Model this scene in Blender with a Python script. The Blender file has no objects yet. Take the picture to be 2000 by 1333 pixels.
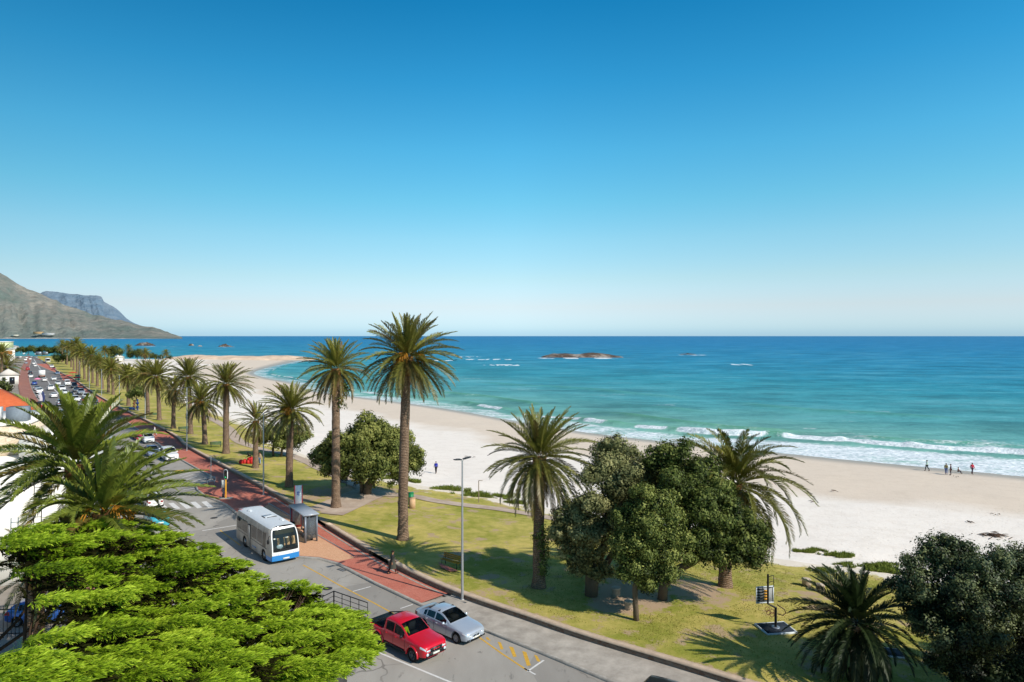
import bpy, math, random
import numpy as np
from mathutils import Vector, Matrix
from mathutils.bvhtree import BVHTree
from mathutils.geometry import tessellate_polygon

PI = math.pi
sc = bpy.context.scene
COL = sc.collection
F, HC, HOR = 1333.33, 18.0, 656.5          # focal length in photo pixels, camera height (m), horizon row

def srgb(r, g, b):
    f = lambda c: (c/255/12.92) if c/255 <= .04045 else ((c/255+.055)/1.055)**2.4
    return (f(r), f(g), f(b), 1.0)

def G(px, py, z=0.0):                      # where a line of sight meets the level z
    Y = (HC-z)*F/(py-HOR)
    return Vector(((px-1000)*Y/F, Y, z))
def P(px, py, Y):                          # a point at distance Y
    return Vector(((px-1000)*Y/F, Y, HC-(py-HOR)*Y/F))

# ---------------------------------------------------------------- noise (numpy)
_rs = np.random.RandomState(7)
_tab = _rs.rand(256, 256)
def vnoise(x, y):
    xi = np.floor(x).astype(int); yi = np.floor(y).astype(int)
    fx = x-xi; fy = y-yi
    fx = fx*fx*(3-2*fx); fy = fy*fy*(3-2*fy)
    g = lambda a, b: _tab[a % 256, b % 256]
    return (g(xi, yi)*(1-fx)+g(xi+1, yi)*fx)*(1-fy)+(g(xi, yi+1)*(1-fx)+g(xi+1, yi+1)*fx)*fy
def fbm(x, y, o=4):
    s = 0; a = .5
    for i in range(o):
        s = s+a*vnoise(x*2**i+17.3*i, y*2**i+5.1*i); a *= .5
    return s/(1-.5**o)
def sstep(a, b, x):
    t = np.clip((x-a)/(b-a), 0, 1); return t*t*(3-2*t)

# ---------------------------------------------------------------- materials
class Mat:
    def __init__(s, name, col=(.5, .5, .5, 1), rough=.6, spec=.3, metal=0.):
        s.m = bpy.data.materials.new(name); s.m.use_nodes = True
        s.nt = s.m.node_tree; s.b = s.nt.nodes['Principled BSDF']
        s.out = s.nt.nodes['Material Output']
        s.set(col=col, rough=rough, spec=spec, metal=metal)
    def set(s, col=None, rough=None, spec=None, metal=None):
        for k, v in (('Base Color', col), ('Roughness', rough), ('Specular IOR Level', spec), ('Metallic', metal)):
            if v is not None: s.link(v, s.b.inputs[k])
        return s
    def link(s, v, inp):
        if isinstance(v, bpy.types.NodeSocket): s.nt.links.new(v, inp)
        else:
            if isinstance(v, (tuple, list)) and len(v) == 3 and inp.type == 'RGBA': v = (*v, 1)
            inp.default_value = v
    def n(s, t, **kw):
        nd = s.nt.nodes.new(t)
        for k, v in kw.items(): setattr(nd, k, v)
        return nd
    def vec(s, kind='pos', scale=(1, 1, 1), rz=0.):
        if kind == 'pos': o = s.n('ShaderNodeNewGeometry').outputs['Position']
        else: o = s.n('ShaderNodeTexCoord').outputs['Object']
        mp = s.n('ShaderNodeMapping'); mp.inputs['Scale'].default_value = scale; mp.inputs['Rotation'].default_value = (0, 0, rz)
        s.nt.links.new(o, mp.inputs['Vector']); return mp.outputs[0]
    def noise(s, scale=1., detail=4., rough=.55, kind='pos', stretch=(1, 1, 1), rz=0., dist=0.):
        nd = s.n('ShaderNodeTexNoise'); s.nt.links.new(s.vec(kind, stretch, rz), nd.inputs['Vector'])
        nd.inputs['Scale'].default_value = scale; nd.inputs['Detail'].default_value = detail
        nd.inputs['Roughness'].default_value = rough; nd.inputs['Distortion'].default_value = dist
        return nd.outputs['Fac']
    def voro(s, scale=1., feature='F1', kind='pos', stretch=(1, 1, 1), out='Distance'):
        nd = s.n('ShaderNodeTexVoronoi', feature=feature); s.nt.links.new(s.vec(kind, stretch), nd.inputs['Vector'])
        nd.inputs['Scale'].default_value = scale; return nd.outputs[out]
    def ramp(s, fac, stops, interp='LINEAR'):
        nd = s.n('ShaderNodeValToRGB'); s.link(fac, nd.inputs[0]); cr = nd.color_ramp; cr.interpolation = interp
        while len(cr.elements) < len(stops): cr.elements.new(.5)
        for e, (p, c) in zip(cr.elements, stops):
            e.position = p; e.color = (c, c, c, 1) if isinstance(c, (int, float)) else ((*c, 1) if len(c) == 3 else c)
        return nd.outputs[0]
    def mix(s, fac, a, b, mode='MIX'):
        nd = s.n('ShaderNodeMix', data_type='RGBA', blend_type=mode); nd.clamp_factor = True
        s.link(fac, nd.inputs[0]); s.link(a, nd.inputs[6]); s.link(b, nd.inputs[7]); return nd.outputs[2]
    def math(s, op, a, b=0., c=None, clamp=False):
        nd = s.n('ShaderNodeMath', operation=op); nd.use_clamp = clamp
        s.link(a, nd.inputs[0]); s.link(b, nd.inputs[1])
        if c is not None: s.link(c, nd.inputs[2])
        return nd.outputs[0]
    def attr(s, name, out='Fac'):
        nd = s.n('ShaderNodeAttribute'); nd.attribute_name = name; return nd.outputs[out]
    def rnd(s): return s.n('ShaderNodeObjectInfo').outputs['Random']
    def bump(s, h, strength=.3, dist=.05):
        nd = s.n('ShaderNodeBump'); nd.inputs['Strength'].default_value = strength; nd.inputs['Distance'].default_value = dist
        s.link(h, nd.inputs['Height']); s.link(nd.outputs[0], s.b.inputs['Normal']); return s
    def translucent(s, col, fac=.3):
        t = s.n('ShaderNodeBsdfTranslucent'); s.link(col, t.inputs[0])
        mx = s.n('ShaderNodeMixShader'); s.link(fac, mx.inputs[0])
        s.nt.links.new(s.b.outputs[0], mx.inputs[1]); s.nt.links.new(t.outputs[0], mx.inputs[2])
        s.nt.links.new(mx.outputs[0], s.out.inputs[0]); return s

def plain(name, rgb, rough=.6, spec=.3, metal=0., var=.12, scale=6., kind='obj'):
    m = Mat(name, rough=rough, spec=spec, metal=metal)
    c = srgb(*rgb); d = tuple(v*(1-var) for v in c[:3])+(1,); e = tuple(min(1, v*(1+var)) for v in c[:3])+(1,)
    m.set(col=m.ramp(m.noise(scale, 4, .6, kind), [(.3, d), (.7, e)]))
    return m.m

# ---------------------------------------------------------------- meshes
class MB:
    def __init__(s):
        s.V = []; s.F = []; s.n = 0; s.A = {}
    def add(s, V, Fs, mi=0, **attrs):
        V = np.asarray(V, dtype=np.float32).reshape(-1, 3)
        if isinstance(Fs, np.ndarray): Fs = [Fs]
        else:
            by = {}
            for f in Fs: by.setdefault(len(f), []).append(tuple(f))
            Fs = [np.array(v) for v in by.values()]
        for a in Fs:
            if len(a): s.F.append((a.astype(np.int64)+s.n, mi))
        for k, v in attrs.items():
            if k not in s.A: s.A[k] = []
            s.A[k].append((s.n, np.broadcast_to(np.asarray(v, dtype=np.float32), (len(V),))))
        s.V.append(V); s.n += len(V); return s
    def box(s, c, d, mi=0, rz=0., rx=0., ry=0.):
        x, y, z = d[0]/2, d[1]/2, d[2]/2
        V = np.array([(-x, -y, -z), (x, -y, -z), (x, y, -z), (-x, y, -z), (-x, -y, z), (x, -y, z), (x, y, z), (-x, y, z)])
        if rx or ry or rz:
            R = np.array((Matrix.Rotation(rz, 3, 'Z')@Matrix.Rotation(ry, 3, 'Y')@Matrix.Rotation(rx, 3, 'X')))
            V = V@R.T
        return s.add(V+np.array(c), [(0, 3, 2, 1), (4, 5, 6, 7), (0, 1, 5, 4), (1, 2, 6, 5), (2, 3, 7, 6), (3, 0, 4, 7)], mi)
    def tube(s, pts, r, seg=8, mi=0, cap=True, **attrs):
        pts = [Vector(p) for p in pts]; n = len(pts)
        if isinstance(r, (int, float)): r = [r]*n
        V = []
        ref = None
        for i in range(n):
            t = (pts[min(i+1, n-1)]-pts[max(i-1, 0)]).normalized()
            if ref is None: ref = Vector((1, 0, 0)) if abs(t.x) < .8 else Vector((0, 1, 0))
            a = (ref-t*ref.dot(t)).normalized(); b = t.cross(a); ref = a
            for k in range(seg):
                q = 2*PI*k/seg
                V.append(pts[i]+(a*math.cos(q)+b*math.sin(q))*r[i])
        Fs = [(i*seg+k, i*seg+(k+1) % seg, (i+1)*seg+(k+1) % seg, (i+1)*seg+k) for i in range(n-1) for k in range(seg)]
        if cap: Fs += [tuple(range(seg))[::-1], tuple((n-1)*seg+k for k in range(seg))]
        return s.add([tuple(v) for v in V], Fs, mi, **attrs)
    def lathe(s, prof, seg=16, c=(0, 0, 0), mi=0, axis='z'):
        V = []
        for r, z in prof:
            for k in range(seg):
                q = 2*PI*k/seg; x, y = r*math.cos(q), r*math.sin(q)
                V.append((x, y, z) if axis == 'z' else ((x, z, y) if axis == 'y' else (z, x, y)))
        n = len(prof)
        Fs = [(i*seg+k, i*seg+(k+1) % seg, (i+1)*seg+(k+1) % seg, (i+1)*seg+k) for i in range(n-1) for k in range(seg)]
        Fs += [tuple(range(seg))[::-1], tuple((n-1)*seg+k for k in range(seg))]
        return s.add(np.array(V)+np.array(c), Fs, mi)
    def ball(s, c, r, seg=10, rings=6, mi=0):
        r = (r, r, r) if isinstance(r, (int, float)) else r
        pr = [(max(1e-3, math.sin(PI*i/rings)), -math.cos(PI*i/rings)) for i in range(rings+1)]
        m = MB(); m.lathe(pr, seg)
        return s.add(m.V[0]*np.array(r)+np.array(c), [f[0] for f in m.F][0] if len(m.F) == 1 else [tuple(q) for f in m.F for q in f[0]], mi)
    def poly(s, pts, mi=0):
        pts = [Vector(p) for p in pts]
        tri = tessellate_polygon([[Vector((p.x, p.y, 0)) for p in pts]])
        V = [tuple(p) for p in pts]; T = []
        for t in tri:
            a, b, c = (pts[i] for i in t)
            T.append(tuple(t) if (b-a).cross(c-a).z > 0 else tuple(t)[::-1])
        return s.add(V, T, mi)
    def quad(s, a, b, c, d, mi=0): return s.add([tuple(a), tuple(b), tuple(c), tuple(d)], [(0, 1, 2, 3)], mi)
    def grid(s, V, nu, nv, mi=0, **attrs):          # V is (nu*nv, 3), row-major over u
        i = np.arange(nu-1)[:, None]*nv+np.arange(nv-1)[None, :]
        Fq = np.stack([i, i+nv, i+nv+1, i+1], -1).reshape(-1, 4)
        return s.add(V, Fq, mi, **attrs)
    def mesh(s, name, mats=(), smooth=False):
        me = bpy.data.meshes.new(name)
        V = np.concatenate(s.V); me.vertices.add(len(V)); me.vertices.foreach_set('co', V.ravel())
        tot = np.concatenate([np.full(len(f), f.shape[1]) for f, _ in s.F])
        li = np.concatenate([f.ravel() for f, _ in s.F])
        mi = np.concatenate([np.full(len(f), m) for f, m in s.F])
        me.loops.add(len(li)); me.loops.foreach_set('vertex_index', li.astype(np.int32))
        me.polygons.add(len(tot))
        me.polygons.foreach_set('loop_start', np.concatenate([[0], np.cumsum(tot)[:-1]]).astype(np.int32))
        me.polygons.foreach_set('material_index', mi.astype(np.int32))
        for k, lst in s.A.items():
            a = me.attributes.new(k, 'FLOAT', 'POINT'); arr = np.zeros(len(V), dtype=np.float32)
            for st, v in lst: arr[st:st+len(v)] = v
            a.data.foreach_set('value', arr)
        me.update(calc_edges=True); me.validate()
        for m in mats: me.materials.append(m)
        if smooth:
            me.shade_smooth()
            if smooth is not True: me.set_sharp_from_angle(angle=math.radians(smooth))
        return me
    def obj(s, name, mats=(), parent=None, smooth=False):
        if not isinstance(mats, (list, tuple)): mats = (mats,)
        return link(name, s.mesh(name, mats, smooth), parent)

def link(name, me, parent=None, loc=None):
    o = bpy.data.objects.new(name, me); COL.objects.link(o)
    if parent is not None: o.parent = parent
    if loc is not None: o.location = loc
    return o
def tag(o, label, cat, group=None, kind=None):
    o['label'] = label; o['category'] = cat
    if group: o['group'] = group
    if kind: o['kind'] = kind
    return o
def thing(name, label, cat, loc=(0, 0, 0), rz=0., group=None):
    o = bpy.data.objects.new(name, None); COL.objects.link(o)
    o.location = loc; o.rotation_euler = (0, 0, rz); o.empty_display_size = .2
    return tag(o, label, cat, group)
def struct(o): o['kind'] = 'structure'; return o
def copy_tree(o, parent=None):
    c = o.copy(); COL.objects.link(c); c.parent = parent
    for ch in list(o.children): copy_tree(ch, c)
    return c
def repaint(root, part, m):
    for ch in root.children:
        if ch.name.split('.')[0] == part:
            ch.material_slots[0].link = 'OBJECT'; ch.material_slots[0].material = m

# ---------------------------------------------------------------- camera, sun, sky
cam = bpy.data.cameras.new('camera'); camo = bpy.data.objects.new('camera', cam); COL.objects.link(camo)
camo.location = (0, 0, HC); camo.rotation_euler = (PI/2, 0, 0)
cam.sensor_width = 36; cam.lens = 36*F/2000; cam.clip_end = 80000; cam.clip_start = .5
cam.shift_y = -(666.5-HOR)/2000
sc.camera = camo
EL = math.radians(37)
sh = Vector((-.82, .572, 0)).normalized()             # the way shadows fall
sun = bpy.data.lights.new('sun', 'SUN'); suno = bpy.data.objects.new('sun', sun); COL.objects.link(suno)
sun.energy = 5.0; sun.angle = math.radians(.53); sun.color = (1, .945, .85)
suno.rotation_euler = (sh*math.cos(EL)-Vector((0, 0, 1))*math.sin(EL)).to_track_quat('-Z', 'Y').to_euler()
w = bpy.data.worlds.new('World'); sc.world = w; w.use_nodes = True
nt = w.node_tree; bg = nt.nodes['Background']
sky = nt.nodes.new('ShaderNodeTexSky'); sky.sky_type = 'NISHITA'; sky.sun_disc = False
sky.sun_elevation = EL; sky.sun_rotation = math.atan2(-sh.x, -sh.y)
sky.air_density = 1.0; sky.dust_density = .35; sky.ozone_density = 2.2; sky.altitude = 0
hs = nt.nodes.new('ShaderNodeHueSaturation'); hs.inputs['Saturation'].default_value = 1.18; hs.inputs['Value'].default_value = 2.55
nt.links.new(sky.outputs[0], hs.inputs['Color'])
# clear-air grading of the sky with elevation
tc = nt.nodes.new('ShaderNodeTexCoord'); sx = nt.nodes.new('ShaderNodeSeparateXYZ'); nt.links.new(tc.outputs['Generated'], sx.inputs[0])
rp = nt.nodes.new('ShaderNodeValToRGB'); nt.links.new(sx.outputs[2], rp.inputs[0])
lin = lambda c: np.array(srgb(*c)[:3])
grade = [(652, (186, 225, 244), (212, 206, 173)), (640, (204, 236, 248), (216, 213, 181)), (600, (220, 242, 249), (207, 224, 207)), (545, (194, 238, 252), (179, 211, 220)), (470, (155, 223, 250), (147, 187, 215)),
         (396, (118, 207, 244), (126, 168, 206)), (297, (86, 186, 235), (107, 149, 192)), (163, (52, 157, 216), (91, 131, 177)), (4, (26, 131, 192), (79, 117, 163))]
stops = [(math.sin(math.atan((656.5-y)/F)), tuple(lin(a)/lin(b)/3.)) for y, a, b in grade]+[(.60, (.24, .30, .34)), (1., (.36, .35, .345))]
while len(rp.color_ramp.elements) < len(stops): rp.color_ramp.elements.new(.5)
for e, (p, c) in zip(rp.color_ramp.elements, stops): e.position = max(0, p); e.color = (*c, 1)
mu = nt.nodes.new('ShaderNodeMix'); mu.data_type = 'RGBA'; mu.blend_type = 'MULTIPLY'; mu.inputs[0].default_value = 1
nt.links.new(hs.outputs[0], mu.inputs[6]); nt.links.new(rp.outputs[0], mu.inputs[7]); rx_ = nt.nodes.new('ShaderNodeValToRGB'); mr_ = nt.nodes.new('ShaderNodeMapRange'); mr_.inputs[1].default_value = -1; mr_.inputs[2].default_value = 1
nt.links.new(sx.outputs[0], mr_.inputs[0]); nt.links.new(mr_.outputs[0], rx_.inputs[0])
for e, (p, v) in zip(rx_.color_ramp.elements, ((.2, .66), (.5, .99))): e.position = p; e.color = (v, v*1.0, v*1.0, 1)
m3 = nt.nodes.new('ShaderNodeMix'); m3.data_type = 'RGBA'; m3.blend_type = 'MULTIPLY'; m3.inputs[0].default_value = 1
nt.links.new(mu.outputs[2], m3.inputs[6]); nt.links.new(rx_.outputs[0], m3.inputs[7]); nt.links.new(m3.outputs[2], bg.inputs[0])
bg.inputs[1].default_value = .13
sc.view_settings.view_transform = 'Standard'; sc.view_settings.look = 'None'
sc.view_settings.exposure = 0; sc.view_settings.gamma = 1
sc.render.engine = 'CYCLES'; sc.cycles.use_denoising = True
sc.cycles.max_bounces = 6; sc.cycles.transparent_max_bounces = 12
# ================================================================ the setting
WALL = [(60, 0), (26.6, 23.5), (10.6, 35.5), (1.9, 42.1), (-8.67, 52.2), (-27.8, 78), (-51.1, 108), (-63.6, 126), (-106.6, 181),
        (-137.5, 222), (-180, 280), (-230, 345), (-300, 440), (-420, 600)]
COAST = [(190, 30), (140, 64), (100, 93), (80.4, 107.2), (56, 124.6), (17.5, 155.6), (-15, 200), (-38, 228), (-78, 272),
         (-98, 313), (-129.6, 360), (-154, 410), (-171, 490), (-186, 600)]
def catmull(pts, n):
    p = np.array([pts[0]]+list(pts)+[pts[-1]], dtype=float); m = len(pts)-1
    out = []
    for q in np.linspace(0, m-1e-6, n):
        i = int(q); t = q-i; a, b, c, d = p[i], p[i+1], p[i+2], p[i+3]
        out.append(.5*(2*b+(c-a)*t+(2*a-5*b+4*c-d)*t*t+(3*b-a-3*c+d)*t**3))
    return np.array(out)
NU = 420
Wc, Cc = catmull(WALL, NU), catmull(COAST, NU)
def prof(t): return np.interp(t, [0, .012, .1, .2, .3, .34, .6, .8, 1, 1.15, 1.4], [.42, .42, .05, -.85, -1.9, -2.2, -2.75, -3.2, -4.0, -5, -7.5])
def ruled(t):                       # t: (NU, k)
    return Wc[:, None, :]*(1-t[..., None])+Cc[:, None, :]*t[..., None]
def hummock(x, y, t):
    return .25*(fbm(x/9, y/9, 3)-.5)*sstep(.05, .14, t)*(1-sstep(.9, 1.0, t))+.5*(fbm(x/5+9, y/5, 3)-.45)*sstep(.24, .3, t)*(1-sstep(.33, .42, t))
def land(t):
    xy = ruled(t); z = prof(t)+hummock(xy[..., 0], xy[..., 1], t)
    return np.concatenate([xy, z[..., None]], -1)
tt = np.tile(np.concatenate([np.linspace(0, .45, 60), np.linspace(.46, 1.3, 40)])[None, :], (NU, 1))
Vt = land(tt)
_m = MB().grid(Vt.reshape(-1, 3), NU, tt.shape[1])
BV = BVHTree.FromPolygons([tuple(v) for v in Vt.reshape(-1, 3).tolist()], [tuple(f) for f in _m.F[0][0].tolist()])
Tu, Tt = np.meshgrid(np.arange(NU), tt[0], indexing='ij')
def T(px, py):                      # where a line of sight meets the lawn or beach
    d = Vector(((px-1000)/F, 1, -(py-HOR)/F)); h = BV.ray_cast(Vector((0, 0, HC)), d.normalized())
    return h[0] if h[0] is not None else G(px, py, 0)
def onland(x, y):
    h = BV.ray_cast(Vector((x, y, 50)), Vector((0, 0, -1)))
    return h[0].z if h[0] is not None else 0.
def ut(p):
    d = (Vt[..., 0]-p.x)**2+(Vt[..., 1]-p.y)**2; k = int(d.argmin())
    return Tu.ravel()[k], Tt.ravel()[k]

LB = [(200, 699), (240, 704), (300, 724), (345, 762), (400, 797), (430, 806), (472, 826), (520, 853), (573, 881), (625, 905), (700, 925), (750, 938), (802, 946),
      (864, 955), (931, 966), (1000, 976), (1060, 992), (1150, 1015), (1300, 1052), (1420, 1074), (1550, 1097), (1660, 1108), (1745, 1122), (1850, 1150), (1995, 1195)]
ub = sorted(ut(T(*q)) for q in LB)
tb = np.interp(np.arange(NU), [a for a, _ in ub], [b for _, b in ub])
tb = np.convolve(np.pad(tb, 6, 'edge'), np.ones(13)/13, 'valid')

# grass
gm = Mat('lawn_grass', rough=.95, spec=.1)
big = gm.noise(.16, 5, .6); mid = gm.noise(1.1, 5, .65); fine = gm.noise(9, 3, .7)
green = gm.mix(fine, srgb(104, 114, 38), srgb(170, 164, 72)); dry = gm.mix(fine, srgb(176, 158, 78), srgb(218, 194, 120))
f = gm.math('ADD', gm.math('MULTIPLY', big, .62), gm.math('MULTIPLY', mid, .38))
c = gm.mix(gm.ramp(f, [(.40, 0.), (.62, 1.)]), green, dry)
bare = gm.mix(gm.noise(14, 3), srgb(166, 138, 108), srgb(190, 164, 136))
bz = gm.math('MULTIPLY', gm.ramp(gm.math('ADD', gm.math('MULTIPLY', gm.noise(.45, 5, .6), .8), gm.math('MULTIPLY', fine, .2)), [(.56, 0.), (.6, 1.)]), 0.85)
c = gm.mix(bz, c, bare)
wear = gm.math('ADD', gm.attr('wear'), gm.math('ADD', gm.math('MULTIPLY', gm.math('SUBTRACT', mid, .5), 1.3), gm.math('MULTIPLY', gm.math('SUBTRACT', fine, .5), .7)))
c = gm.mix(gm.ramp(wear, [(.45, 0.), (.62, 1.)]), c, bare)
sandc = gm.mix(gm.noise(12, 4), srgb(222, 206, 184), srgb(238, 224, 206))
eg = gm.math('ADD', gm.attr('edge'), gm.math('MULTIPLY', gm.math('SUBTRACT', gm.noise(.55, 6, .65), .5), 1.5))
c = gm.mix(gm.ramp(eg, [(.28, 1.), (.42, 0.)]), c, sandc)
gm.set(col=c).bump(gm.math('ADD', fine, gm.noise(30, 2)), .5, .06)
# lawn sheet
NT_ = 70
tl = np.linspace(0, 1, NT_)[None, :]*tb[:, None]
Vl = land(tl)
wid = np.linalg.norm(Cc-Wc, axis=1)
edge = np.clip((tb[:, None]-tl)*wid[:, None]/7., 0, 1)
wear = np.clip(1-tl*wid[:, None]/1.6, 0, 1)*.8
for (px, py, r, k) in [(1230, 1160, 4.5, .95), (1200, 1178, 3, .9), (1360, 1155, 4.5, .8), (700, 965, 9, .8), (640, 962, 5, .8), (900, 1085, 3.5, .6), (800, 1000, 4, .55), (960, 1150, 5, .45),
                     (1590, 1165, 3, .6), (470, 880, 6, .5), (455, 868, 4, .6), (600, 975, 3, .8), (850, 1015, 3, .5), (990, 1020, 2.5, .6)]:
    q = T(px, py); d = np.hypot(Vl[..., 0]-q.x, (Vl[..., 1]-q.y)*.8); wear = np.maximum(wear, k*.92*(1-sstep(r*.15, r*1.15, d)))
lawn = struct(MB().grid(Vl.reshape(-1, 3), NU, NT_, edge=edge.ravel(), wear=wear.ravel()).obj('lawn', gm.m, smooth=True))

# sand
sm = Mat('beach_sand', rough=.9, spec=.15)
tn = sm.attr('tide')
grain = sm.noise(7, 5, .7); slow = sm.noise(.05, 4, .5)
dryc = sm.mix(grain, srgb(230, 216, 200), srgb(248, 237, 225)); damp = sm.mix(grain, srgb(212, 192, 170), srgb(228, 210, 190)); wet = sm.mix(slow, srgb(158, 142, 122), srgb(176, 160, 140))
tw = sm.math('ADD', tn, sm.math('MULTIPLY', sm.math('SUBTRACT', sm.noise(.035, 3, .5), .5), .35))
c = sm.mix(sm.ramp(tw, [(.62, 0.), (.68, 1.)]), dryc, damp)
c = sm.mix(sm.ramp(tn, [(.93, 0.), (.975, 1.)]), c, wet)
pv = sm.voro(1.6, kind='pos'); foot = sm.ramp(pv, [(.0, 0.), (.22, 1.)])
fm = sm.math('MULTIPLY', sm.ramp(sm.noise(.12, 4), [(.42, 0.), (.58, 1.)]), .62)
c = sm.mix(sm.math('MULTIPLY', sm.math('SUBTRACT', 1., foot), fm), c, srgb(176, 158, 136))
tramp = sm.noise(.55, 7, .8, stretch=(.8, 1, 1)); c = sm.mix(sm.math('MULTIPLY', sm.ramp(tramp, [(.40, 1.), (.52, 0.)]), .16), c, srgb(186, 166, 144))
spk = sm.math('MULTIPLY', sm.ramp(sm.noise(5, 2, .5), [(.69, 0.), (.72, 1.)]), sm.ramp(sm.noise(.2, 3), [(.5, 0.), (.62, .8)]))
c = sm.mix(sm.math('MULTIPLY', spk, sm.ramp(tn, [(.85, 1.), (.9, 0.)])), c, srgb(120, 98, 78))
sm.set(col=c, rough=sm.ramp(tn, [(.9, .9), (.97, .35)])).bump(sm.math('ADD', sm.math('MULTIPLY', foot, .6), sm.noise(1.3, 5, .7)), .5, .10)
NB = 80
tbe = tb[:, None]+(1.35-tb[:, None])*np.linspace(0, 1, NB)[None, :]
Vb = land(tbe)
struct(MB().grid(Vb.reshape(-1, 3), NU, NB, tide=tbe.ravel()).obj('beach', sm.m, smooth=True))

# ---------------------------------------------------------------- sea
Nn = Vector((.66, .75, 0)).normalized()
C0 = Vector((17.5, 155.6, 0)).dot(Nn)
def sea_mat():
    m = Mat('sea_water', rough=.12, spec=.03)
    nd = m.n('ShaderNodeVectorMath', operation='DOT_PRODUCT'); m.nt.links.new(m.n('ShaderNodeNewGeometry').outputs['Position'], nd.inputs[0]); nd.inputs[1].default_value = Nn
    s = m.math('SUBTRACT', nd.outputs['Value'], C0)
    big = m.noise(.012, 4, .6, stretch=(.45, 1, 1), rz=.0)
    sw = m.math('ADD', s, m.math('MULTIPLY', m.math('SUBTRACT', big, .5), 150))
    lg = m.math('DIVIDE', m.math('LOGARITHM', m.math('MAXIMUM', m.math('ADD', sw, 12), 1.), 10.), 4.3)
    c = m.ramp(lg, [(.22, srgb(150, 196, 176)), (.34, srgb(124, 178, 162)), (.44, srgb(88, 160, 160)), (.53, srgb(56, 150, 166)), (.62, srgb(42, 138, 172)), (.74, srgb(34, 126, 174)), (.92, srgb(44, 122, 172))])
    band = m.noise(.06, 5, .65, stretch=(.22, 1, 1), rz=-.25)
    c = m.mix(m.math('MULTIPLY', m.ramp(band, [(.5, 0.), (.66, 1.)]), .5), c, m.mix(.5, c, (.0, .035, .06, 1)))
    c = m.mix(m.math('MULTIPLY', m.ramp(m.noise(.09, 5, .65, stretch=(.3, 1, 1), rz=.2), [(.56, 0.), (.7, 1.)]), .35), c, m.mix(.6, c, srgb(140, 205, 205)))
    rip = m.noise(.035, 10, .74, stretch=(.55, 1, 1), rz=-.12); rip2 = m.noise(.16, 6, .7, stretch=(.5, 1, 1), rz=.15)
    c = m.mix(m.math('MULTIPLY', m.ramp(rip, [(.40, 1.), (.51, 0.)]), .52), c, m.mix(.62, c, (0, .035, .055, 1)))
    c = m.mix(m.math('MULTIPLY', m.ramp(rip, [(.52, 0.), (.64, 1.)]), .40), c, m.mix(.5, c, srgb(150, 212, 220)))
    c = m.mix(m.math('MULTIPLY', m.ramp(rip2, [(.44, 1.), (.54, 0.)]), .30), c, m.mix(.5, c, (0, .035, .05, 1)))
    return m, s, c, m.math('ADD', m.math('MULTIPLY', rip, .35), rip2)
wm, s_, c_, h_ = sea_mat()
fo = wm.attr('foam')
fn = wm.math('ADD', wm.math('MULTIPLY', wm.noise(.9, 6, .72, dist=.6), .45), wm.math('MULTIPLY', wm.noise(.16, 6, .68, stretch=(.4, 1, 1)), .55))
fmask = wm.ramp(wm.math('ADD', fo, wm.math('MULTIPLY', wm.math('SUBTRACT', fn, .5), 1.5)), [(.44, 0.), (.66, 1.)])
gf = wm.attr('face')
c_ = wm.mix(wm.math('MULTIPLY', gf, .75), c_, srgb(86, 150, 112))
thin = wm.attr('shallow')
c_ = wm.mix(wm.math('MULTIPLY', thin, .8), c_, srgb(176, 182, 172))
c_ = wm.mix(fmask, c_, wm.mix(wm.ramp(wm.noise(1.1, 6, .75), [(.38, 0.), (.62, 1.)]), srgb(176, 192, 194), srgb(250, 250, 250)))
wm.set(col=c_, rough=wm.mix(fmask, (.45,)*3+(1,), (.9,)*3+(1,)))
wm.bump(h_, 1.0, 1.1)
SEA = -4.0
# open sea: one fan of rings out to the horizon
az = np.radians(np.linspace(-75, 75, 120)); rr = np.concatenate([np.linspace(20, 60, 3), np.geomspace(80, 60000, 90)])
A, R_ = np.meshgrid(az, rr, indexing='ij')
struct(MB().grid(np.stack([R_*np.sin(A), R_*np.cos(A)-5, np.full(A.shape, SEA-.25)], -1).reshape(-1, 3), len(az), len(rr), foam=0.).obj('sea', wm.m, smooth=True))
# surf zone: rows running out from the shoreline
ns, us = 150, 900
ucoast = np.interp(np.linspace(0, 1, us), np.linspace(0, 1, 5), [0, 90, 250, 330, NU-1])
ix = np.arange(NU); Cx = np.stack([np.interp(ucoast, ix, Cc[:, 0]), np.interp(ucoast, ix, Cc[:, 1])], -1)
tg = np.gradient(Cx, axis=0); tg /= np.linalg.norm(tg, axis=1)[:, None]
nr = np.stack([-tg[:, 1], tg[:, 0]], -1); nr *= np.sign(nr@np.array([Nn.x, Nn.y]))[:, None]
kk = np.ones(121)/121; nr = np.stack([np.convolve(np.pad(nr[:, k], 60, 'edge'), kk, 'valid') for k in (0, 1)], -1)
ss = np.concatenate([np.linspace(-9, 34, 100), np.linspace(34.8, 130, 50)])
arc = np.concatenate([[0], np.cumsum(np.linalg.norm(np.diff(Cx, axis=0), axis=1))])
U2, S2 = np.meshgrid(arc, ss, indexing='ij')
Q = Cx[:, None, :]+nr[:, None, :]*S2[..., None]
wob = 5*(fbm(U2/28, U2*0+3, 4)-.5)*2
Ssh = S2+wob*.8
xx = Q[..., 0]
bigw = np.interp(xx, [-260, -120, -40, 20, 45, 70, 140], [.1, .35, .45, .6, .9, 1.3, 1.4])     # surf is heaviest to the right
var = fbm(U2/14, U2*0+1.7, 3)
b1 = 5+13*bigw; h1 = bigw*(.35+.85*sstep(.3, .62, var))
d1 = Ssh-b1
h1 = h1*1.25
ridge = h1*np.exp(-(d1/np.where(d1 < 0, 1.3, 3.4))**2)
v2 = fbm(U2/40+5, U2*0+4, 3); ridge2 = .75*np.exp(-((Ssh-(27+8*v2))/2.6)**2)*sstep(.38, .6, fbm(U2/35+2, S2/60, 3))
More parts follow.
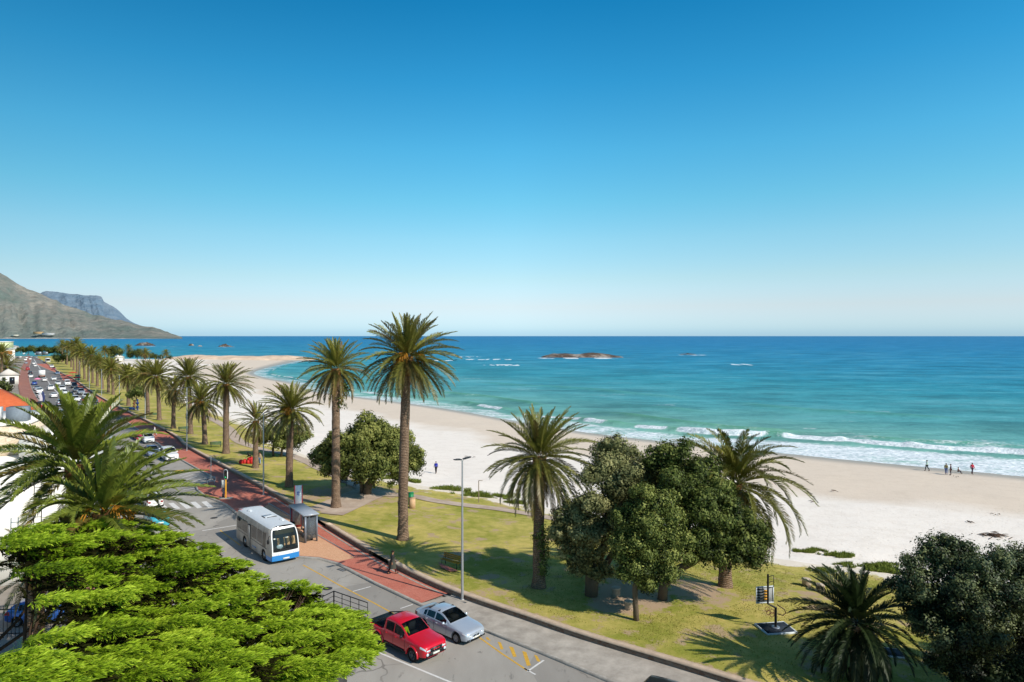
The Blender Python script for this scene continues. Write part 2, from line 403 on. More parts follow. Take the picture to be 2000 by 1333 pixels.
ridge3 = .6*np.exp(-((Ssh-(50+10*v2))/3.5)**2)*sstep(.42, .62, fbm(U2/45+7, S2/70+2, 3))
ridge4 = .5*np.exp(-((Ssh-(80+14*v2))/4.5)**2)*sstep(.42, .62, fbm(U2/60+3, S2/70+6, 3))
lump = .16*(fbm(Q[..., 0]/2.3, Q[..., 1]/2.3, 4)-.5)
fadeo = 1-sstep(110, 130, S2)
Zs = SEA+.03+(ridge+ridge2+ridge3+ridge4+lump*(.3+ridge*2.5))*fadeo-.3*sstep(60, 130, S2)
Zs = np.maximum(Zs, SEA-.27)
f_in = sstep(-5.5, -3.6, Ssh)*(1-sstep(b1*.55, b1+1.2, Ssh))            # wash in front of the breaker
broken = np.clip(sstep(.38, .5, fbm(U2/9+11, U2*0+8, 3))+.8*sstep(55, 80, xx), 0, 1)
foam = np.maximum(f_in*(.44+.22*bigw), np.exp(-((d1+.6)/1.5)**2)*(.35+.75*bigw)*(.35+.65*broken))
foam = np.maximum(foam, .34*bigw*sstep(b1, b1+3, Ssh)*(1-sstep(b1+8, b1+30, Ssh)))
foam = np.maximum(foam, .42*np.exp(-((Ssh+4.2)/.9)**2))
patch = fbm(U2/22+4, S2/8, 4)
foam = np.maximum(foam, .40*sstep(.56, .68, patch)*sstep(16, 24, S2)*(1-sstep(40, 58, S2)))
foam = np.maximum(foam, .4*sstep(.6, .7, fbm(U2/30+1, S2/12+8, 4))*sstep(40, 60, S2)*(1-sstep(90, 125, S2)))
face = np.clip(np.exp(-((d1-.9)/1.5)**2)*h1*1.1*(1-.7*broken)+np.exp(-((Ssh-(27+8*v2)+1)/2.4)**2)*ridge2.clip(0, 1)+1.0*ridge3+.8*ridge4, 0, 1)
shal = (1-sstep(-3, 5, Ssh))
foam *= sstep(-7.5, -5, Ssh)
Zs = Zs-1.2*(1-sstep(-7.0, -4.2, Ssh))
struct(MB().grid(np.concatenate([Q, Zs[..., None]], -1).reshape(-1, 3), us, len(ss), foam=foam.ravel(), face=face.ravel(), shallow=shal.ravel()).obj('surf', wm.m, smooth=True))

# ---------------------------------------------------------------- road, pavements
KR = [(40, 12), (5.06, 35.5), (1.74, 38.6), (-1.75, 41.7), (-6.16, 45.6), (-10.04, 49.6), (-13.7, 53.7), (-15.6, 55.0), (-17.2, 55.3), (-17.9, 55.9), (-22.3, 61.8), (-27.5, 68.5), (-30.3, 72.4), (-32.0, 74.2), (-34.2, 76.2),
      (-36.6, 79.4), (-37.6, 81.2), (-37.3, 83.2), (-36.7, 84.3), (-37.2, 85.6), (-48.2, 99.2), (-61.3, 116.8), (-106.8, 178), (-138.6, 219), (-161.5, 250), (-182.5, 277), (-212, 320), (-238, 352), (-305, 437)]
KR3 = [Vector((x, y, 0)) for x, y in KR]
def offset(pl, d):
    out = []
    for i, p in enumerate(pl):
        a = pl[max(i-1, 0)]; b = pl[min(i+1, len(pl)-1)]; t = (Vector(b)-Vector(a)); t = Vector((t.x, t.y, 0)).normalized()
        n = Vector((t.y, -t.x, 0)); out.append(Vector((p[0], p[1], 0))+n*d)
    return out
WL = [Vector((x, y, 0)) for x, y in Wc]
WR = WL[::6]
_near = [p for p in offset(WR, -16.0) if p.y < 112]
_lk = catmull([(p.x, p.y) for p in _near[::4]]+[(-119, 173), (-158, 225), (-198.5, 280.7), (-262, 370), (-345, 490), (-430, 610)], 90)
LK = [Vector((x, y, 0)) for x, y in _lk]
WR = [Vector((x, y, 0)) for x, y in zip(np.interp(np.linspace(0, 1, 90), np.linspace(0, 1, NU), Wc[:, 0]), np.interp(np.linspace(0, 1, 90), np.linspace(0, 1, NU), Wc[:, 1]))]
asph = Mat('asphalt', rough=.85, spec=.25)
ca = asph.mix(asph.noise(22, 4, .7), srgb(142, 135, 126), srgb(170, 163, 153))
ca = asph.mix(asph.math('MULTIPLY', asph.ramp(asph.noise(.35, 5, .6, stretch=(1, .35, 1), rz=.7), [(.42, 0.), (.66, 1.)]), .45), ca, srgb(184, 177, 166))
ca = asph.mix(asph.ramp(asph.noise(1.7, 5, .65, stretch=(1, .25, 1), rz=.75), [(.60, 0.), (.70, .5)]), ca, srgb(72, 70, 68))
ca = asph.mix(asph.ramp(asph.noise(.7, 6, .6), [(.655, 0.), (.67, .6)]), ca, srgb(80, 76, 74))
dk = asph.n('ShaderNodeSeparateXYZ'); asph.nt.links.new(asph.n('ShaderNodeNewGeometry').outputs['Position'], dk.inputs[0])
ca = asph.mix(asph.ramp(asph.math('DIVIDE', dk.outputs[1], 400.), [(.27, 0.), (.4, .75)]), ca, srgb(108, 103, 101))
ck = asph.n('ShaderNodeTexVoronoi', feature='DISTANCE_TO_EDGE'); wv_ = asph.n('ShaderNodeVectorMath', operation='ADD'); nz_ = asph.n('ShaderNodeTexNoise'); nz_.inputs['Scale'].default_value = .8
asph.nt.links.new(asph.vec('pos'), nz_.inputs['Vector']); asph.nt.links.new(asph.vec('pos'), wv_.inputs[0]); asph.nt.links.new(nz_.outputs['Color'], wv_.inputs[1]); asph.nt.links.new(wv_.outputs[0], ck.inputs['Vector']); ck.inputs['Scale'].default_value = .22
ca = asph.mix(asph.math('MULTIPLY', asph.ramp(ck.outputs['Distance'], [(.004, 1.), (.012, 0.)]), asph.ramp(asph.noise(.15, 3), [(.45, 0.), (.6, .55)])), ca, srgb(70, 66, 62))
vp = asph.voro(.16, 'F1', 'pos', (1, 1, 1), 'Color'); ca = asph.mix(asph.ramp(vp, [(.62, 0.), (.66, .28)], 'LINEAR'), ca, srgb(104, 100, 96))
asph.set(col=ca).bump(asph.noise(60, 3), .3, .01)
def strip(name, A, B, z, m):
    V = []
    for a, b in zip(A, B): V += [(a.x, a.y, z), (b.x, b.y, z)]
    n = len(A); return struct(MB().add(V, [(2*i, 2*i+1, 2*i+3, 2*i+2) for i in range(n-1)]).obj(name, m))
strip('road', LK, WR, 0., asph.m)
town = plain('town_ground', (150, 140, 128), .9, .1, var=.2, scale=.2, kind='pos')
FARL = [Vector((p.x-620, p.y-60, 0)) for p in LK]
strip('ground', FARL, offset(LK, .6), -.03, town)
brick = Mat('red_paving', rough=.85, spec=.15)
bt = brick.n('ShaderNodeTexBrick'); brick.nt.links.new(brick.vec('pos', (1, 1, 1), .7), bt.inputs['Vector'])
bt.inputs['Scale'].default_value = 4.; bt.inputs['Mortar Size'].default_value = .012
bt.inputs['Color1'].default_value = srgb(180, 102, 84); bt.inputs['Color2'].default_value = srgb(200, 120, 100); bt.inputs['Mortar'].default_value = srgb(150, 88, 74)
brick.set(col=brick.mix(brick.math('MULTIPLY', brick.ramp(brick.noise(.6, 5, .65), [(.4, 0.), (.7, 1.)]), .4), bt.outputs[0], srgb(206, 142, 122))).bump(bt.outputs['Fac'], .15, .01)
conc = Mat('pavement_concrete', rough=.9, spec=.15)
conc.set(col=conc.mix(conc.ramp(conc.noise(.8, 6, .7), [(.35, 0.), (.7, 1.)]), srgb(152, 143, 132), srgb(190, 180, 167))).bump(conc.noise(30, 4), .3, .015)
kerbm = Mat('kerb_concrete', rough=.85, spec=.2)
kerbm.set(col=kerbm.mix(kerbm.ramp(kerbm.noise(2.5, 6, .7), [(.35, 0.), (.7, 1.)]), srgb(150, 142, 132), srgb(190, 182, 170)))
SPL = 4                       # the red paving starts at this kerb point; concrete to the right of it
split = Vector((-4.0, 47.4, 0))
def wall_side(y0, y1): return [p for p in WL if y0 <= p.y <= y1]
PH = .13
def raised(name, kerb, wall, m):
    poly = [Vector((p.x, p.y, PH)) for p in kerb]+[Vector((p.x, p.y, PH)) for p in reversed(wall)]
    return struct(MB().poly(poly).obj(name, m))
raised('pavement', KR3[:SPL+1], wall_side(0, split.y), conc.m)
raised('red_pavement', KR3[SPL:], wall_side(split.y, 437), brick.m)
def ribbon(mb, pl, w, z0, z1, mi=0, side=0.):
    L = offset(pl, side-w/2); R = offset(pl, side+w/2); n = len(pl)
    V = []
    for a, b in zip(L, R): V += [(a.x, a.y, z0), (a.x, a.y, z1), (b.x, b.y, z1), (b.x, b.y, z0)]
    Fs = []
    for i in range(n-1):
        for k in range(3): Fs.append((4*i+k, 4*i+k+1, 4*i+4+k+1, 4*i+4+k))
    Fs += [(0, 1, 2, 3), (4*n-1, 4*n-2, 4*n-3, 4*n-4)]
    mb.add(V, Fs, mi); return mb
struct(ribbon(MB(), KR3, .2, -.02, PH+.012, side=.02).obj('kerb', kerbm.m))
struct(ribbon(MB(), LK, .2, -.02, PH+.012).obj('kerb', kerbm.m))
LP0, LP1 = offset(LK, -3.6), offset(LK, -.08)
strip('red_pavement', LP0, LP1, PH, plain('worn_red_paving', (160, 112, 98), .9, .1, var=.2, scale=.5, kind='pos'))
# paved boarding bay in front of the shelter
bay = Mat('orange_paving', rough=.85, spec=.15)
b2 = bay.n('ShaderNodeTexBrick'); bay.nt.links.new(bay.vec('pos', (1, 1, 1), .05), b2.inputs['Vector']); b2.inputs['Scale'].default_value = 4.5; b2.inputs['Mortar Size'].default_value = .015
b2.inputs['Color1'].default_value = srgb(216, 164, 124); b2.inputs['Color2'].default_value = srgb(232, 184, 146); b2.inputs['Mortar'].default_value = srgb(176, 134, 104)
bay.set(col=bay.mix(bay.math('MULTIPLY', bay.noise(1.2, 5, .7), .35), b2.outputs[0], srgb(178, 122, 92)))
bp = [Vector((-13.75, 54.1, PH)), G(693, 1090, PH), G(624, 1050, PH), G(560, 1006, PH), G(524, 985, PH), Vector((-25.6, 66.3, PH)), Vector((-22.1, 61.85, PH)), Vector((-17.75, 56.05, PH)), Vector((-17.15, 55.5, PH)), Vector((-15.6, 55.2, PH))]
struct(MB().poly([(p.x, p.y, PH+.004) for p in bp]).obj('paving', bay.m))
edgel = MB()
ribbon(edgel, [G(*q) for q in [(693, 1090), (624, 1050), (560, 1006), (524, 985)]], .14, PH, PH+.008)
ribbon(edgel, [p for p in WL if 46 < p.y < 77.5], .16, PH, PH+.009, side=-.42)
struct(edgel.obj('paving', kerbm.m))
# paths over the lawn: a ribbon that follows the land
pth = Mat('path_concrete', rough=.9, spec=.1)
pth.set(col=pth.mix(pth.ramp(pth.noise(.7, 6, .7), [(.35, 0.), (.7, 1.)]), srgb(168, 146, 128), srgb(198, 178, 158))).bump(pth.noise(20, 4), .3, .02)
def dense(pts, step=.8):
    out = []
    for a, b in zip(pts[:-1], pts[1:]):
        n = max(1, int((b-a).length/step)); out += [a.lerp(b, i/n) for i in range(n)]
    return out+[pts[-1]]
def path(px, w, dz=.05, smooth_n=40):
    pl = [T(*q) for q in px]; pl = [Vector((x, y, 0)) for x, y in catmull([(p.x, p.y) for p in pl], smooth_n)]; pl = dense(pl)
    L, M, R = offset(pl, -w/2), pl, offset(pl, w/2); V = []
    for a, b, c in zip(L, M, R):
        for q in (a, b, c): V.append((q.x, q.y, onland(q.x, q.y)+dz))
    n = len(pl); Fs = []
    for i in range(n-1):
        for k in (0, 1): Fs.append((3*i+k, 3*i+k+1, 3*i+4+k, 3*i+3+k))
    return struct(MB().add(V, Fs).obj('path', pth.m, smooth=True))
path([(396, 812), (420, 822), (445, 836), (456, 850), (470, 864), (514, 879), (556, 887), (598, 902), (640, 922), (690, 945)], 2.0)
path([(690, 945), (740, 965), (802, 969), (850, 979), (904, 987), (958, 993), (1010, 1001), (1052, 1008), (1100, 1018)], 2.0, .06)
path([(628, 1004), (660, 990), (700, 972), (740, 958)], 4.6, .07)
# ---------------------------------------------------------------- painted markings (a thin sheet each)
white = plain('white_road_paint', (214, 210, 204), .7, .2, var=.12, scale=5, kind='pos')
yell = plain('yellow_road_paint', (206, 160, 62), .7, .2, var=.18, scale=5, kind='pos')
def line(mb, px, w, z=.004):
    pl = [G(*q) for q in px]; L, R = offset(pl, -w/2), offset(pl, w/2); V = []
    for a, b in zip(L, R): V += [(a.x, a.y, z), (b.x, b.y, z)]
    mb.add(V, [(2*i, 2*i+1, 2*i+3, 2*i+2) for i in range(len(pl)-1)])
mk = MB()
line(mk, [(700, 1252), (740, 1275), (880, 1333), (960, 1366)], .13)
line(mk, [(688, 1156), (724, 1146)], .1); line(mk, [(782, 1189), (806, 1181)], .1); line(mk, [(1030, 1312), (1062, 1290)], .12); line(mk, [(1024, 1306), (1046, 1318)], .1)
line(mk, [(358, 957), (388, 953)], .16); line(mk, [(395, 1037), (463, 1026)], .16)
for a, b in [((350, 930), (371, 923.5)), ((356, 933.7), (377, 927)), ((363, 938), (385, 930.3)), ((369.5, 944), (393, 936.4)), ((376, 949.5), (400, 941.5))]: line(mk, [a, b], .13)
for k in range(7):
    x = 405-21.5*k; mk.quad(*[G(x+dx, 985.5+1.0*k+dy, .004) for dx, dy in ((-12, -5), (-2, -6.5), (12, 5), (2, 6.8))])
line(mk, [(66, 702), (79, 722)], .3); line(mk, [(95, 748), (107, 762), (119, 774), (137, 787), (150, 797)], .28); line(mk, [(96, 748), (85, 733)], .2)
line(mk, [(60, 726), (101, 726.6)], .5); 
for x0, x1, y in [(76, 79, 760), (84, 90, 759.5), (108, 113, 757), (121, 124, 757)]: line(mk, [(x0, y), (x1, y+.2)], .3)
struct(mk.obj('road_marking', white))
my = MB()
line(my, [(592, 1104), (625, 1122), (660, 1142), (730, 1178), (752, 1190), (800, 1216)], .11); line(my, [(905, 1224), (934, 1244), (980, 1277), (1030, 1310)], .11)
for q in [[(1445, 522), (1468, 528), (1492, 560), (1452, 546)], [(1560, 570), (1590, 575), (1618, 640), (1590, 645)], [(1670, 615), (1712, 622), (1745, 715), (1712, 718)], [(1800, 660), (1840, 670), (1885, 800), (1845, 805)], [(1915, 695), (1945, 705), (1980, 765), (1945, 760)]]:
    my.quad(*[G(660+x/5, 1140+y/5, .004) for x, y in q])
my.poly([G(336, 919, .004), (G(365, 918, .004)), G(345, 925, .004)])
line(my, [(430, 1036), (436, 1041), (470, 1066)], .1)
line(my, [(560, 1312), (590, 1330)], .14)
struct(my.obj('road_marking', yell))
# ---------------------------------------------------------------- stone wall along the lawn
stone = Mat('wall_stone', rough=.9, spec=.15)
vo = stone.voro(3.2, 'DISTANCE_TO_EDGE', 'pos', (1, 1, 1.6)); vc = stone.voro(3.2, 'F1', 'pos', (1, 1, 1.6), 'Color')
cs = stone.mix(.8, stone.ramp(vc, [(.2, srgb(186, 130, 98)), (.5, srgb(226, 176, 140)), (.8, srgb(246, 212, 178))]), srgb(128, 96, 76))
stone.set(col=stone.mix(stone.ramp(vo, [(.02, 1.), (.06, 0.)]), cs, srgb(150, 130, 112))).bump(vo, .3, .03)
copem = plain('wall_coping', (196, 172, 148), .85, .15, var=.16, scale=3, kind='pos')
def wall_run(y0, y1, label):
    pl = [p for p in WL if y0 <= p.y <= y1]
    if len(pl) < 2: return
    b = ribbon(MB(), pl, .34, -.02, .40, side=.15); o = b.obj('stone_wall', stone.m); tag(o, label, 'wall', 'low stone walls along the lawn')
    k = ribbon(MB(), pl, .44, .402, .50, side=.15); k.obj('coping', copem, o)
wall_run(10, 54.0, 'low rough stone wall curving behind the silver sedan')
wall_run(55.6, 64.6, 'short low stone wall run behind the glass bus shelter')
wall_run(69.2, 125, 'low stone wall run beside the traffic light and lamp posts')
wall_run(127, 430, 'far low stone wall below the row of distant palms')

# ---------------------------------------------------------------- mountains
def mountain(name, px, Yf, Yr, rows, m, rough, ybase=663, seed=0):
    xs = np.linspace(px[0][0], px[-1][0], 220); top = np.interp(xs, [a for a, _ in px], [b for _, b in px])
    top = top-rough*1.2*(fbm(xs/14+seed, xs*0+seed, 4)-.5)
    V = []
    tvals = np.linspace(0, 1.25, rows)
    X_, T_ = np.meshgrid(xs, tvals, indexing='ij'); tp = top[:, None]+0*T_
    zr = HC-(tp-HOR)*Yr/F
    Y = Yf+(Yr-Yf)*T_
    sh_ = np.where(T_ <= 1, T_**1.15, 1-(T_-1)*1.2)
    gull = (fbm(X_/17+seed+T_*1.5, T_*2.2+seed, 5)-.5)*2
    z = -4+(zr+4)*sh_+gull*.16*(zr+4)*np.clip(T_*(1-T_)*4, 0, 1)
    Xw = (X_-1000)*Y/F
    struct(MB().grid(np.stack([Xw, Y, z], -1).reshape(-1, 3), len(xs), rows, alt=T_.ravel()).obj(name, m, smooth=True))
mm = Mat('mountain_slope', rough=1., spec=0.)
n1 = mm.noise(.0035, 11, .72); n2 = mm.noise(.012, 6, .7, stretch=(1, .6, 1))
cm = mm.ramp(n1, [(.36, srgb(98, 106, 78)), (.5, srgb(136, 124, 100)), (.64, srgb(172, 152, 126))])
cm = mm.mix(mm.ramp(n2, [(.58, 0.), (.7, .5)]), cm, srgb(186, 172, 156))
cm = mm.mix(mm.ramp(mm.attr('alt'), [(0., .0), (.012, 0.), (.03, .55), (.45, .0)]), cm, srgb(92, 110, 84))
cm = mm.mix(mm.ramp(mm.attr('alt'), [(.0, .9), (.02, .9), (.035, 0.)]), cm, srgb(216, 194, 176))
cm = mm.mix(mm.math('MULTIPLY', mm.ramp(mm.noise(.03, 4, .8), [(.62, 0.), (.68, 1.)]), mm.ramp(mm.attr('alt'), [(.02, .9), (.25, 0.)])), cm, srgb(222, 208, 192))
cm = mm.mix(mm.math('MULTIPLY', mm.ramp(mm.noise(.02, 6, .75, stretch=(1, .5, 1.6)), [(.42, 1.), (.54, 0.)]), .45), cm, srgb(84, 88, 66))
mm.set(col=mm.mix(.26, cm, srgb(166, 186, 196))).bump(mm.noise(.006, 8, .7), 1., 90.)  # pale blue haze of distance mixed into the slope colour
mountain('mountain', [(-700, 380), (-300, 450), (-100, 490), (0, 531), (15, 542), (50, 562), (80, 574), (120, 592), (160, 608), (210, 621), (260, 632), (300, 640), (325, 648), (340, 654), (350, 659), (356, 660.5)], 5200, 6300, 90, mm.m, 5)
m2 = Mat('far_mountain', rough=1., spec=0.)
c2 = m2.ramp(m2.noise(.003, 7, .7, stretch=(1, 1, 5)), [(.38, srgb(104, 118, 126)), (.55, srgb(134, 140, 142)), (.7, srgb(160, 156, 154))])
m2.set(col=m2.mix(.35, c2, srgb(140, 176, 206))).bump(m2.noise(.006, 8, .7), 1., 120.)  # stronger blue haze mixed into the farther slope colour
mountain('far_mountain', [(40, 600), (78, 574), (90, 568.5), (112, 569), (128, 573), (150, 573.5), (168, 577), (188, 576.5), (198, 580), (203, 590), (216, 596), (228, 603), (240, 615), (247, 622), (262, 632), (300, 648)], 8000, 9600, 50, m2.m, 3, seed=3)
# ================================================================ vegetation
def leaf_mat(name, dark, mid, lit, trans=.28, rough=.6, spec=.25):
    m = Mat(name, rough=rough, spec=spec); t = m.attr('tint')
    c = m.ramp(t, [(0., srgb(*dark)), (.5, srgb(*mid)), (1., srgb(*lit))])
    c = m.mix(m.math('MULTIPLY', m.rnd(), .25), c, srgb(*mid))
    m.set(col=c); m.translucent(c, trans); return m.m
palm_m = leaf_mat('palm_frond', (140, 108, 66), (84, 82, 34), (138, 136, 56), .10, .42, .4)
palm_near = leaf_mat('palm_frond_near', (140, 112, 60), (70, 80, 28), (136, 146, 54), .10, .36, .5)
palm_dark = leaf_mat('palm_frond_shaded', (52, 48, 24), (36, 48, 22), (52, 66, 30), .15, .5, .3)  # darker frond copy, with the shade of the large tree in its colours
bark = Mat('palm_bark', rough=.95, spec=.1)
bw = bark.n('ShaderNodeTexWave', bands_direction='Z'); bark.nt.links.new(bark.vec('obj'), bw.inputs['Vector']); bw.inputs['Scale'].default_value = 2.4; bw.inputs['Distortion'].default_value = 3.5; bw.inputs['Detail'].default_value = 4
bv = bark.voro(5, 'DISTANCE_TO_EDGE', 'obj', (1, 1, 1.7))
cb = bark.mix(bark.noise(2.2, 5, .7, 'obj'), srgb(122, 98, 80), srgb(184, 156, 130))
cb = bark.mix(bark.math('MULTIPLY', bw.outputs['Fac'], .45), cb, srgb(84, 64, 50))
bark.set(col=bark.mix(bark.ramp(bv, [(0., .6), (.12, 0.)]), cb, srgb(60, 46, 36))).bump(bark.math('ADD', bw.outputs['Fac'], bv), .9, .07)
boot = plain('palm_leaf_bases', (140, 100, 62), .95, .1, var=.35, scale=7)
datem = plain('date_stalks', (164, 112, 34), .7, .2, var=.3, scale=9)

def frond(mb, rng, base, az, el0, bend, L, npair, ll, wd, tint, wind=(0, 0), twist=0., rach=.035, vee=.42):
    ns_ = 14; s = np.linspace(0, 1, ns_)
    th = el0-bend*s**1.35
    ds = L/(ns_-1); r = np.concatenate([[0], np.cumsum(np.cos(th[:-1])*ds)]); z = np.concatenate([[0], np.cumsum(np.sin(th[:-1])*ds)])
    ca, sa = math.cos(az), math.sin(az)
    pts = np.stack([base[0]+r*ca+wind[0]*s**2, base[1]+r*sa+wind[1]*s**2, base[2]+z], -1)
    side = np.array([-sa, ca, 0.])
    T0 = np.gradient(pts, axis=0); T0 /= np.linalg.norm(T0, axis=1)[:, None]
    q = np.linspace(.10, .995, npair)
    Pq = np.stack([np.interp(q, s, pts[:, k]) for k in range(3)], -1); Tq = np.stack([np.interp(q, s, T0[:, k]) for k in range(3)], -1)
    Tq /= np.linalg.norm(Tq, axis=1)[:, None]
    S = side[None, :]-Tq*(Tq@side)[:, None]; S /= np.linalg.norm(S, axis=1)[:, None]
    N = np.cross(Tq, S); N *= np.where(N[:, 2:3] < -.2, -1, 1)
    if twist: S, N = S*math.cos(twist)+N*math.sin(twist), N*math.cos(twist)-S*math.sin(twist)
    prof_ = np.clip(np.minimum(1, .35+q*3.2)*np.minimum(1, (1.06-q)*2.6+.12), .15, 1)
    for sg in (-1, 1):
        f = np.radians(42+26*q)+rng.normal(0, .07, npair); v = vee+rng.normal(0, .10, npair)
        D = (S*sg)*np.cos(f)[:, None]+Tq*np.sin(f)[:, None]+N*v[:, None]; D /= np.linalg.norm(D, axis=1)[:, None]
        l = (ll*prof_*(1+rng.normal(0, .08, npair)))[:, None]
        mid = Pq+D*l*.55; tip = Pq+D*l+np.array([0, 0, -1.])*l*.18*(.6+.8*rng.rand(npair, 1))
        wv = Tq*wd*.5
        V = np.stack([Pq-wv*.6, Pq+wv*.6, mid+wv, mid-wv, tip], 1).reshape(-1, 3)
        i = np.arange(npair)*5
        ti = np.repeat(np.clip(tint+rng.normal(0, .07, npair), 0, 1), 5)
        mb.add(V, [np.stack([i, i+1, i+2, i+3], -1), np.stack([i+3, i+2, i+4], -1)][0], 0, tint=ti)
        st = mb.n-len(V); mb.F.append((np.stack([i+3, i+2, i+4], -1)+st, 0))
    rr_ = np.linspace(rach, rach*.2, ns_); up = np.cross(T0, np.broadcast_to(side, T0.shape))
    V = np.stack([pts-side*rr_[:, None], pts+up*rr_[:, None]*.8, pts+side*rr_[:, None]], 1).reshape(-1, 3)
    mb.grid(V, ns_, 3, 0, tint=min(1, tint+.15))

def crown(seed, nf=84, L=3.6, npair=42, ll=.50, wd=.085, wind=(0, 0), lo=-48, hi=86, dead=8, spread=1., twist=.3, lean=0., bend=(18, 62)):
    rng = np.random.RandomState(seed); mb = MB()
    for k in range(nf):
        f = (k+.5)/nf; az_ = k*2.39996+rng.normal(0, .12)
        el = math.radians(hi+(lo-hi)*f**.92+rng.normal(0, 5)); bd = math.radians(bend[0]+(bend[1]-bend[0])*min(1, f*1.25)*(1-.55*max(0, f-.6)/.4)+rng.normal(0, 6))
        Lk = L*(.74+.26*min(1, f*3.2))*(1+rng.normal(0, .05))*(1-.10*max(0, f-.7)/.3)
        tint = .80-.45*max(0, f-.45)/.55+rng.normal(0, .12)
        if rng.rand() < .05: tint = .25
        rb = .16+.16*f
        frond(mb, rng, (rb*math.cos(az_), rb*math.sin(az_), .35-.75*f), az_, el, bd, Lk, npair, ll, wd, tint, wind, rng.normal(0, twist))
    for k in range(dead):
        az_ = k*2.399+rng.rand(); frond(mb, rng, (.3*math.cos(az_), .3*math.sin(az_), -.45), az_, math.radians(-52-18*rng.rand()), math.radians(22), L*.72, npair//2, ll*.6, wd*.8, .05, wind, 0)
    return mb
CROWNS = [crown(s, nf=88, wind=(.25, 0)).mesh('crown', [palm_m]) for s in (1, 2, 3, 4)]
CROWNS.append(crown(9, nf=60, lo=-62, ll=.42, dead=16, wind=(.5, 0), bend=(30, 80)).mesh('crown', [palm_m]))
FARCROWNS = [crown(s, nf=70, npair=20, wd=.17, dead=6).mesh('crown', [palm_m]) for s in (21, 22, 23)]
def date_mesh(seed, n=26, L=.95):
    rng = np.random.RandomState(seed); mb = MB()
    mb.tube([(0, 0, 0), (.25, 0, .2), (.6, 0, .15)], .03, 5)
    for k in range(n):
        a = rng.rand()*2*PI; b = rng.rand()*.9
        d = Vector((.5+.5*math.cos(a)*b, math.sin(a)*b, -.2-.5*rng.rand())).normalized()
        p0 = Vector((.55, 0, .15)); p1 = p0+d*L*.6; p2 = p1+d*L*.3+Vector((0, 0, -.25)); mb.tube([p0, p1, p2], [.02, .035, .03], 4)
    return mb.mesh('date_bunch', [datem])
DATES = [date_mesh(1), date_mesh(2)]
def trunk_mesh(h, r0, r1, lean=(0, 0), seed=0, seg=14, flare=1.35):
    rng = np.random.RandomState(seed); n = max(8, int(h*3.2)); zs = np.linspace(-.5, h, n); mb = MB(); V = []
    for i, z in enumerate(zs):
        t = np.clip(z/h, 0, 1); r = (r0+(r1-r0)*t)*(1+(flare-1)*math.exp(-max(0, z)/.55))*(1+rng.normal(0, .022))
        if t > .86: r *= 1+.38*sstep(.86, .95, t)
        for k in range(seg):
            q = 2*PI*k/seg+(i % 2)*PI/seg; rr2 = r*(1+rng.normal(0, .03))
            V.append((rr2*math.cos(q)+lean[0]*t*t, rr2*math.sin(q)+lean[1]*t*t, z))
    Fq = [(i*seg+k, i*seg+(k+1) % seg, (i+1)*seg+(k+1) % seg, (i+1)*seg+k) for i in range(n-1) for k in range(seg)]
    fm_ = [1 if i >= n*.88 else 0 for i in range(n-1) for k in range(seg)]
    mb.add(V, Fq)
    me = mb.mesh('trunk', [bark.m, boot], smooth=True)
    me.polygons.foreach_set('material_index', np.array(fm_, dtype=np.int32)); return me
def palm(label, base, cpy, cpx, rpx, variant, group=None, r=.42, dates=0, mesh=None, scale=None, tilt=0., seed=0, rot=None, boots=True):
    """base: where it stands; the crown centre is read off the picture at the same distance"""
    Y = base.y; c = P(cpx, cpy, Y); h = c.z-base.z
    root = thing('palm_tree', label, 'palm tree', base, 0, group)
    link('trunk', trunk_mesh(h, r, r*.86, (c.x-base.x, 0), seed or int(cpx)), root)
    sc_ = scale or (rpx*Y/F)/3.05
    me = mesh or (CROWNS[variant] if variant < 10 else FARCROWNS[variant-10])
    o = link('crown', me, root, (c.x-base.x, 0, h)); o.scale = (sc_,)*3; o.rotation_euler = (0, tilt, rot if rot is not None else (cpx*.37) % 6.28)
    for k in range(dates):
        d = link('date_bunch', DATES[k % 2], root, (c.x-base.x, 0, h+.05)); d.rotation_euler = (0, -.2, k*2.1+cpx); d.scale = (sc_,)*3
    return root
def onwall(px, py):     # on the lawn
    return T(px, py)
ROW = 'palms standing in a row along the lawn'
big_near = crown(31, nf=104, L=3.7, npair=52, ll=.50, wd=.07, wind=(.35, 0)).mesh('crown', [palm_m])
big_near2 = crown(32, nf=92, L=3.6, npair=50, ll=.48, wd=.07, wind=(.3, 0), lo=-55).mesh('crown', [palm_m])
palm('tallest palm, with yellow date stalks, above the lawn beside the dark tree shade', T(787, 1054), 697, 796, 82, 0, ROW, .44, 3, big_near)
palm('tall palm with pale peeling upper trunk, just left of the tallest palm', T(656, 992), 720, 656, 60, 0, ROW, .44, 0, big_near2)
palm('palm with dark trunk by the red play sculpture lawn, reddish dates under its crown', T(565, 951), 800, 568, 54, 2, ROW, .42, 2)
palm('short yellowish drooping palm beside the red play sculpture', T(499, 914), 822, 500, 41, 4, ROW, .36)
palm('palm with thick straight trunk near the green bench', T(441.5, 886), 750, 442, 43, 3, ROW, .46)
palm('palm with dark banded trunk left of the thick trunked palm', T(400, 868), 784, 394, 38, 1, ROW, .4, 1)
palm('tall slim palm half hidden by a lamp post on the lawn', T(372, 848), 736, 368, 39, 0, ROW, .4)
palm('lower drooping palm with thin crown between two lamp posts', T(338.6, 837), 762, 340, 30, 4, ROW, .38)
palm('palm with broad dense crown over the pale worn lawn', T(311, 821), 735, 306, 34, 2, ROW, .42)
palm('palm close to the left of the broad crowned palm', T(289, 810), 730, 283, 28, 1, ROW, .4, 1)
palm('palm directly left of the little round tree and totem sculptures', T(251, 793), 735, 249, 26, 3, ROW, .42)
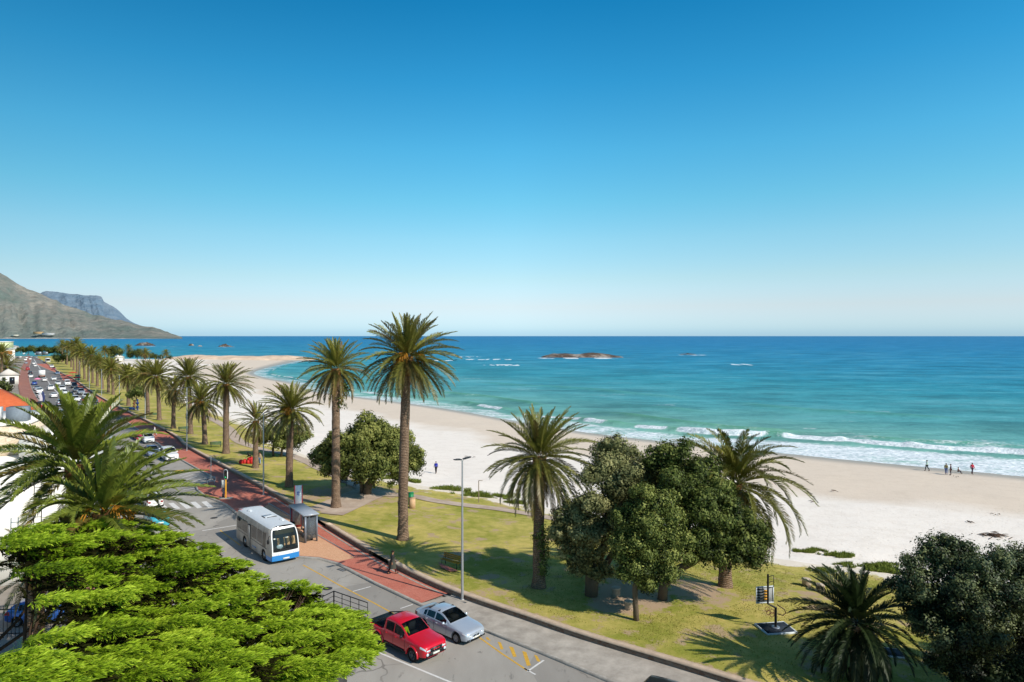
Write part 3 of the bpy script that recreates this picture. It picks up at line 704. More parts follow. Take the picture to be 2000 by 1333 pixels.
for lab, x, y, cx, cy, r, v in [
    ('palm with orange dates, eighth back from the round lawn tree end of the row', 221, 771, 217, 720, 22, 10),
    ('distant palm just behind the orange dated palm', 212, 767, 212, 716, 20, 11),
    ('distant palm behind the second lamp post of the far row', 200, 760, 194, 708, 19, 12),
    ('distant palm with full green crown above the white roofed pavilion side', 190, 755, 190, 712, 16, 10),
    ('distant tall palm rising over the green kiosk on the red pavement', 181, 749, 179, 694, 19, 11),
    ('distant palm with trunk next to the green kiosk', 173, 745, 172, 705, 15, 12),
    ('distant palm standing behind the street side kiosk trees', 165, 741, 160, 688, 17, 10),
    ('far palm in the dense crowned clump, right hand edge', 155, 736, 156, 684, 15, 11),
    ('far palm whose crown rises highest over the distant bay', 150, 731, 150, 673, 15, 12),
    ('far palm inside the dense clump, below the highest crown', 144, 724, 143, 690, 13, 10),
    ('far palm in the clump next to the parked coach', 139, 718, 140, 676, 13, 11),
    ('far palm with yellowish crown at the left of the clump', 131, 713, 131, 677, 12, 12),
    ('far palm at the left end of the clump by the traffic island', 122, 708, 122, 675, 12, 10)]:
    b = T(x, y); palm(lab, b, cy, cx, r, v, ROW, .42, 1 if v == 10 else 0)
for lab, x, y, cx, cy, r in [
    ('lone small palm before the blue bay, left of the low green trees', 251, 694, 251, 680, 8),
    ('lone palm standing beside the low spread of dark green trees by the beach', 283.5, 707, 283.5, 690, 11),
    ('lone palm at the edge of the rocky spit by the sea', 324, 704, 324, 690, 8),
    ('small palm rising above the far dark trees near the white pavilion', 205, 712, 204, 684, 10)]:
    palm(lab, T(x, y), cy, cx, r, 11, 'small palms by the far beach', .3)
palm('palm on the town side with a leaning crown of yellow fronds', G(3, 752), 690, 4, 20, 11, None, .4)
palm('lower bushy palm on the town side beside the green awning', G(20, 745), 716, 12, 25, 12, None, .4)
# middle and right-hand lawn palms
c_mid = crown(41, nf=108, L=3.7, npair=54, ll=.46, wd=.065, wind=(.3, 0), lo=-62, dead=10).mesh('crown', [palm_m])
palm('palm in the middle of the lawn with fronds arching all round, ivy on its trunk', T(1052, 1147), 893, 1054, 94, 0, None, .42, 0, c_mid, seed=5)
c_wind = crown(42, nf=84, L=4.2, npair=58, ll=.5, wd=.075, wind=(1.9, 1.2), lo=-40, bend=(45, 105)).mesh('crown', [palm_m])
palm('palm behind the leafy trees, its fronds blown over to the right', T(1416, 1146), 945, 1436, 104, 0, None, .44, 0, c_wind)
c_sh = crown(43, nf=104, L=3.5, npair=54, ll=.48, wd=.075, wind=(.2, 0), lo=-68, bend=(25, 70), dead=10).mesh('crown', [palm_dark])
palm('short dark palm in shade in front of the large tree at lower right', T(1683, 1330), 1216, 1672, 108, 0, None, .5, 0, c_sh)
# foreground palms on the town side
c_a = crown(51, nf=74, L=4.1, npair=84, ll=.56, wd=.075, wind=(.75, -.1), lo=-22, bend=(20, 74), dead=3, twist=.35).mesh('crown', [palm_near])
c_b = crown(54, nf=56, L=3.6, npair=80, ll=.52, wd=.075, wind=(.8, -.1), lo=-16, bend=(24, 80), dead=2, twist=.35).mesh('crown', [palm_near])
pa = P(150, 905, 33); pb = P(205, 1000, 30.5)
palm('large foreground palm on the left, its upper crown over the white building', Vector((pa.x, pa.y, 0)), 905, 150, 175, 0, None, .42, 0, c_a, 1.0)
palm('lower foreground palm with orange date stalks, rising behind the bright green cypress', Vector((pb.x, pb.y, 0)), 1000, 205, 165, 0, None, .42, 2, c_b, 1.0)
c_c = crown(53, nf=30, L=3.6, npair=70, ll=.5, wd=.05, wind=(-.3, 0), lo=-40, bend=(30, 80), dead=2).mesh('crown', [palm_near])
pc = P(70, 1115, 29)
palm('small palm at the left edge with hanging fronds below the white wall', Vector((pc.x, pc.y, 0)), 1115, 70, 90, 0, None, .35, 0, c_c, .62)

# ---------------------------------------------------------------- broadleaf trees
tree_m = leaf_mat('tree_leaf', (38, 44, 18), (100, 108, 50), (166, 164, 90), .18, .62, .18)
tree_m2 = leaf_mat('tree_leaf_grey', (52, 56, 32), (126, 128, 82), (184, 178, 124), .2, .65, .15)
tree_m3 = leaf_mat('tree_leaf_green', (32, 42, 17), (92, 104, 46), (156, 160, 86), .22, .6, .18)
tree_m4 = leaf_mat('tree_leaf_glossy', (21, 28, 15), (64, 76, 42), (142, 148, 98), .18, .5, .28)
barkt = Mat('tree_bark', rough=.95, spec=.1)
barkt.set(col=barkt.mix(barkt.noise(3, 6, .7, 'obj', (1, 1, .3)), srgb(70, 58, 46), srgb(128, 112, 94))).bump(barkt.noise(9, 5, .7, 'obj', (1, 1, .25)), .8, .06)
def foliage(mb, blobs, leaf, dens, rng, clump=.55, fill=.25, asp=.5, tint0=.5):
    for (c, r) in blobs:
        lt = rng.normal(0, .10)
        c = np.array(c); R = np.array(r if hasattr(r, '__len__') else (r, r, r*.9)); rm = R.mean()
        nc = max(8, int(4*PI*rm*rm/(clump*clump)*.9))
        d = rng.normal(size=(nc, 3)); d /= np.linalg.norm(d, axis=1)[:, None]
        lum = .80+.52*(rng.rand(nc, 1)-.32)
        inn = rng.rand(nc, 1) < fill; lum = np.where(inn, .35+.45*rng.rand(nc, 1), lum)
        cc = c+d*R*lum; ct = np.clip(tint0+lt+rng.normal(0, .15, nc)+.12*d[:, 2]-.3*inn[:, 0], 0, 1); cs_ = clump*(.55+.75*rng.rand(nc))  # deep clumps tinted darker, upward ones lighter: shading put into the leaf colour
        k = max(3, int(dens*clump*clump*1.35)); n = nc*k
        off = rng.normal(size=(n, 3))*.5; off /= np.maximum(1, np.linalg.norm(off, axis=1)/1.05)[:, None]
        p = np.repeat(cc, k, 0)+off*np.repeat(cs_, k)[:, None]
        nrm = np.repeat(d, k, 0)*.7+off*1.1+rng.normal(size=(n, 3))*.30+np.array([0, 0, .25]); nrm /= np.linalg.norm(nrm, axis=1)[:, None]
        a = np.cross(nrm, rng.normal(size=(n, 3))); a /= np.linalg.norm(a, axis=1)[:, None]+1e-6; b = np.cross(nrm, a)
        s = leaf*1.1*(.65+.7*rng.rand(n, 1)); a = a*s*.5; b = b*s*.5*asp
        V = np.stack([p-a, p+b*1.0+a*.1, p+a, p-b*1.0+a*.1], 1).reshape(-1, 3)
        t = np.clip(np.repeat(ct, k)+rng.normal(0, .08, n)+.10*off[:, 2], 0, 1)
        mb.add(V, np.arange(n*4).reshape(n, 4), 0, tint=np.repeat(t, 4))
def limb(mb, a, b, r0, r1, rng, sag=.3, seg=9):
    a, b = Vector(a), Vector(b); n = 7; pts = []
    j = Vector(rng.normal(0, 1, 3))*(b-a).length*.06
    for i in range(n):
        t = i/(n-1); p = a.lerp(b, t)+Vector((0, 0, sag*math.sin(PI*t)))+j*math.sin(PI*t); pts.append(p)
    mb.tube(pts, [r0+(r1-r0)*i/(n-1) for i in range(n)], seg)
def broad_tree(label, base, blobs_px, mat_, trunks, leaf=.16, dens=150, clump=.6, seed=1, tint0=.5, name='leafy_tree', group=None, fill=.25, cat='tree', nlobe=8, nlimb=20):
    """blobs_px: (px, py, rpx, depth offset); trunks: list of polylines with radii, relative to the base"""
    rng = np.random.RandomState(seed); root = thing(name, label, cat, base, 0, group)
    bl = []; lobes = []
    for q in blobs_px:
        px, py, rp, dy = q[:4]; Y = base.y+dy; c = P(px, py, Y)-base; r = rp*Y/F; bl.append((tuple(c), r))
        for k in range(nlobe):
            d = Vector(rng.normal(size=3)); d.z = abs(d.z)*.9-.25; d.normalize(); lobes.append((tuple(c+d*r*rng.uniform(.55, 1.12)), r*rng.uniform(.24, .50)))
    mt = MB()
    for pl, r0, r1 in trunks: mt.tube([(p[0], p[1], p[2]) for p in pl], [r0+(r1-r0)*i/(len(pl)-1) for i in range(len(pl))], 10)
    top = Vector(trunks[0][0][-1]); r1 = trunks[0][2]
    ends = [Vector(t[0][-1]) for t in trunks]
    for (c, r) in bl[:nlimb]:
        e = min(ends, key=lambda v: (v-Vector(c)).length); limb(mt, e, Vector(c)*.92+e*.08, r1*.55, .05, rng, .1, 6)
    mt.obj('trunk', barkt.m, root, smooth=True)
    mb = MB(); foliage(mb, [(c, r*.72) for c, r in bl], leaf, dens*.8, rng, clump, fill, tint0=tint0-.22); foliage(mb, lobes, leaf, dens, rng, min(clump, .38 if nlobe else clump), .15, tint0=tint0+.05); mb.obj('crown', mat_, root)  # core leaves darkened to stand for shade inside the crown
    return root
b1 = T(716, 966)
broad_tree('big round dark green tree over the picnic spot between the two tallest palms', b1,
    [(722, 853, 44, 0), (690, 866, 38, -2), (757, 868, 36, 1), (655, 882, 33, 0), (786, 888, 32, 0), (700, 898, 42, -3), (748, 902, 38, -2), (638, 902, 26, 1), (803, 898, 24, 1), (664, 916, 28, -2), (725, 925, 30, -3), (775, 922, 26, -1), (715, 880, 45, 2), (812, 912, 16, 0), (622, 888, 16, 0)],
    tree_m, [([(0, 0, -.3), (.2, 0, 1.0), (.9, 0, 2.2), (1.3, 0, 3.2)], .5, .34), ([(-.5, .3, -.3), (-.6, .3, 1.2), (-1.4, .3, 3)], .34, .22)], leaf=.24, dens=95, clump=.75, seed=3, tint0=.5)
b2 = T(1155, 1164)
broad_tree('grey green leafy tree with a thick forked trunk, right of the ivy trunk palm', b2,
    [(1200, 905, 38, 1), (1235, 915, 40, 2), (1172, 935, 34, 0), (1215, 945, 42, 0), (1265, 935, 36, 2), (1150, 985, 30, -1), (1190, 985, 36, 1), (1240, 985, 36, 1), (1110, 1015, 30, 0), (1140, 1045, 34, -1), (1105, 1060, 28, 0), (1150, 1085, 30, -.5), (1175, 1030, 32, -.5), (1120, 1090, 22, 0), (1130, 1000, 26, 0), (1140, 1110, 22, 0), (1262, 985, 34, 1), (1285, 955, 32, 2), (1225, 1030, 34, 0), (1175, 1120, 18, -.5), (1180, 880, 20, 1), (1090, 1040, 16, 0)],
    tree_m2, [([(0, 0, -.3), (.15, 0, 1.2), (.6, 0, 2.8), (1.3, .2, 4.6)], .42, .26), ([(-.1, .2, .3), (.9, .3, 1.8), (2.0, .4, 3.6)], .3, .2), ([(-.2, 0, -.3), (-.2, 0, 1.5), (-.7, 0, 3.2)], .26, .16)], leaf=.17, dens=150, clump=.55, seed=5, tint0=.5)
b3 = T(1243, 1212)
broad_tree('small bright green tree with one thin pale trunk in front of the others', b3,
    [(1275, 985, 28, 0), (1290, 1010, 30, .3), (1262, 1025, 34, 0), (1300, 1045, 32, .3), (1240, 1060, 34, 0), (1285, 1080, 36, 0), (1225, 1090, 28, 0), (1318, 1085, 26, .4), (1255, 1105, 32, -.3), (1290, 1120, 28, 0), (1268, 1140, 22, 0), (1230, 1120, 20, 0), (1255, 960, 14, 0), (1312, 1005, 26, .5), (1228, 1010, 26, .5), (1210, 1062, 22, .5), (1330, 1060, 22, .5), (1300, 970, 18, .5)],
    tree_m3, [([(0, 0, -.3), (-.05, 0, 1.0), (-.1, 0, 2.0), (.25, 0, 3.2), (.7, 0, 4.6)], .19, .13)], leaf=.15, dens=170, clump=.45, seed=6, tint0=.55)
b4 = T(1293, 1171)
broad_tree('dark green tree with a trunk leaning right under its heavy crown', b4,
    [(1290, 905, 36, -0.2), (1330, 910, 40, -0.2), (1365, 925, 34, -1.2), (1320, 950, 38, -2.2), (1360, 965, 38, -2.2), (1395, 960, 32, -1.2), (1420, 975, 30, -0.2), (1340, 1000, 36, -2.2), (1375, 1015, 36, -2.7), (1425, 1010, 36, -1.2), (1455, 1030, 32, -1.2), (1400, 1045, 36, -2.2), (1355, 1045, 30, -2.5), (1440, 1065, 34, -1.7), (1478, 1065, 28, -1.2), (1465, 1090, 24, -1.7), (1360, 1075, 26, -2.2), (1420, 1090, 26, -2.2), (1385, 1085, 22, -2.2), (1495, 1050, 18, -1.2)],
    tree_m3, [([(0, 0, -.3), (.1, 0, .9), (.8, 0, 1.9), (2.2, .2, 2.5), (3.1, .3, 3.3)], .36, .22), ([(0, .1, .3), (.3, .2, 2.4), (.9, .3, 4.6), (1.3, .3, 6)], .26, .16)], leaf=.17, dens=150, clump=.55, seed=7, tint0=.33)
b5 = Vector(P(1905, 1300, 34)); b5.z = 0
b5.z = onland(b5.x, b5.y)
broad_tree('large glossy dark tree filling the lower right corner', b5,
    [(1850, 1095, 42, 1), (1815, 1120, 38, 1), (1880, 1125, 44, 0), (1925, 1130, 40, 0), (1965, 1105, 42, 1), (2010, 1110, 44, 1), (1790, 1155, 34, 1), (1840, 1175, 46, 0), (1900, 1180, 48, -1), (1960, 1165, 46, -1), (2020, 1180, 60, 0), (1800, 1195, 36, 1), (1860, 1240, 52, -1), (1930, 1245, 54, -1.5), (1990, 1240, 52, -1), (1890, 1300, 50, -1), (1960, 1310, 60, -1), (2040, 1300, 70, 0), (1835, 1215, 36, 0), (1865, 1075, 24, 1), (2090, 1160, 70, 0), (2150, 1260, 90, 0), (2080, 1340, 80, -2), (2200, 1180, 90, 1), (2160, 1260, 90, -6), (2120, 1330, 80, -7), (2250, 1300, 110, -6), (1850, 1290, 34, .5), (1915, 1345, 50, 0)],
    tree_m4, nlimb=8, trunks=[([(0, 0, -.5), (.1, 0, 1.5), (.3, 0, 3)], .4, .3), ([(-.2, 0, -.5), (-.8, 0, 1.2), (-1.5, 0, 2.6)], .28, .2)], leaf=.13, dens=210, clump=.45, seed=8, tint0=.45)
b6 = T(542, 892)
broad_tree('shady tree with slim dark trunks behind the palm with reddish dates', b6,
    [(525, 850, 24, 0), (560, 845, 26, 0), (590, 855, 20, 1), (545, 858, 26, -1), (575, 862, 22, 0), (510, 856, 16, 0)], tree_m,
    [([(-.6, 0, -.2), (-.7, 0, 1.2), (-.3, 0, 2.4)], .2, .14), ([(.5, 0, -.2), (.7, 0, 1.2), (1.4, 0, 2.4)], .2, .14)], leaf=.26, dens=70, clump=.8, seed=9)
b7 = T(262, 800)
broad_tree('little round tree beside the tall blue and brown totem sculptures', b7, [(270, 764, 13, 0), (260, 770, 10, 0), (280, 769, 9, 0), (268, 756, 9, 0)], tree_m3,
    [([(0, 0, -.2), (.1, 0, 1.2), (.5, 0, 2.4)], .16, .1)], leaf=.35, dens=45, clump=.9, seed=10, nlobe=4)
far = [('low wide dark tree by the beach behind the white pavilion', 268, 705, [(255, 692, 10, 0), (270, 690, 11, 0), (285, 693, 9, 0), (298, 695, 7, 0)]),
       ('dark round tree on the far lawn above the white pavilion', 222, 708, [(212, 685, 9, 0), (224, 682, 11, 0), (234, 687, 9, 0), (218, 693, 9, 0)]),
       ('low bush line at the landward end of the rocky spit', 310, 703, [(305, 698, 5, 0), (315, 698, 6, 0), (330, 698, 5, 0)]),
       ('dark tree at the far end of the road, left of the bus lane', 56, 694, [(48, 684, 7, 0), (58, 681, 8, 0), (66, 683, 7, 0)]),
       ('dark tree crowding the far end of the road behind the queue of cars', 82, 697, [(74, 684, 8, 0), (84, 681, 9, 0), (94, 684, 8, 0)]),
       ('dark tree by the far traffic island, left of the palm clump', 106, 700, [(100, 685, 8, 0), (110, 682, 9, 0), (117, 687, 8, 0)]),
       ('shaded tree under the far palm clump beside the parked coach', 128, 712, [(115, 700, 8, 0), (125, 696, 9, 0), (134, 700, 8, 0), (108, 696, 6, 0)]),
       ('small dark tree beyond the white houses at the left edge', 40, 690, [(33, 684, 5, 0), (41, 682, 6, 0)]),
       ('dark shrub on the town side beneath the bushy palm', 6, 765, [(4, 752, 9, 0), (14, 757, 7, 0)])]
for i, (lab, x, y, bl) in enumerate(far):
    base = G(x, y) if x < 130 else T(x, y)
    broad_tree(lab, base, bl, tree_m if i not in (4, 5, 6) else tree_m3, [([(0, 0, -.2), (0, 0, 2), (.2, 0, 3.5)], .3, .2)], leaf=.8, dens=14, clump=1.6, seed=20+i, tint0=.4, nlobe=0)
# ivy clinging to the middle palm
rng = np.random.RandomState(77); base = T(1052, 1147); ivy = MB()
foliage(ivy, [((.2, -.2, 3.6), (.5, .5, .9)), ((.35, -.2, 2.6), (.45, .5, .9)), ((.3, -.2, 1.6), (.4, .45, .8))], .15, 120, rng, .35)
iv = thing('climbing_ivy', 'leafy ivy climbing the trunk of the middle lawn palm', 'climbing plant', base); ivy.obj('leaves', tree_m3, iv)
b_ = T(656, 992); hp = P(675, 775, b_.y)-b_; vn = MB()
foliage(vn, [((hp.x, -.3, hp.z+.7), (.5, .4, .8)), ((hp.x-.35, -.3, hp.z-.6), (.35, .3, .9))], .2, 60, rng, .4)
v_ = thing('climbing_ivy', 'green creeper hanging below the crown of the tall pale trunk palm', 'climbing plant', b_); vn.obj('leaves', tree_m3, v_)

# ---------------------------------------------------------------- wind-shaped cypress in the left foreground
cyp = leaf_mat('cypress_foliage', (54, 78, 12), (140, 168, 30), (194, 212, 66), .14, .6, .2)
cbark = Mat('cypress_bark', rough=.95, spec=.1)
cbark.set(col=cbark.mix(cbark.noise(4, 6, .7, 'obj', (1, 1, .3)), srgb(40, 30, 24), srgb(92, 72, 56))).bump(cbark.noise(10, 5, .7, 'obj', (1, 1, .25)), .8, .05)
rng = np.random.RandomState(5)
def canopy(px, py, dz=0.):
    z = 10.6-4.2*px/745+dz; Y = (HC-z)*F/(py-HOR); return Vector(((px-1000)*Y/F, Y, z))
poly_c = [(45, 1052), (75, 1032), (120, 1026), (165, 1022), (215, 1018), (290, 1034), (335, 1056), (392, 1070), (392, 1086), (372, 1096), (410, 1098), (455, 1106), (470, 1120), (515, 1144), (570, 1146), (600, 1170), (650, 1200), (672, 1200), (676, 1226), (705, 1256),
          (665, 1296), (610, 1340), (330, 1345), (250, 1310), (170, 1335), (165, 1290), (235, 1265), (200, 1215), (185, 1150), (120, 1135), (60, 1128), (70, 1085), (42, 1062)]
def inside(x, y, pl):
    r = False
    for i in range(len(pl)):
        (x0, y0), (x1, y1) = pl[i], pl[i-1]
        if (y0 > y) != (y1 > y) and x < (x1-x0)*(y-y0)/(y1-y0)+x0: r = not r
    return r
plates = []
tries = 0
while len(plates) < 240 and tries < 30000:
    tries += 1; x, y = rng.uniform(15, 745), rng.uniform(1016, 1345)
    if not inside(x, y, poly_c): continue
    ky = 19 if y < 1100 else 27
    if any(abs(x-a)/66+abs(y-b)/(ky-4) < 1 for a, b, *_ in plates): continue
    plates.append((x, y, rng.choice([-.85, -.4, 0, .35])+rng.normal(0, .12), rng.uniform(.40, .66)))
for q in [(98, 1172, .45), (128, 1168, .5), (190, 1178, .5), (215, 1196, .4), (175, 1228, .45), (200, 1222, .5), (85, 1252, .5), (110, 1245, .55), (130, 1236, .5), (20, 1310, .9), (60, 1320, .9), (100, 1318, .8), (35, 1290, .7), (80, 1295, .7), (5, 1330, .9), (125, 1325, .7), (60, 1340, .8),
          (705, 1250, .35), (700, 1268, .4), (670, 1206, .35), (660, 1198, .35), (400, 1080, .4), (400, 1072, .35), (600, 1152, .4), (465, 1104, .35), (445, 1100, .4), (28, 1052, .45), (45, 1044, .5), (630, 1190, .4), (650, 1225, .5), (690, 1247, .4), (570, 1142, .4), (625, 1200, .5), (650, 1207, .5), (610, 1190, .5), (665, 1225, .5), (680, 1240, .5), (655, 1245, .5), (685, 1260, .45), (670, 1278, .5), (635, 1225, .55), (700, 1256, .35), (675, 1212, .4), (610, 1215, .55), (660, 1218, .45)]:
    plates.append((q[0], q[1], rng.normal(0, .15), q[2]*.75))
base_c = Vector((-21.5, 25.5, 0)); root_c = thing('cypress_tree', 'wind swept cypress with flat bright lime green layers across the left foreground', 'tree', base_c)
tw = MB(); fol = MB()
fork = Vector((-20.4, 25.4, 5.4)); fork2 = Vector((-17.5, 24.4, 5.8)); fork3 = Vector((-13.5, 23.6, 5.6)); fork4 = Vector((-10., 23.8, 5.4))
tw.tube([Vector((0, 0, -.5)), Vector((.1, .1, 2.2)), Vector((.5, 0, 4)), fork-base_c], [.62, .5, .42, .34], 12)
tw.tube([Vector((2.6, -1.2, -.5)), Vector((2.8, -1.1, 2.5)), fork2-base_c], [.5, .4, .3], 12)
tw.tube([fork-base_c, fork2-base_c, (fork2.lerp(fork3, .5)+Vector((0, 0, .3)))-base_c, fork3-base_c, fork4-base_c], [.3, .28, .24, .2, .12], 10)
forks = [fork, fork2, fork3, fork4, fork2.lerp(fork3, .5)]
def sprays(c, R, n, rng, lift=.25):
    a = rng.rand(n)*2*PI; r = np.sqrt(rng.rand(n)); x = r*np.cos(a); y = r*np.sin(a); rag = 1+.22*np.sin(3*a+c.x*7)+.15*np.sin(7*a+c.y*5)
    ctr = np.stack([c.x+x*R*1.75*rag, c.y+y*R*.72*rag, c.z+(1-r**2)*R*.13+.12*x*R+.09*R*np.sin(x*5+c.y*9)*np.cos(y*4)+rng.normal(0, .025, n)], -1)
    out = np.stack([x*.42+.95, y*.62-.10, .05+.12*(1-r)+rng.normal(0, .10, n)], -1)+rng.normal(0, .16, (n, 3)); out /= np.linalg.norm(out, axis=1)[:, None]
    return ctr, out, r
def add_sprays(ctr, out, tint, rng, L=.36, m=13, w=.013):
    n = len(ctr)
    s1 = np.cross(out, np.array([0, 0, 1.])); s1 /= np.linalg.norm(s1, axis=1)[:, None]+1e-6; up = np.cross(s1, out)
    for j in range(m):
        t = (j+.3)/m; ang = rng.uniform(-.9, .9, n); roll = rng.uniform(0, 2*PI, n)
        d = out+(s1*np.cos(roll)[:, None]+up*np.sin(roll)[:, None])*(.75-.35*t)*np.abs(ang)[:, None]; d /= np.linalg.norm(d, axis=1)[:, None]
        p = ctr+out*(L*t*.75)[..., None] if hasattr(L, '__len__') else ctr+out*L*t*.75
        l = L*.5*(1.1-.4*t)*(.7+.6*rng.rand(n, 1)); sd = np.cross(d, rng.normal(size=(n, 3))); sd /= np.linalg.norm(sd, axis=1)[:, None]+1e-6
        V = np.stack([p-sd*w*.25, p+d*l*.45+sd*w, p+d*l, p+d*l*.45-sd*w], 1).reshape(-1, 3)
        fol.add(V, np.arange(n*4).reshape(n, 4), 0, tint=np.repeat(np.clip(tint-.22+.5*t+rng.normal(0, .06, n), 0, 1), 4))
for (x, y, dz, R) in plates:
    c = canopy(x, y, dz); n = int(560*R*R+30)
    ctr, out, r = sprays(c, R, n, rng); pt = rng.normal(.48, .13)
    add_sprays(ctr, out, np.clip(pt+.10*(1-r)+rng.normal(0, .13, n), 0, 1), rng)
    f = min(forks, key=lambda v: (v-c).length)
    pts = [f, f.lerp(c, .4)+Vector((0, 0, -.5)), f.lerp(c, .75)+Vector((0, 0, -.35)), c+Vector((0, 0, -.12))]
    if x < 340 and rng.rand() < .72: continue
    tw.tube([p-base_c for p in pts], [.075, .06, .04, .02], 6)
    for k in range(3):
        e = c+Vector((rng.uniform(-.9, 1.1)*R, rng.uniform(-.8, .8)*R, -.1)); tw.tube([p-base_c for p in (f.lerp(c, .7)+Vector((0, 0, -.4)), e)], [.03, .012], 5)
inner = MB(); keepfol = fol; fol = inner  # dark inner sprays, added so the gaps between plates look shaded
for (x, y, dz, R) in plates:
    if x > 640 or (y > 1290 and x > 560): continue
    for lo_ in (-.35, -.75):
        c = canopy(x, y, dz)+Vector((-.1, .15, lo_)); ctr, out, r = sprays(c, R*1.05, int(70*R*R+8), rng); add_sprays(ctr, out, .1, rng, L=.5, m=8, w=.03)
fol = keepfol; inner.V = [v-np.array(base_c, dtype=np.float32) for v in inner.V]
inner.obj('inner_shade_twigs', leaf_mat('cypress_inner_shade', (34, 30, 14), (46, 50, 16), (58, 70, 18), .05, .9, .05), root_c)
fol.V = [v-np.array(base_c, dtype=np.float32) for v in fol.V]
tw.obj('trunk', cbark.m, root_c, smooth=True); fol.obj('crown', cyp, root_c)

# ---------------------------------------------------------------- grass tufts over the near lawn
gm2 = leaf_mat('grass_blade', (186, 164, 98), (134, 130, 58), (160, 152, 74), .25, .8, .1)
rng = np.random.RandomState(12); n = 90000
u = rng.uniform(4, 120, n); iu = u.astype(int); fu = u-iu; tq = rng.rand(n)
pa_ = Vl.reshape(NU, NT_, 3); jt = tq*(NT_-1.001); ij = jt.astype(int); fj = (jt-ij)[:, None]
g0 = pa_[iu, ij]*(1-fj)+pa_[iu, ij+1]*fj; g1 = pa_[iu+1, ij]*(1-fj)+pa_[iu+1, ij+1]*fj; gp = g0*(1-fu[:, None])+g1*fu[:, None]
wr_ = wear[iu, ij]; eg_ = edge[iu, ij]
keep = (fbm(gp[:, 0]/1.7, gp[:, 1]/1.7, 4)+.35*(rng.rand(n)-.5) > .46)&(wr_ < .35)&(eg_ > .35)&(gp[:, 1] < 95); gp = gp[keep]; n = len(gp)
d = rng.normal(size=(n, 3))*.55+np.array([0, 0, .75]); d /= np.linalg.norm(d, axis=1)[:, None]; s2 = np.cross(d, rng.normal(size=(n, 3))); s2 /= np.linalg.norm(s2, axis=1)[:, None]; l = .055*(.6+.9*rng.rand(n, 1))
gr_ = MB().add(np.stack([gp-s2*.03, gp+s2*.03, gp+d*l], 1).reshape(-1, 3), np.arange(n*3).reshape(n, 3), 0, tint=np.repeat(np.clip(.55+.5*(fbm(gp[:, 0]/6, gp[:, 1]/6, 3)-.5)+rng.normal(0, .2, n), 0, 1), 3)).obj('grass', gm2)
gr_['kind'] = 'stuff'; gr_['label'] = 'short patchy grass growing on the near lawn'; gr_['category'] = 'grass'
# ================================================================ vehicles
def paint(name, rgb, metal=.0, rough=.28):
    m = Mat(name, srgb(*rgb), rough, .5, metal)
    n = m.noise(3, 4, .6, 'obj'); c = srgb(*rgb)
    m.set(col=m.mix(m.math('MULTIPLY', m.ramp(n, [(.45, 0.), (.8, .5)]), .35), c, tuple(v*.72+.03 for v in c[:3])))
    m.b.inputs['Coat Weight'].default_value = .5; m.b.inputs['Coat Roughness'].default_value = .08; return m.m
PW = paint('white_car_paint', (232, 230, 226)); PS = paint('silver_car_paint', (172, 180, 188), .55, .32); PR = paint('red_car_paint', (196, 14, 36)); PB = paint('blue_car_paint', (44, 84, 150))
PD = paint('dark_car_paint', (34, 38, 44)); PG = paint('grey_car_paint', (96, 100, 106), .4); PSB = paint('blue_silver_car_paint', (140, 152, 176), .45, .32); PRD = paint('dark_red_car_paint', (150, 40, 44)); PSV = paint('bright_silver_paint', (182, 190, 200), .35, .3); PTE = paint('teal_car_paint', (60, 158, 176))
glass = Mat('car_glass', srgb(14, 18, 22), .05, .6).m
def clear_glass(name, tint=(40, 48, 52), fac=.5):
    m = Mat(name, srgb(*tint), .04, .7); t = m.n('ShaderNodeBsdfTransparent'); t.inputs[0].default_value = (.62, .68, .68, 1)
    mx = m.n('ShaderNodeMixShader'); mx.inputs[0].default_value = fac
    m.nt.links.new(m.b.outputs[0], mx.inputs[1]); m.nt.links.new(t.outputs[0], mx.inputs[2]); m.nt.links.new(mx.outputs[0], m.out.inputs[0]); return m.m
wglass = clear_glass('windscreen_glass', (16, 22, 24), .74)
rubber = plain('tyre_rubber', (26, 26, 27), .85, .2, var=.2); blackp = plain('black_plastic', (24, 25, 27), .5, .35, var=.15)
alloy = Mat('alloy', srgb(168, 170, 172), .3, .5, .7).m; dalloy = Mat('dark_alloy', srgb(92, 94, 97), .35, .5, .5).m
chrome = Mat('chrome', srgb(200, 202, 205), .15, .5, .9).m
lampm = Mat('headlight_lens', srgb(214, 220, 224), .08, .7, .2).m; redl = Mat('tail_light', srgb(150, 16, 20), .15, .6).m
orangel = Mat('indicator_lens', srgb(214, 120, 40), .2, .6).m
platem = plain('number_plate', (226, 224, 210), .5, .3, var=.06); seatm = plain('seat_fabric', (58, 56, 56), .9, .1); ygrey = plain('dashboard', (40, 42, 44), .8, .2)

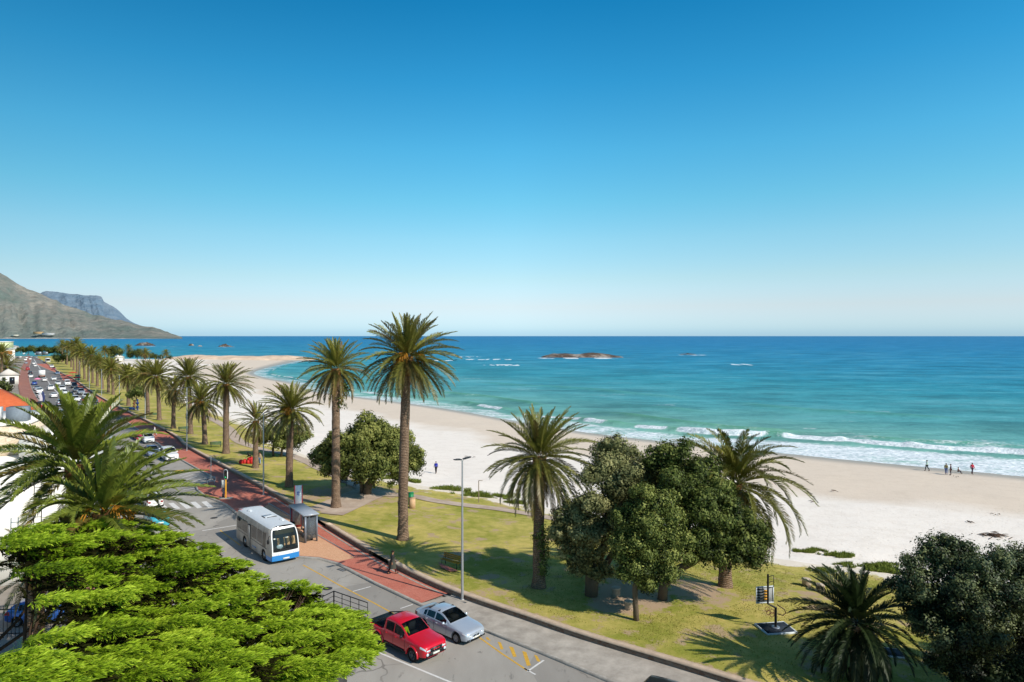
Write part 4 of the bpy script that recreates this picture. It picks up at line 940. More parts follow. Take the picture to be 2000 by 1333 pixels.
def car(spec):
    """local frame: +x forwards, z up, origin on the ground; built from cross-sections along the length"""
    L, W = spec['L'], spec['W']; R = spec.get('R', .32); axles = spec['axles']
    top = np.array(spec['top']); pl = np.array(spec['plan']); low = np.array(spec['low']); belt = spec['belt']
    tz = lambda s: float(np.interp(s, top[:, 0], top[:, 1])); pw = lambda s: float(np.interp(s, pl[:, 0], pl[:, 1])); lw = lambda s: float(np.interp(s, low[:, 0], low[:, 1]))
    ca, rf, rr, dk = spec['cabin']              # cowl, roof front, roof rear, deck (distances from the nose)
    bl = lambda s: min(belt(s), tz(s)-.05)
    st = set(np.linspace(0, L, 26).round(3)) | {ca, rf, rr, dk, .08, L-.06, .03, L-.02}
    for a in axles:
        for q in np.linspace(-1, 1, 11): st.add(round(a+q*(R+.07), 3))
    for a, b in spec['win']: st |= {a, b}
    st |= {ca+.04, rf-.03, rr+.03, dk-.04}
    st = sorted(x for x in st if 0 <= x <= L); st = [x for i, x in enumerate(st) if i == 0 or x-st[i-1] > .006]
    def ring(s):
        hw = W/2*pw(s); zt = tz(s); zb = bl(s); z0 = lw(s)
        if rf <= s <= rr: c = 1.
        elif ca < s < rf: c = (s-ca)/(rf-ca)
        elif rr < s < dk: c = (dk-s)/(dk-rr)
        else: c = 0.
        yr = hw*(.86*(1-c)+spec.get('tumble', .73)*c)
        zr = zt-(.03*(1-c)+.075*c); zr = max(zr, zb+.01)
        arch = 0.
        for a in axles:
            d = abs(s-a)
            if d < R+.07: arch = max(arch, R+math.sqrt((R+.07)**2-d*d))
        p = [(hw*.80, z0), (hw*.965, z0+.05), (hw*1.0, z0+.2), (hw*1.0, .55*zb+.45*(z0+.2)), (hw*.975, zb-.06), (hw*.94, zb)]
        p = [(y, max(z, min(arch, zb-.1)+i*.004)) if i < 4 and arch else (y, z) for i, (y, z) in enumerate(p)]
        A, B = np.array(p[5]), np.array((yr, zr))
        p += [tuple(A+(B-A)*.10), tuple(A+(B-A)*.86), (yr, zr), (yr*.93, zt-.024*c-.012), (yr*.5, zt-.004), (0, zt)]
        return p
    rings = [ring(s) for s in st]; nj = len(rings[0])
    body, gls, front = MB(), MB(), MB()
    def pt(i, j, sg): y, z = rings[i][j]; return (L/2-st[i], sg*y, z)
    V = [pt(i, j, sg) for i in range(len(st)) for sg in (1, -1) for j in range(nj)]
    idx = lambda i, sg, j: (i*2+(0 if sg > 0 else 1))*nj+j
    bf = []; wf = []; side = []
    for i in range(len(st)-1):
        m = (st[i]+st[i+1])/2
        for sg in (1, -1):
            for j in range(nj-1):
                q = (idx(i, sg, j), idx(i+1, sg, j), idx(i+1, sg, j+1), idx(i, sg, j+1)); q = q if sg < 0 else q[::-1]
                if j == 6 and any(a <= m <= b for a, b in spec['win']): side.append(q)
                elif j >= 9 and ca+.04 <= m <= rf-.03: wf.append(q)
                elif j >= 9 and rr+.03 <= m <= dk-.04 and spec.get('rearglass', True): side.append(q)
                else: bf.append(q)
    n = len(st)-1
    bf.append(tuple([idx(0, 1, j) for j in range(nj)]+[idx(0, -1, j) for j in range(nj-1, -1, -1)])); bf.append(tuple([idx(n, 1, j) for j in range(nj)]+[idx(n, -1, j) for j in range(nj-1, -1, -1)])[::-1])
    root = thing(spec['name'], spec['label'], spec['cat'])
    bm_ = spec['paint']
    bmb = MB().add(V, bf)
    for s in spec.get('doors', []):
        r_ = ring(s)
        for sg in (1, -1):
            a = [(L/2-s, sg*(r_[j][0]+.003), r_[j][1]) for j in (2, 3, 4, 5)]
            for p, q in zip(a[:-1], a[1:]): bmb.tube([p, q], .008, 4, 1)
    bmb.obj('body', [bm_, blackp], root, smooth=38)
    def sub(fs, name, m):
        u = sorted({k for f in fs for k in f}); mp = {k: i for i, k in enumerate(u)}
        MB().add([V[k] for k in u], [tuple(mp[k] for k in f) for f in fs]).obj(name, [m], root, smooth=30)
    sub(side, 'side_window', glass); sub(wf, 'windscreen', spec.get('wglass', glass))
    # dark underside, wheel wells and cabin floor
    MB().box((0, 0, .42), (L*.9, W*.80, .3)).obj('underbody', [blackp], root)
    ins = MB(); xm = L/2-(ca+rr)/2
    ins.box((xm, 0, .62), (rr-ca, W*.72, .3), 1)
    ins.box((L/2-ca-.3, 0, bl(ca)-.12), (.5, W*.7, .14), 1)
    for k, sx_ in enumerate(spec.get('seats', [rf+.55])):
        for y in (-.38, .38):
            ins.box((L/2-sx_, y, .62+.2), (.5, .46, .18)); ins.box((L/2-sx_-.26, y, .62+.5), (.14, .46, .56), ry=.2); ins.box((L/2-sx_-.32, y, 1.32 if belt(2) > .9 else 1.2), (.09, .26, .18))
    ins.obj('seats', [seatm, ygrey], root)
    wsub = {}
    for a in axles:
        for sg in (1, -1):
            t = MB().lathe([(R*.6, -.001), (R*.62, -.1), (R*.95, -.105), (R, -.07), (R, .07), (R*.95, .105), (R*.62, .1), (R*.6, .001)], 22, axis='y').obj('tyre', [rubber], root, smooth=40)
            t.name = 'wheel'; t.location = (L/2-a, sg*(W/2*pw(a)-.115), R)
            rm = MB(); rm.lathe([(R*.2, sg*.075), (R*.2, sg*.098), (.02, sg*.1)], 12, axis='y'); rm.lathe([(R*.66, sg*.06), (R*.66, sg*.1), (R*.58, sg*.1), (R*.58, sg*.06)], 22, axis='y')
            rm.lathe([(R*.62, -.09*sg), (R*.6, sg*.03), (.01, sg*.03)], 16, axis='y', mi=1)
            for k in range(spec.get('spokes', 7)):
                q = 2*PI*k/spec.get('spokes', 7); rm.box((R*.4*math.cos(q), sg*.083, R*.4*math.sin(q)), (R*.46, .02, R*.13), ry=-q)
            rm.obj('rim', [spec.get('rim', alloy), blackp], t)
    # lamps, grille, plates, mirrors sit a few millimetres proud of the body
    def patch(name, s0, s1, j0, j1, m, sgs=(1, -1), off=.008, n1=5, n2=4):
        for sg in sgs:
            Vp = []
            for s in np.linspace(s0, s1, n1):
                r_ = ring(s)
                for j in np.linspace(j0, j1, n2):
                    a = int(min(j, nj-2)); t = j-a; y = r_[a][0]*(1-t)+r_[a+1][0]*t; z = r_[a][1]*(1-t)+r_[a+1][1]*t
                    o_ = off*(1 if s0 < L/2 else -1); Vp.append((L/2-s+o_, sg*(y+off), z+off*.3))
            g = MB().grid(np.array(Vp), n1, n2)
            if sg > 0: g.F = [(f[:, ::-1], mi) for f, mi in g.F]
            # a rim that closes the patch on the nose
            g.obj(name, [m], root, smooth=True)
    H = spec.get('lamp', (0, .34, 3.5, 4.6)); patch('headlight', *H, lampm)
    Tt_ = spec.get('tail', (L-.32, L, 3.0, 4.7)); patch('tail_light', *Tt_, redl)
    zf = rings[0][5][1]; wf_ = W*pw(0)
    for sg in (1, -1): MB().box((L/2+.004, sg*wf_*.37, zf-.10), (.03, wf_*.18, .09)).obj('headlight_front', [lampm], root)
    zr_ = rings[-1][5][1]; wr_ = W*pw(L)
    for sg in (1, -1): MB().box((-L/2-.004, sg*wr_*.40, zr_-.14), (.03, wr_*.16, .17)).obj('tail_light_rear', [redl], root)
    spec.get('grille', lambda root, L, zf, wf_: MB().box((L/2+.006, 0, zf-.15), (.03, wf_*.42, .12)).obj('grille', [blackp], root))(root, L, zf, wf_)
    MB().box((L/2+.012, 0, lw(0)+.1), (.03, wf_*.8, .13)).obj('bumper', [spec.get('bumper', blackp)], root)
    MB().box((L/2+.03, 0, lw(0)+.14), (.02, .46, .11)).obj('number_plate', [platem], root)
    MB().box((-L/2-.012, 0, zr_-.26), (.02, .46, .11)).obj('number_plate', [platem], root)
    for sg in (1, -1):
        m_ = MB(); m_.ball((L/2-ca-.42, sg*(W/2*.98+.07), bl(ca)+.10), (.08, .11, .085), 10, 6); m_.box((L/2-ca-.42, sg*(W/2*.93), bl(ca)+.05), (.06, .14, .04)); m_.obj('wing_mirror', [spec.get('mirror', bm_)], root, smooth=40)
    for s in spec.get('handles', []):
        for sg in (1, -1): MB().box((L/2-s, sg*(W/2+.002), bl(s)-.11), (.2, .03, .035)).obj('door_handle', [bm_], root)
    return root
def scale_spec(**k): return k
SED = dict(name='parked_car', cat='car', L=4.63, W=1.81, R=.325, axles=[.80, 3.61],
    top=[(0, .66), (.06, .74), (.25, .80), (.9, .90), (1.38, .965), (1.75, 1.16), (2.05, 1.31), (2.4, 1.405), (2.75, 1.43), (3.25, 1.41), (3.55, 1.355), (3.9, 1.20), (4.12, 1.11), (4.45, 1.08), (4.58, 1.02), (4.63, .94)],
    plan=[(0, .74), (.08, .84), (.3, .93), (.75, .985), (1.4, 1), (3.4, 1), (4.1, .96), (4.45, .89), (4.63, .80)], low=[(0, .24), (.5, .2), (.9, .18), (3.6, .19), (4.2, .24), (4.63, .32)],
    belt=lambda s: .80+.035*s if s < 4.2 else .945, cabin=(1.38, 2.35, 3.55, 4.12), win=[(1.72, 2.66), (2.74, 3.42), (3.48, 3.72)], seats=[2.35, 3.15], doors=[1.62, 2.70, 3.55], handles=[2.5, 3.4], tumble=.70)
HAT = dict(name='parked_car', cat='car', L=4.0, W=1.72, R=.30, axles=[.74, 3.25],
    top=[(0, .70), (.08, .78), (.3, .86), (.95, .99), (1.2, 1.05), (1.6, 1.27), (1.95, 1.43), (2.3, 1.49), (3.0, 1.47), (3.45, 1.38), (3.75, 1.15), (3.92, .98), (4.0, .9)],
    plan=[(0, .74), (.08, .86), (.3, .95), (.75, 1), (3.3, 1), (3.8, .92), (4.0, .84)], low=[(0, .24), (.6, .2), (3.2, .2), (4.0, .32)], belt=lambda s: .88+.02*s, cabin=(1.2, 2.05, 3.25, 3.88), win=[(1.5, 2.4), (2.48, 3.2)], seats=[2.1], doors=[1.4, 2.44], tumble=.76)
SUV = dict(name='parked_car', cat='car', L=4.75, W=1.86, R=.37, axles=[.92, 3.68],
    top=[(0, .86), (.07, .98), (.3, 1.07), (1.0, 1.14), (1.35, 1.18), (1.75, 1.47), (2.1, 1.70), (2.5, 1.79), (3.4, 1.80), (4.25, 1.75), (4.5, 1.55), (4.68, 1.18), (4.75, 1.0)],
    plan=[(0, .80), (.1, .9), (.35, .97), (.9, 1), (4.0, 1), (4.5, .95), (4.75, .88)], low=[(0, .34), (.6, .3), (3.6, .3), (4.75, .42)], belt=lambda s: 1.05+.012*s, cabin=(1.35, 2.2, 4.2, 4.66), win=[(1.68, 2.55), (2.63, 3.4), (3.48, 4.2)], seats=[2.3, 3.1], doors=[1.55, 2.59, 3.44], tumble=.79)
PIK = dict(name='pickup_truck', cat='pickup', L=5.25, W=1.87, R=.39, axles=[.95, 4.05],
    top=[(0, .93), (.06, 1.02), (.3, 1.09), (1.0, 1.16), (1.42, 1.22), (1.8, 1.48), (2.1, 1.68), (2.45, 1.77), (2.9, 1.79), (3.4, 1.76), (3.52, 1.70), (3.62, 1.14), (3.7, 1.12), (5.15, 1.10), (5.25, 1.04)],
    plan=[(0, .78), (.1, .88), (.35, .96), (.9, 1), (4.5, 1), (5.1, .97), (5.25, .95)], low=[(0, .42), (.6, .36), (4.1, .38), (5.25, .48)], belt=lambda s: 1.06+.012*s if s < 3.6 else 1.1, cabin=(1.42, 2.25, 3.46, 3.62), win=[(1.76, 2.6), (2.68, 3.38)], seats=[2.35, 3.0], doors=[1.6, 2.64, 3.46], handles=[2.45, 3.3], tumble=.77, spokes=6)
VAN = dict(name='minibus', cat='minibus', L=4.9, W=1.78, R=.33, axles=[.75, 3.4],
    top=[(0, 1.0), (.08, 1.12), (.35, 1.25), (.55, 1.34), (.85, 1.62), (1.15, 1.86), (1.5, 2.02), (2.2, 2.08), (4.5, 2.08), (4.8, 1.98), (4.9, 1.5)],
    plan=[(0, .84), (.15, .93), (.5, 1), (4.6, 1), (4.9, .95)], low=[(0, .3), (.6, .26), (4.9, .36)], belt=lambda s: 1.18, cabin=(.5, 1.3, 4.6, 4.88), win=[(.85, 1.5), (1.6, 2.5), (2.6, 3.5), (3.6, 4.5)], seats=[1.4, 2.4], doors=[1.55, 2.55], tumble=.84)
def heading(p):      # along the road at a point, pointing away from the camera
    d = [(q-p).length_squared for q in WL]; i = int(np.argmin(d)); a, b = WL[max(0, i-3)], WL[min(len(WL)-1, i+3)]
    return math.atan2(b.y-a.y, b.x-a.x)

# --- the two cars in front: red pickup in the lane, silver sedan at the kerb
def pick_grille(root, L, zf, wf_):
    g = MB(); g.box((L/2+.012, 0, zf-.11), (.04, wf_*.56, .2)); o = g.obj('grille', [blackp], root)
    e = MB(); 
    for x in (-.16, 0, .16): e.box((L/2+.04, x, zf-.1), (.012, .12, .05))
    e.box((L/2+.036, 0, zf-.1), (.008, .5, .016)); e.obj('badge', [PR], o)
    c = MB(); c.box((L/2+.036, 0, zf+.005), (.02, wf_*.6, .035)); c.box((L/2+.036, 0, zf-.215), (.02, wf_*.56, .03)); c.obj('trim', [dalloy], o)
spec = dict(PIK, label='shiny red double cab pickup with black covered bed beside the silver sedan', paint=PR, wglass=wglass, grille=pick_grille, rim=dalloy, mirror=blackp)
pk = car(spec)
pk.location = G(793, 1265); hd = math.radians(-42.5); pk.rotation_euler = (0, 0, hd)
bd = MB(); bd.box((-1.82, 0, 1.115), (1.46, 1.56, .05)); 
bd.obj('bed_cover', [blackp], pk)
sb = MB()
for y in (-.72, .72): sb.tube([(-1.85, y, 1.12), (-1.35, y*.98, 1.5), (-1.05, y*.95, 1.58), (-.92, y*.95, 1.15)], .045, 8)
sb.tube([(-1.2, -.72, 1.55), (-1.2, .72, 1.55)], .045, 8); sb.tube([(-1.05, -.7, 1.58), (-1.05, .7, 1.58)], .045, 8); sb.tube([(-1.35, -.7, 1.5), (-2.5, -.74, 1.15)], .035, 8); sb.tube([(-1.35, .7, 1.5), (-2.5, .74, 1.15)], .035, 8)
sb.obj('sports_bar', [blackp], pk, smooth=True)
for a in PIK['axles']:
    for sg in (1, -1):
        pts = [(PIK['L']/2-a+(PIK['R']+.09)*math.cos(q), sg*.935, PIK['R']+(PIK['R']+.09)*math.sin(q)) for q in np.linspace(-.1, PI+.1, 14)]; MB().tube(pts, .055, 6).obj('wheel_arch', [PR], pk, smooth=True)
for sg in (1, -1):
    MB().tube([(.95, sg*.93, .44), (-.85, sg*.93, .44)], .05, 8).obj('side_step', [blackp], pk, smooth=True)
    MB().lathe([(.085, 2.60), (.085, 2.66), (.03, 2.665)], 12, c=(0, sg*.62, .60), axis='x').obj('fog_lamp', [lampm], pk)
bl_ = MB(); bl_.box((2.58, 0, .56), (.12, 1.42, .22)); bl_.obj('bumper', [blackp], pk)
hv = Mat('hi_vis_fabric', srgb(206, 228, 20), .8, .2); hv.b.inputs['Emission Color'].default_value = srgb(190, 220, 20); hv.b.inputs['Emission Strength'].default_value = .12
def bmw_grille(root, L, zf, wf_):
    o = MB(); o.box((L/2+.0, 0, zf-.13), (.02, .5, .13)); g = o.obj('grille', [PSV], root)
    for sg in (1, -1):
        MB().box((L/2+.014, sg*.125, zf-.13), (.025, .2, .13)).obj('grille_kidney', [blackp], g)
        f_ = MB(); f_.tube([(L/2+.03, sg*.125+.1*math.cos(q), zf-.13+.07*math.sin(q)) for q in np.linspace(0, 2*PI, 13)], .012, 5); f_.obj('chrome_ring', [chrome], g)
    b_ = MB(); b_.lathe([(.045, -.006), (.045, .006)], 14, c=(L/2-.02, 0, zf+.02)); b_.lathe([(.032, .0065), (.032, .009)], 12, c=(L/2-.02, 0, zf+.02), mi=1); b_.obj('badge', [blackp, PB], root)
spec = dict(SED, label='silver four door sedan standing at the kerb beside the red pickup', paint=PSV, wglass=wglass, grille=bmw_grille, bumper=PSV, spokes=9)
sd = car(spec); sd.location = G(877, 1234); sd.rotation_euler = (0, 0, math.radians(-41.5))
for y_, w_ in ((0, 1.0), (.62, .18), (-.62, .18)): MB().box((SED['L']/2+.02-(.02 if y_ else 0), y_, .31), (.04, w_, .09)).obj('air_intake', [blackp], sd)
# chrome window line
for sg in (1, -1): MB().tube([(SED['L']/2-1.6, sg*.862, .868), (SED['L']/2-2.7, sg*.868, .905), (SED['L']/2-3.75, sg*.85, .94)], .010, 5).obj('window_trim', [chrome], sd)

# --- prototypes for the traffic, then copies
protos = {}
for k, s, p in (('sedan', SED, PW), ('hatch', HAT, PW), ('suv', SUV, PW), ('pickup', PIK, PW), ('van', VAN, PW)):
    protos[k] = car(dict(s, label='', paint=p, name={'pickup': 'pickup_truck', 'van': 'minibus'}.get(k, 'car')))
def box_truck():
    root = thing('box_truck', '', 'truck')
    MB().box((-.6, 0, 2.0), (4.4, 2.2, 2.3)).obj('cargo_box', [PW], root)
    c_ = MB(); c_.box((2.35, 0, 1.2), (1.4, 1.95, 1.3)); c_.box((2.2, 0, 2.05), (1.0, 1.85, .6)); c_.obj('cab', [PW], root)
    MB().box((2.72, 0, 2.0), (.06, 1.7, .55)).obj('windscreen', [glass], root)
    MB().box((-.2, 0, .7), (5.2, 1.0, .25)).obj('chassis', [blackp], root)
    MB().box((-2.83, 0, .74), (.06, 2.1, .14)).obj('bumper', [orangel], root)
    for x in (2.2, -1.7):
        for y in (-.9, .9): MB().lathe([(.25, -.12), (.42, -.12), (.42, .12), (.25, .12)], 16, c=(x, y, .42), axis='y').obj('wheel', [rubber], root)
    for y in (-.85, .85): MB().box((-2.84, y, .95), (.04, .2, .14)).obj('tail_light', [redl], root)
    return root
def coach():
    root = thing('coach', '', 'bus')
    MB().box((0, 0, 1.75), (11, 2.45, 2.7)).obj('body', [PW], root)
    MB().box((5.52, 0, 2.2), (.05, 2.2, 1.4)).obj('windscreen', [glass], root)
    for sg in (1, -1):
        for k in range(6): MB().box((-4.4+k*1.7, sg*1.235, 2.3), (1.5, .03, .9)).obj('window', [glass], root)
    for x in (3.6, -3.2):
        for y in (-1.05, 1.05): MB().lathe([(.3, -.14), (.5, -.14), (.5, .14), (.3, .14)], 16, c=(x, y, .5), axis='y').obj('wheel', [rubber], root)
    for y in (-.9, .9): MB().box((5.53, y, .95), (.04, .35, .18)).obj('headlight', [lampm], root)
    MB().box((0, 0, 3.16), (3, 1.6, .14)).obj('roof_unit', [PW], root)
    return root
protos['truck'] = box_truck(); protos['coach'] = coach(); used = set()
def traffic(kind, p, x, y, away, label, group, dx=0.):
    if kind not in used: used.add(kind); o = protos[kind]
    else: o = copy_tree(protos[kind])
    g = G(x, y); o.location = g; o.rotation_euler = (0, 0, heading(g)+(0 if away else PI)+dx)
    o['label'] = label; o['group'] = group
    o['category'] = {'sedan': 'car', 'hatch': 'car', 'suv': 'car', 'pickup': 'pickup', 'van': 'minibus', 'truck': 'truck', 'coach': 'bus'}[kind]
    if p: repaint(o, 'body', p)
    return o
GL, GA, GT, GP, GF = 'cars parked on the town side', 'cars driving away', 'cars coming towards the camera', 'cars parked on the beach side', 'cars queued at the far end of the road'
for a in [
    ('hatch', PW, 60, 738, 1, 'white hatchback parked on the town side level with the white box truck', GL),
    ('sedan', PD, 59, 731.5, 1, 'dark car parked on the town side behind the green awning', GL),
    ('sedan', PB, 67, 752, 1, 'bright blue car parked on the town side, near the small pink sign', GL),
    ('sedan', PS, 72, 762.5, 1, 'silver car with a black roof edge parked just in front of the blue one', GL),
    ('suv', PW, 77, 769, 1, 'white car parked on the town side behind the tall white feather banner', GL),
    ('hatch', PW, 80.5, 778, 1, 'white hatchback half hidden by the tall feather banner', GL),
    ('hatch', PW, 87, 745, 1, 'white hatchback following close behind the white box truck', GA),
    ('suv', PW, 99, 762.5, 1, 'tall white car driving away alongside the white centre line', GA),
    ('sedan', PW, 105, 776.5, 1, 'white sedan driving away in the middle of the left lane', GA),
    ('suv', PS, 119, 793, 1, 'silver off roader with a spare wheel on its tail, driving away', GA),
    ('sedan', PW, 134, 819, 1, 'white sedan partly behind the tip of the foreground palm', GA),
    ('hatch', PW, 108, 832, 1, 'white car parked at the town kerb below the big palm fronds', GL),
    ('hatch', PW, 297, 987, 1, 'white hatchback with red tail lights seen through the palm fronds near the crossing', GA),
    ('sedan', PTE, 306, 1024, 1, 'dark and teal car almost hidden under the lower palm fronds', GA),
    ('truck', None, 81.5, 737.5, 1, 'white box truck with a tall cargo body driving away', None),
    ('hatch', PW, 66, 712, 1, 'white car driving away at the head of the far left lane', GA),
    ('hatch', PW, 69, 716.5, 1, 'white car right behind another, just ahead of the box truck', GA),
    ('sedan', PS, 51, 711, 1, 'silver car in the far left lane beside the lane divider', GF),
    ('suv', PW, 49.5, 705, 1, 'white car in front of the silver one in the far left lane', GF),
    ('van', PRD, 54, 724, 1, 'red and white delivery van parked on the town side', GL),
    ('sedan', PW, 40, 699, 1, 'white car in the far queue, nearest the white shop front', GF),
    ('hatch', PW, 52, 700.5, 1, 'white car in the middle of the far queue', GF),
    ('sedan', PW, 59, 703, 1, 'white car at the tail of the far queue, next to the empty lane', GF),
    ('sedan', PS, 61.5, 698.5, 1, 'pale silver car in the far queue behind the last white one', GF),
    ('sedan', PS, 71, 699.5, 1, 'silver car at the right end of the far queue by the traffic island', GF),
    ('van', PW, 46.5, 693.5, 1, 'white van at the farthest end of the road', GF),
    ('suv', PW, 70, 693.5, 1, 'white car farthest away on the right of the queue', GF),
    ('sedan', PG, 55, 694.5, 1, 'grey car between the farthest white van and car', GF),
    ('sedan', PG, 34, 701, 1, 'grey car by the white shop front at the left of the queue', GF),
    ('coach', None, 93, 709, 0, 'long white coach standing at the far kerb by the palm clump', None),
    ('suv', PW, 101, 718.5, 0, 'white car parked right in front of the long coach', GP),
    ('sedan', PRD, 105, 722.5, 0, 'maroon car parked next in line after the white one by the coach', GP),
    ('sedan', PSB, 112, 731.5, 0, 'blue grey sedan parked at the kerb beside the red paved plaza', GP),
    ('hatch', PW, 105, 743, 0, 'white hatchback coming towards the camera, first behind the gap', GT),
    ('hatch', PW, 113, 752.5, 0, 'white hatchback coming towards the camera beside the white minibus', GT),
    ('van', PW, 131.5, 753, 0, 'white minibus parked on the beach side at the kerb', GP),
    ('suv', PW, 121.5, 763.5, 0, 'white car third in the oncoming row, close to the centre line', GT),
    ('sedan', PW, 127, 770, 0, 'white sedan right in front of the third oncoming car', GT),
    ('suv', PD, 145, 758, 0, 'black car parked on the beach side by the red pavement', GP),
    ('sedan', PG, 149, 765, 0, 'grey car parked between the black car and the silver pickup', GP),
    ('pickup', PS, 158, 770.5, 0, 'silver pickup parked on the beach side below the palms', GP),
    ('hatch', PG, 137.5, 776, 0, 'dark grey hatchback in the oncoming lane beside the white pickup', GT),
    ('pickup', PW, 147, 785.5, 0, 'white pickup leading the oncoming lane', GT),
    ('suv', PW, 169, 780, 0, 'white car with a red car behind it, parked by the palms', GP),
    ('hatch', PR, 171, 786, 0, 'bright red hatchback squeezed between parked cars', GP),
    ('van', PW, 165, 797, 0, 'white van with a red roof band behind the big palm fronds', GP),
    ('sedan', PD, 183, 787, 0, 'black sedan parked close to the far lawn wall', GP),
    ('sedan', PR, 273, 858, 0, 'red car parked behind a white one beside the shaded pavement', GP),
    ('hatch', PW, 289, 864, 0, 'white hatchback parked right in front of the red car', GP),
    ('sedan', PSB, 297, 889, 0, 'blue silver sedan passing beside the parked white off roader', GT),
    ('suv', PW, 330, 898, 0, 'white off roader parked first in the bay by the yellow triangle', GP)]:
    traffic(*a)
for ch in [o for o in bpy.data.objects if o.get('label', '').startswith('silver off roader with a spare')]:
    s_ = MB(); s_.lathe([(.1, -2.52), (.33, -2.52), (.33, -2.38), (.1, -2.38)], 16, c=(0, .2, 1.05), axis='x'); s_.obj('spare_wheel', [rubber], ch)
for ch in [o for o in bpy.data.objects if o.get('label', '').startswith('white van with a red roof')]:
    MB().box((-.3, 0, 2.1), (4.0, 1.45, .05)).obj('roof_band', [PR], ch)
bc = copy_tree(protos['hatch']); bc.location = (-29.5, 43.2, 0); bc.rotation_euler = (0, 0, math.radians(10)); bc['label'] = 'blue car parked behind the iron fence at the lower left'; bc['category'] = 'car'; repaint(bc, 'body', PB)
if 'group' in bc: del bc['group']

dcar = copy_tree(protos['suv']); dcar.location = (7.9, 31.2, 0); dcar.rotation_euler = (0, 0, math.radians(-34)); tag(dcar, 'dark car at the bottom edge of the picture, only its roof showing', 'car'); repaint(dcar, 'body', PD)
if 'group' in dcar: del dcar['group']
# --- the city bus
def city_bus():
    L, W, H = 8.7, 2.42, 2.86
    silver = Mat('bus_silver', rough=.35, spec=.5, metal=.35)
    silver.set(col=silver.mix(silver.ramp(silver.noise(.8, 5, .6, 'obj', (1, 1, .5)), [(.4, 0.), (.65, 1.)]), srgb(142, 138, 130), srgb(186, 182, 174)))
    roofw = plain('bus_roof', (206, 210, 212), .5, .4, var=.06); bluem = paint('bus_blue', (38, 124, 190)); whitem = paint('bus_white', (232, 230, 226)); smoke = Mat('smoked_glass', srgb(56, 56, 54), .12, .6)
    root = thing('city_bus', 'silver single deck city bus with a blue front skirt, stopped by the glass shelter', 'bus')
    rake = lambda z: .62*max(0, (z-.95)/(H-.95))**1.7
    RN = [(1.0, .30), (1.0, .62), (1.0, 1.0), (.995, 1.2), (.985, 2.0), (.965, 2.25), (.93, 2.5), (.86, 2.68), (.74, 2.79), (.5, 2.85), (.25, 2.86), (0, 2.865)]
    st = sorted({0., .12, .3, .6, 1.0, L-.5, L-.2, L-.05, L}|set(np.linspace(1.4, L-.8, 14))|{a+q*.52 for a in (1.55, 6.2) for q in (-1, -.8, -.5, 0, .5, .8, 1)})
    pwf = lambda s: np.interp(s, [0, .12, .3, .6, 1.0, L-.4, L-.1, L], [.90, .945, .975, .99, 1, 1, .97, .93])
    V = []; nj = len(RN)
    for s in st:
        for sg in (1, -1):
            for fy, z in RN:
                arch = 0
                for a in (1.55, 6.2):
                    if abs(s-a) < .52: arch = .45+math.sqrt(.52**2-(s-a)**2)
                rf_ = np.interp(s, [L-.6, L], [0, 1]); zz = max(z, min(arch, 1.05)) if z < 1.1 else z-.12*rf_*max(0, (z-2.3)/.5)
                V.append((L/2-s-rake(z)*max(0, 1-s/1.6), sg*W/2*fy*pwf(s), zz))
    idx = lambda i, sg, j: (i*2+(0 if sg > 0 else 1))*nj+j
    bf, roof, skirt = [], [], []
    for i in range(len(st)-1):
        for sg in (1, -1):
            for j in range(nj-1):
                q = (idx(i, sg, j), idx(i+1, sg, j), idx(i+1, sg, j+1), idx(i, sg, j+1)); q = q if sg < 0 else q[::-1]
                (roof if j >= 7 else skirt if (j == 0 and st[i+1] <= 1.04) else bf).append(q)
    n = len(st)-1; bf.append(tuple([idx(n, 1, j) for j in range(nj)]+[idx(n, -1, j) for j in range(nj-1, -1, -1)])[::-1])
    def sub(fs, name, m):
        u = sorted({k for f in fs for k in f}); mp = {k: i for i, k in enumerate(u)}
        return MB().add([V[k] for k in u], [tuple(mp[k] for k in f) for f in fs]).obj(name, [m], root, smooth=40)
    sub(bf, 'body', silver.m); sub(roof, 'roof', roofw); sub(skirt, 'skirt', bluem)
    def nose(y, z, off=0.): return (L/2-rake(z)+off+.10*(1-(y/(W/2))**2), y, z)
    edge = lambda z: W/2*.90*float(np.interp(z, [a[1] for a in RN], [a[0] for a in RN]))
    def panel(name, z0, z1, k, m, off, ny=12, nz=10, kz=None):
        V_ = []
        for z in np.linspace(z0, z1, nz):
            e = edge(z)*k
            for y in np.linspace(-e, e, ny): V_.append(nose(y, z, off if abs(y) < e*.999 else min(off, .002)))
        g = MB().grid(np.array(V_), nz, ny); g.F = [(f[:, ::-1], mi) for f, mi in g.F]; return g.obj(name, [m], root, smooth=True)
    panel('front_panel', .95, 2.78, 1.0, whitem, -.10*0)
    panel('bumper', .30, .72, 1.0, bluem, .0); panel('front_panel', .72, .95, 1.0, whitem, .002)
    ws = panel('windscreen', 1.08, 2.64, .93, wglass, .022)
    # cab seen through the windscreen
    cabm = plain('bus_interior', (70, 72, 74), .8, .2)
    panel('cab_liner', 1.09, 2.62, .92, cabm, .010)
    d_ = panel('destination_sign', 2.28, 2.56, .82, plain('sign_screen', (92, 84, 62), .6, .3), .016)
    wi_ = plain('warm_interior', (168, 140, 104), .8, .2)
    for y, w_ in ((-.55, .16), (-.1, .1), (.2, .22), (.62, .3)): MB().box(nose(y, 1.72, .013), (.006, w_, .62), ry=-.3).obj('seat_back', [wi_], root)
    for y_ in (.1, -.8): MB().box(nose(y_, 2.0, .017), (.006, .24, .10), ry=-.4).obj('notice_card', [platem], root)
    it = MB(); it.ball(nose(-.45, 1.35, -.1), (.16, .36, .24), 12, 8); it.obj('dash_cowl', [plain('dash_grey', (120, 140, 142), .4, .5)], root)
    panel('wiper_panel', 1.0, 1.16, .92, blackp, .026)
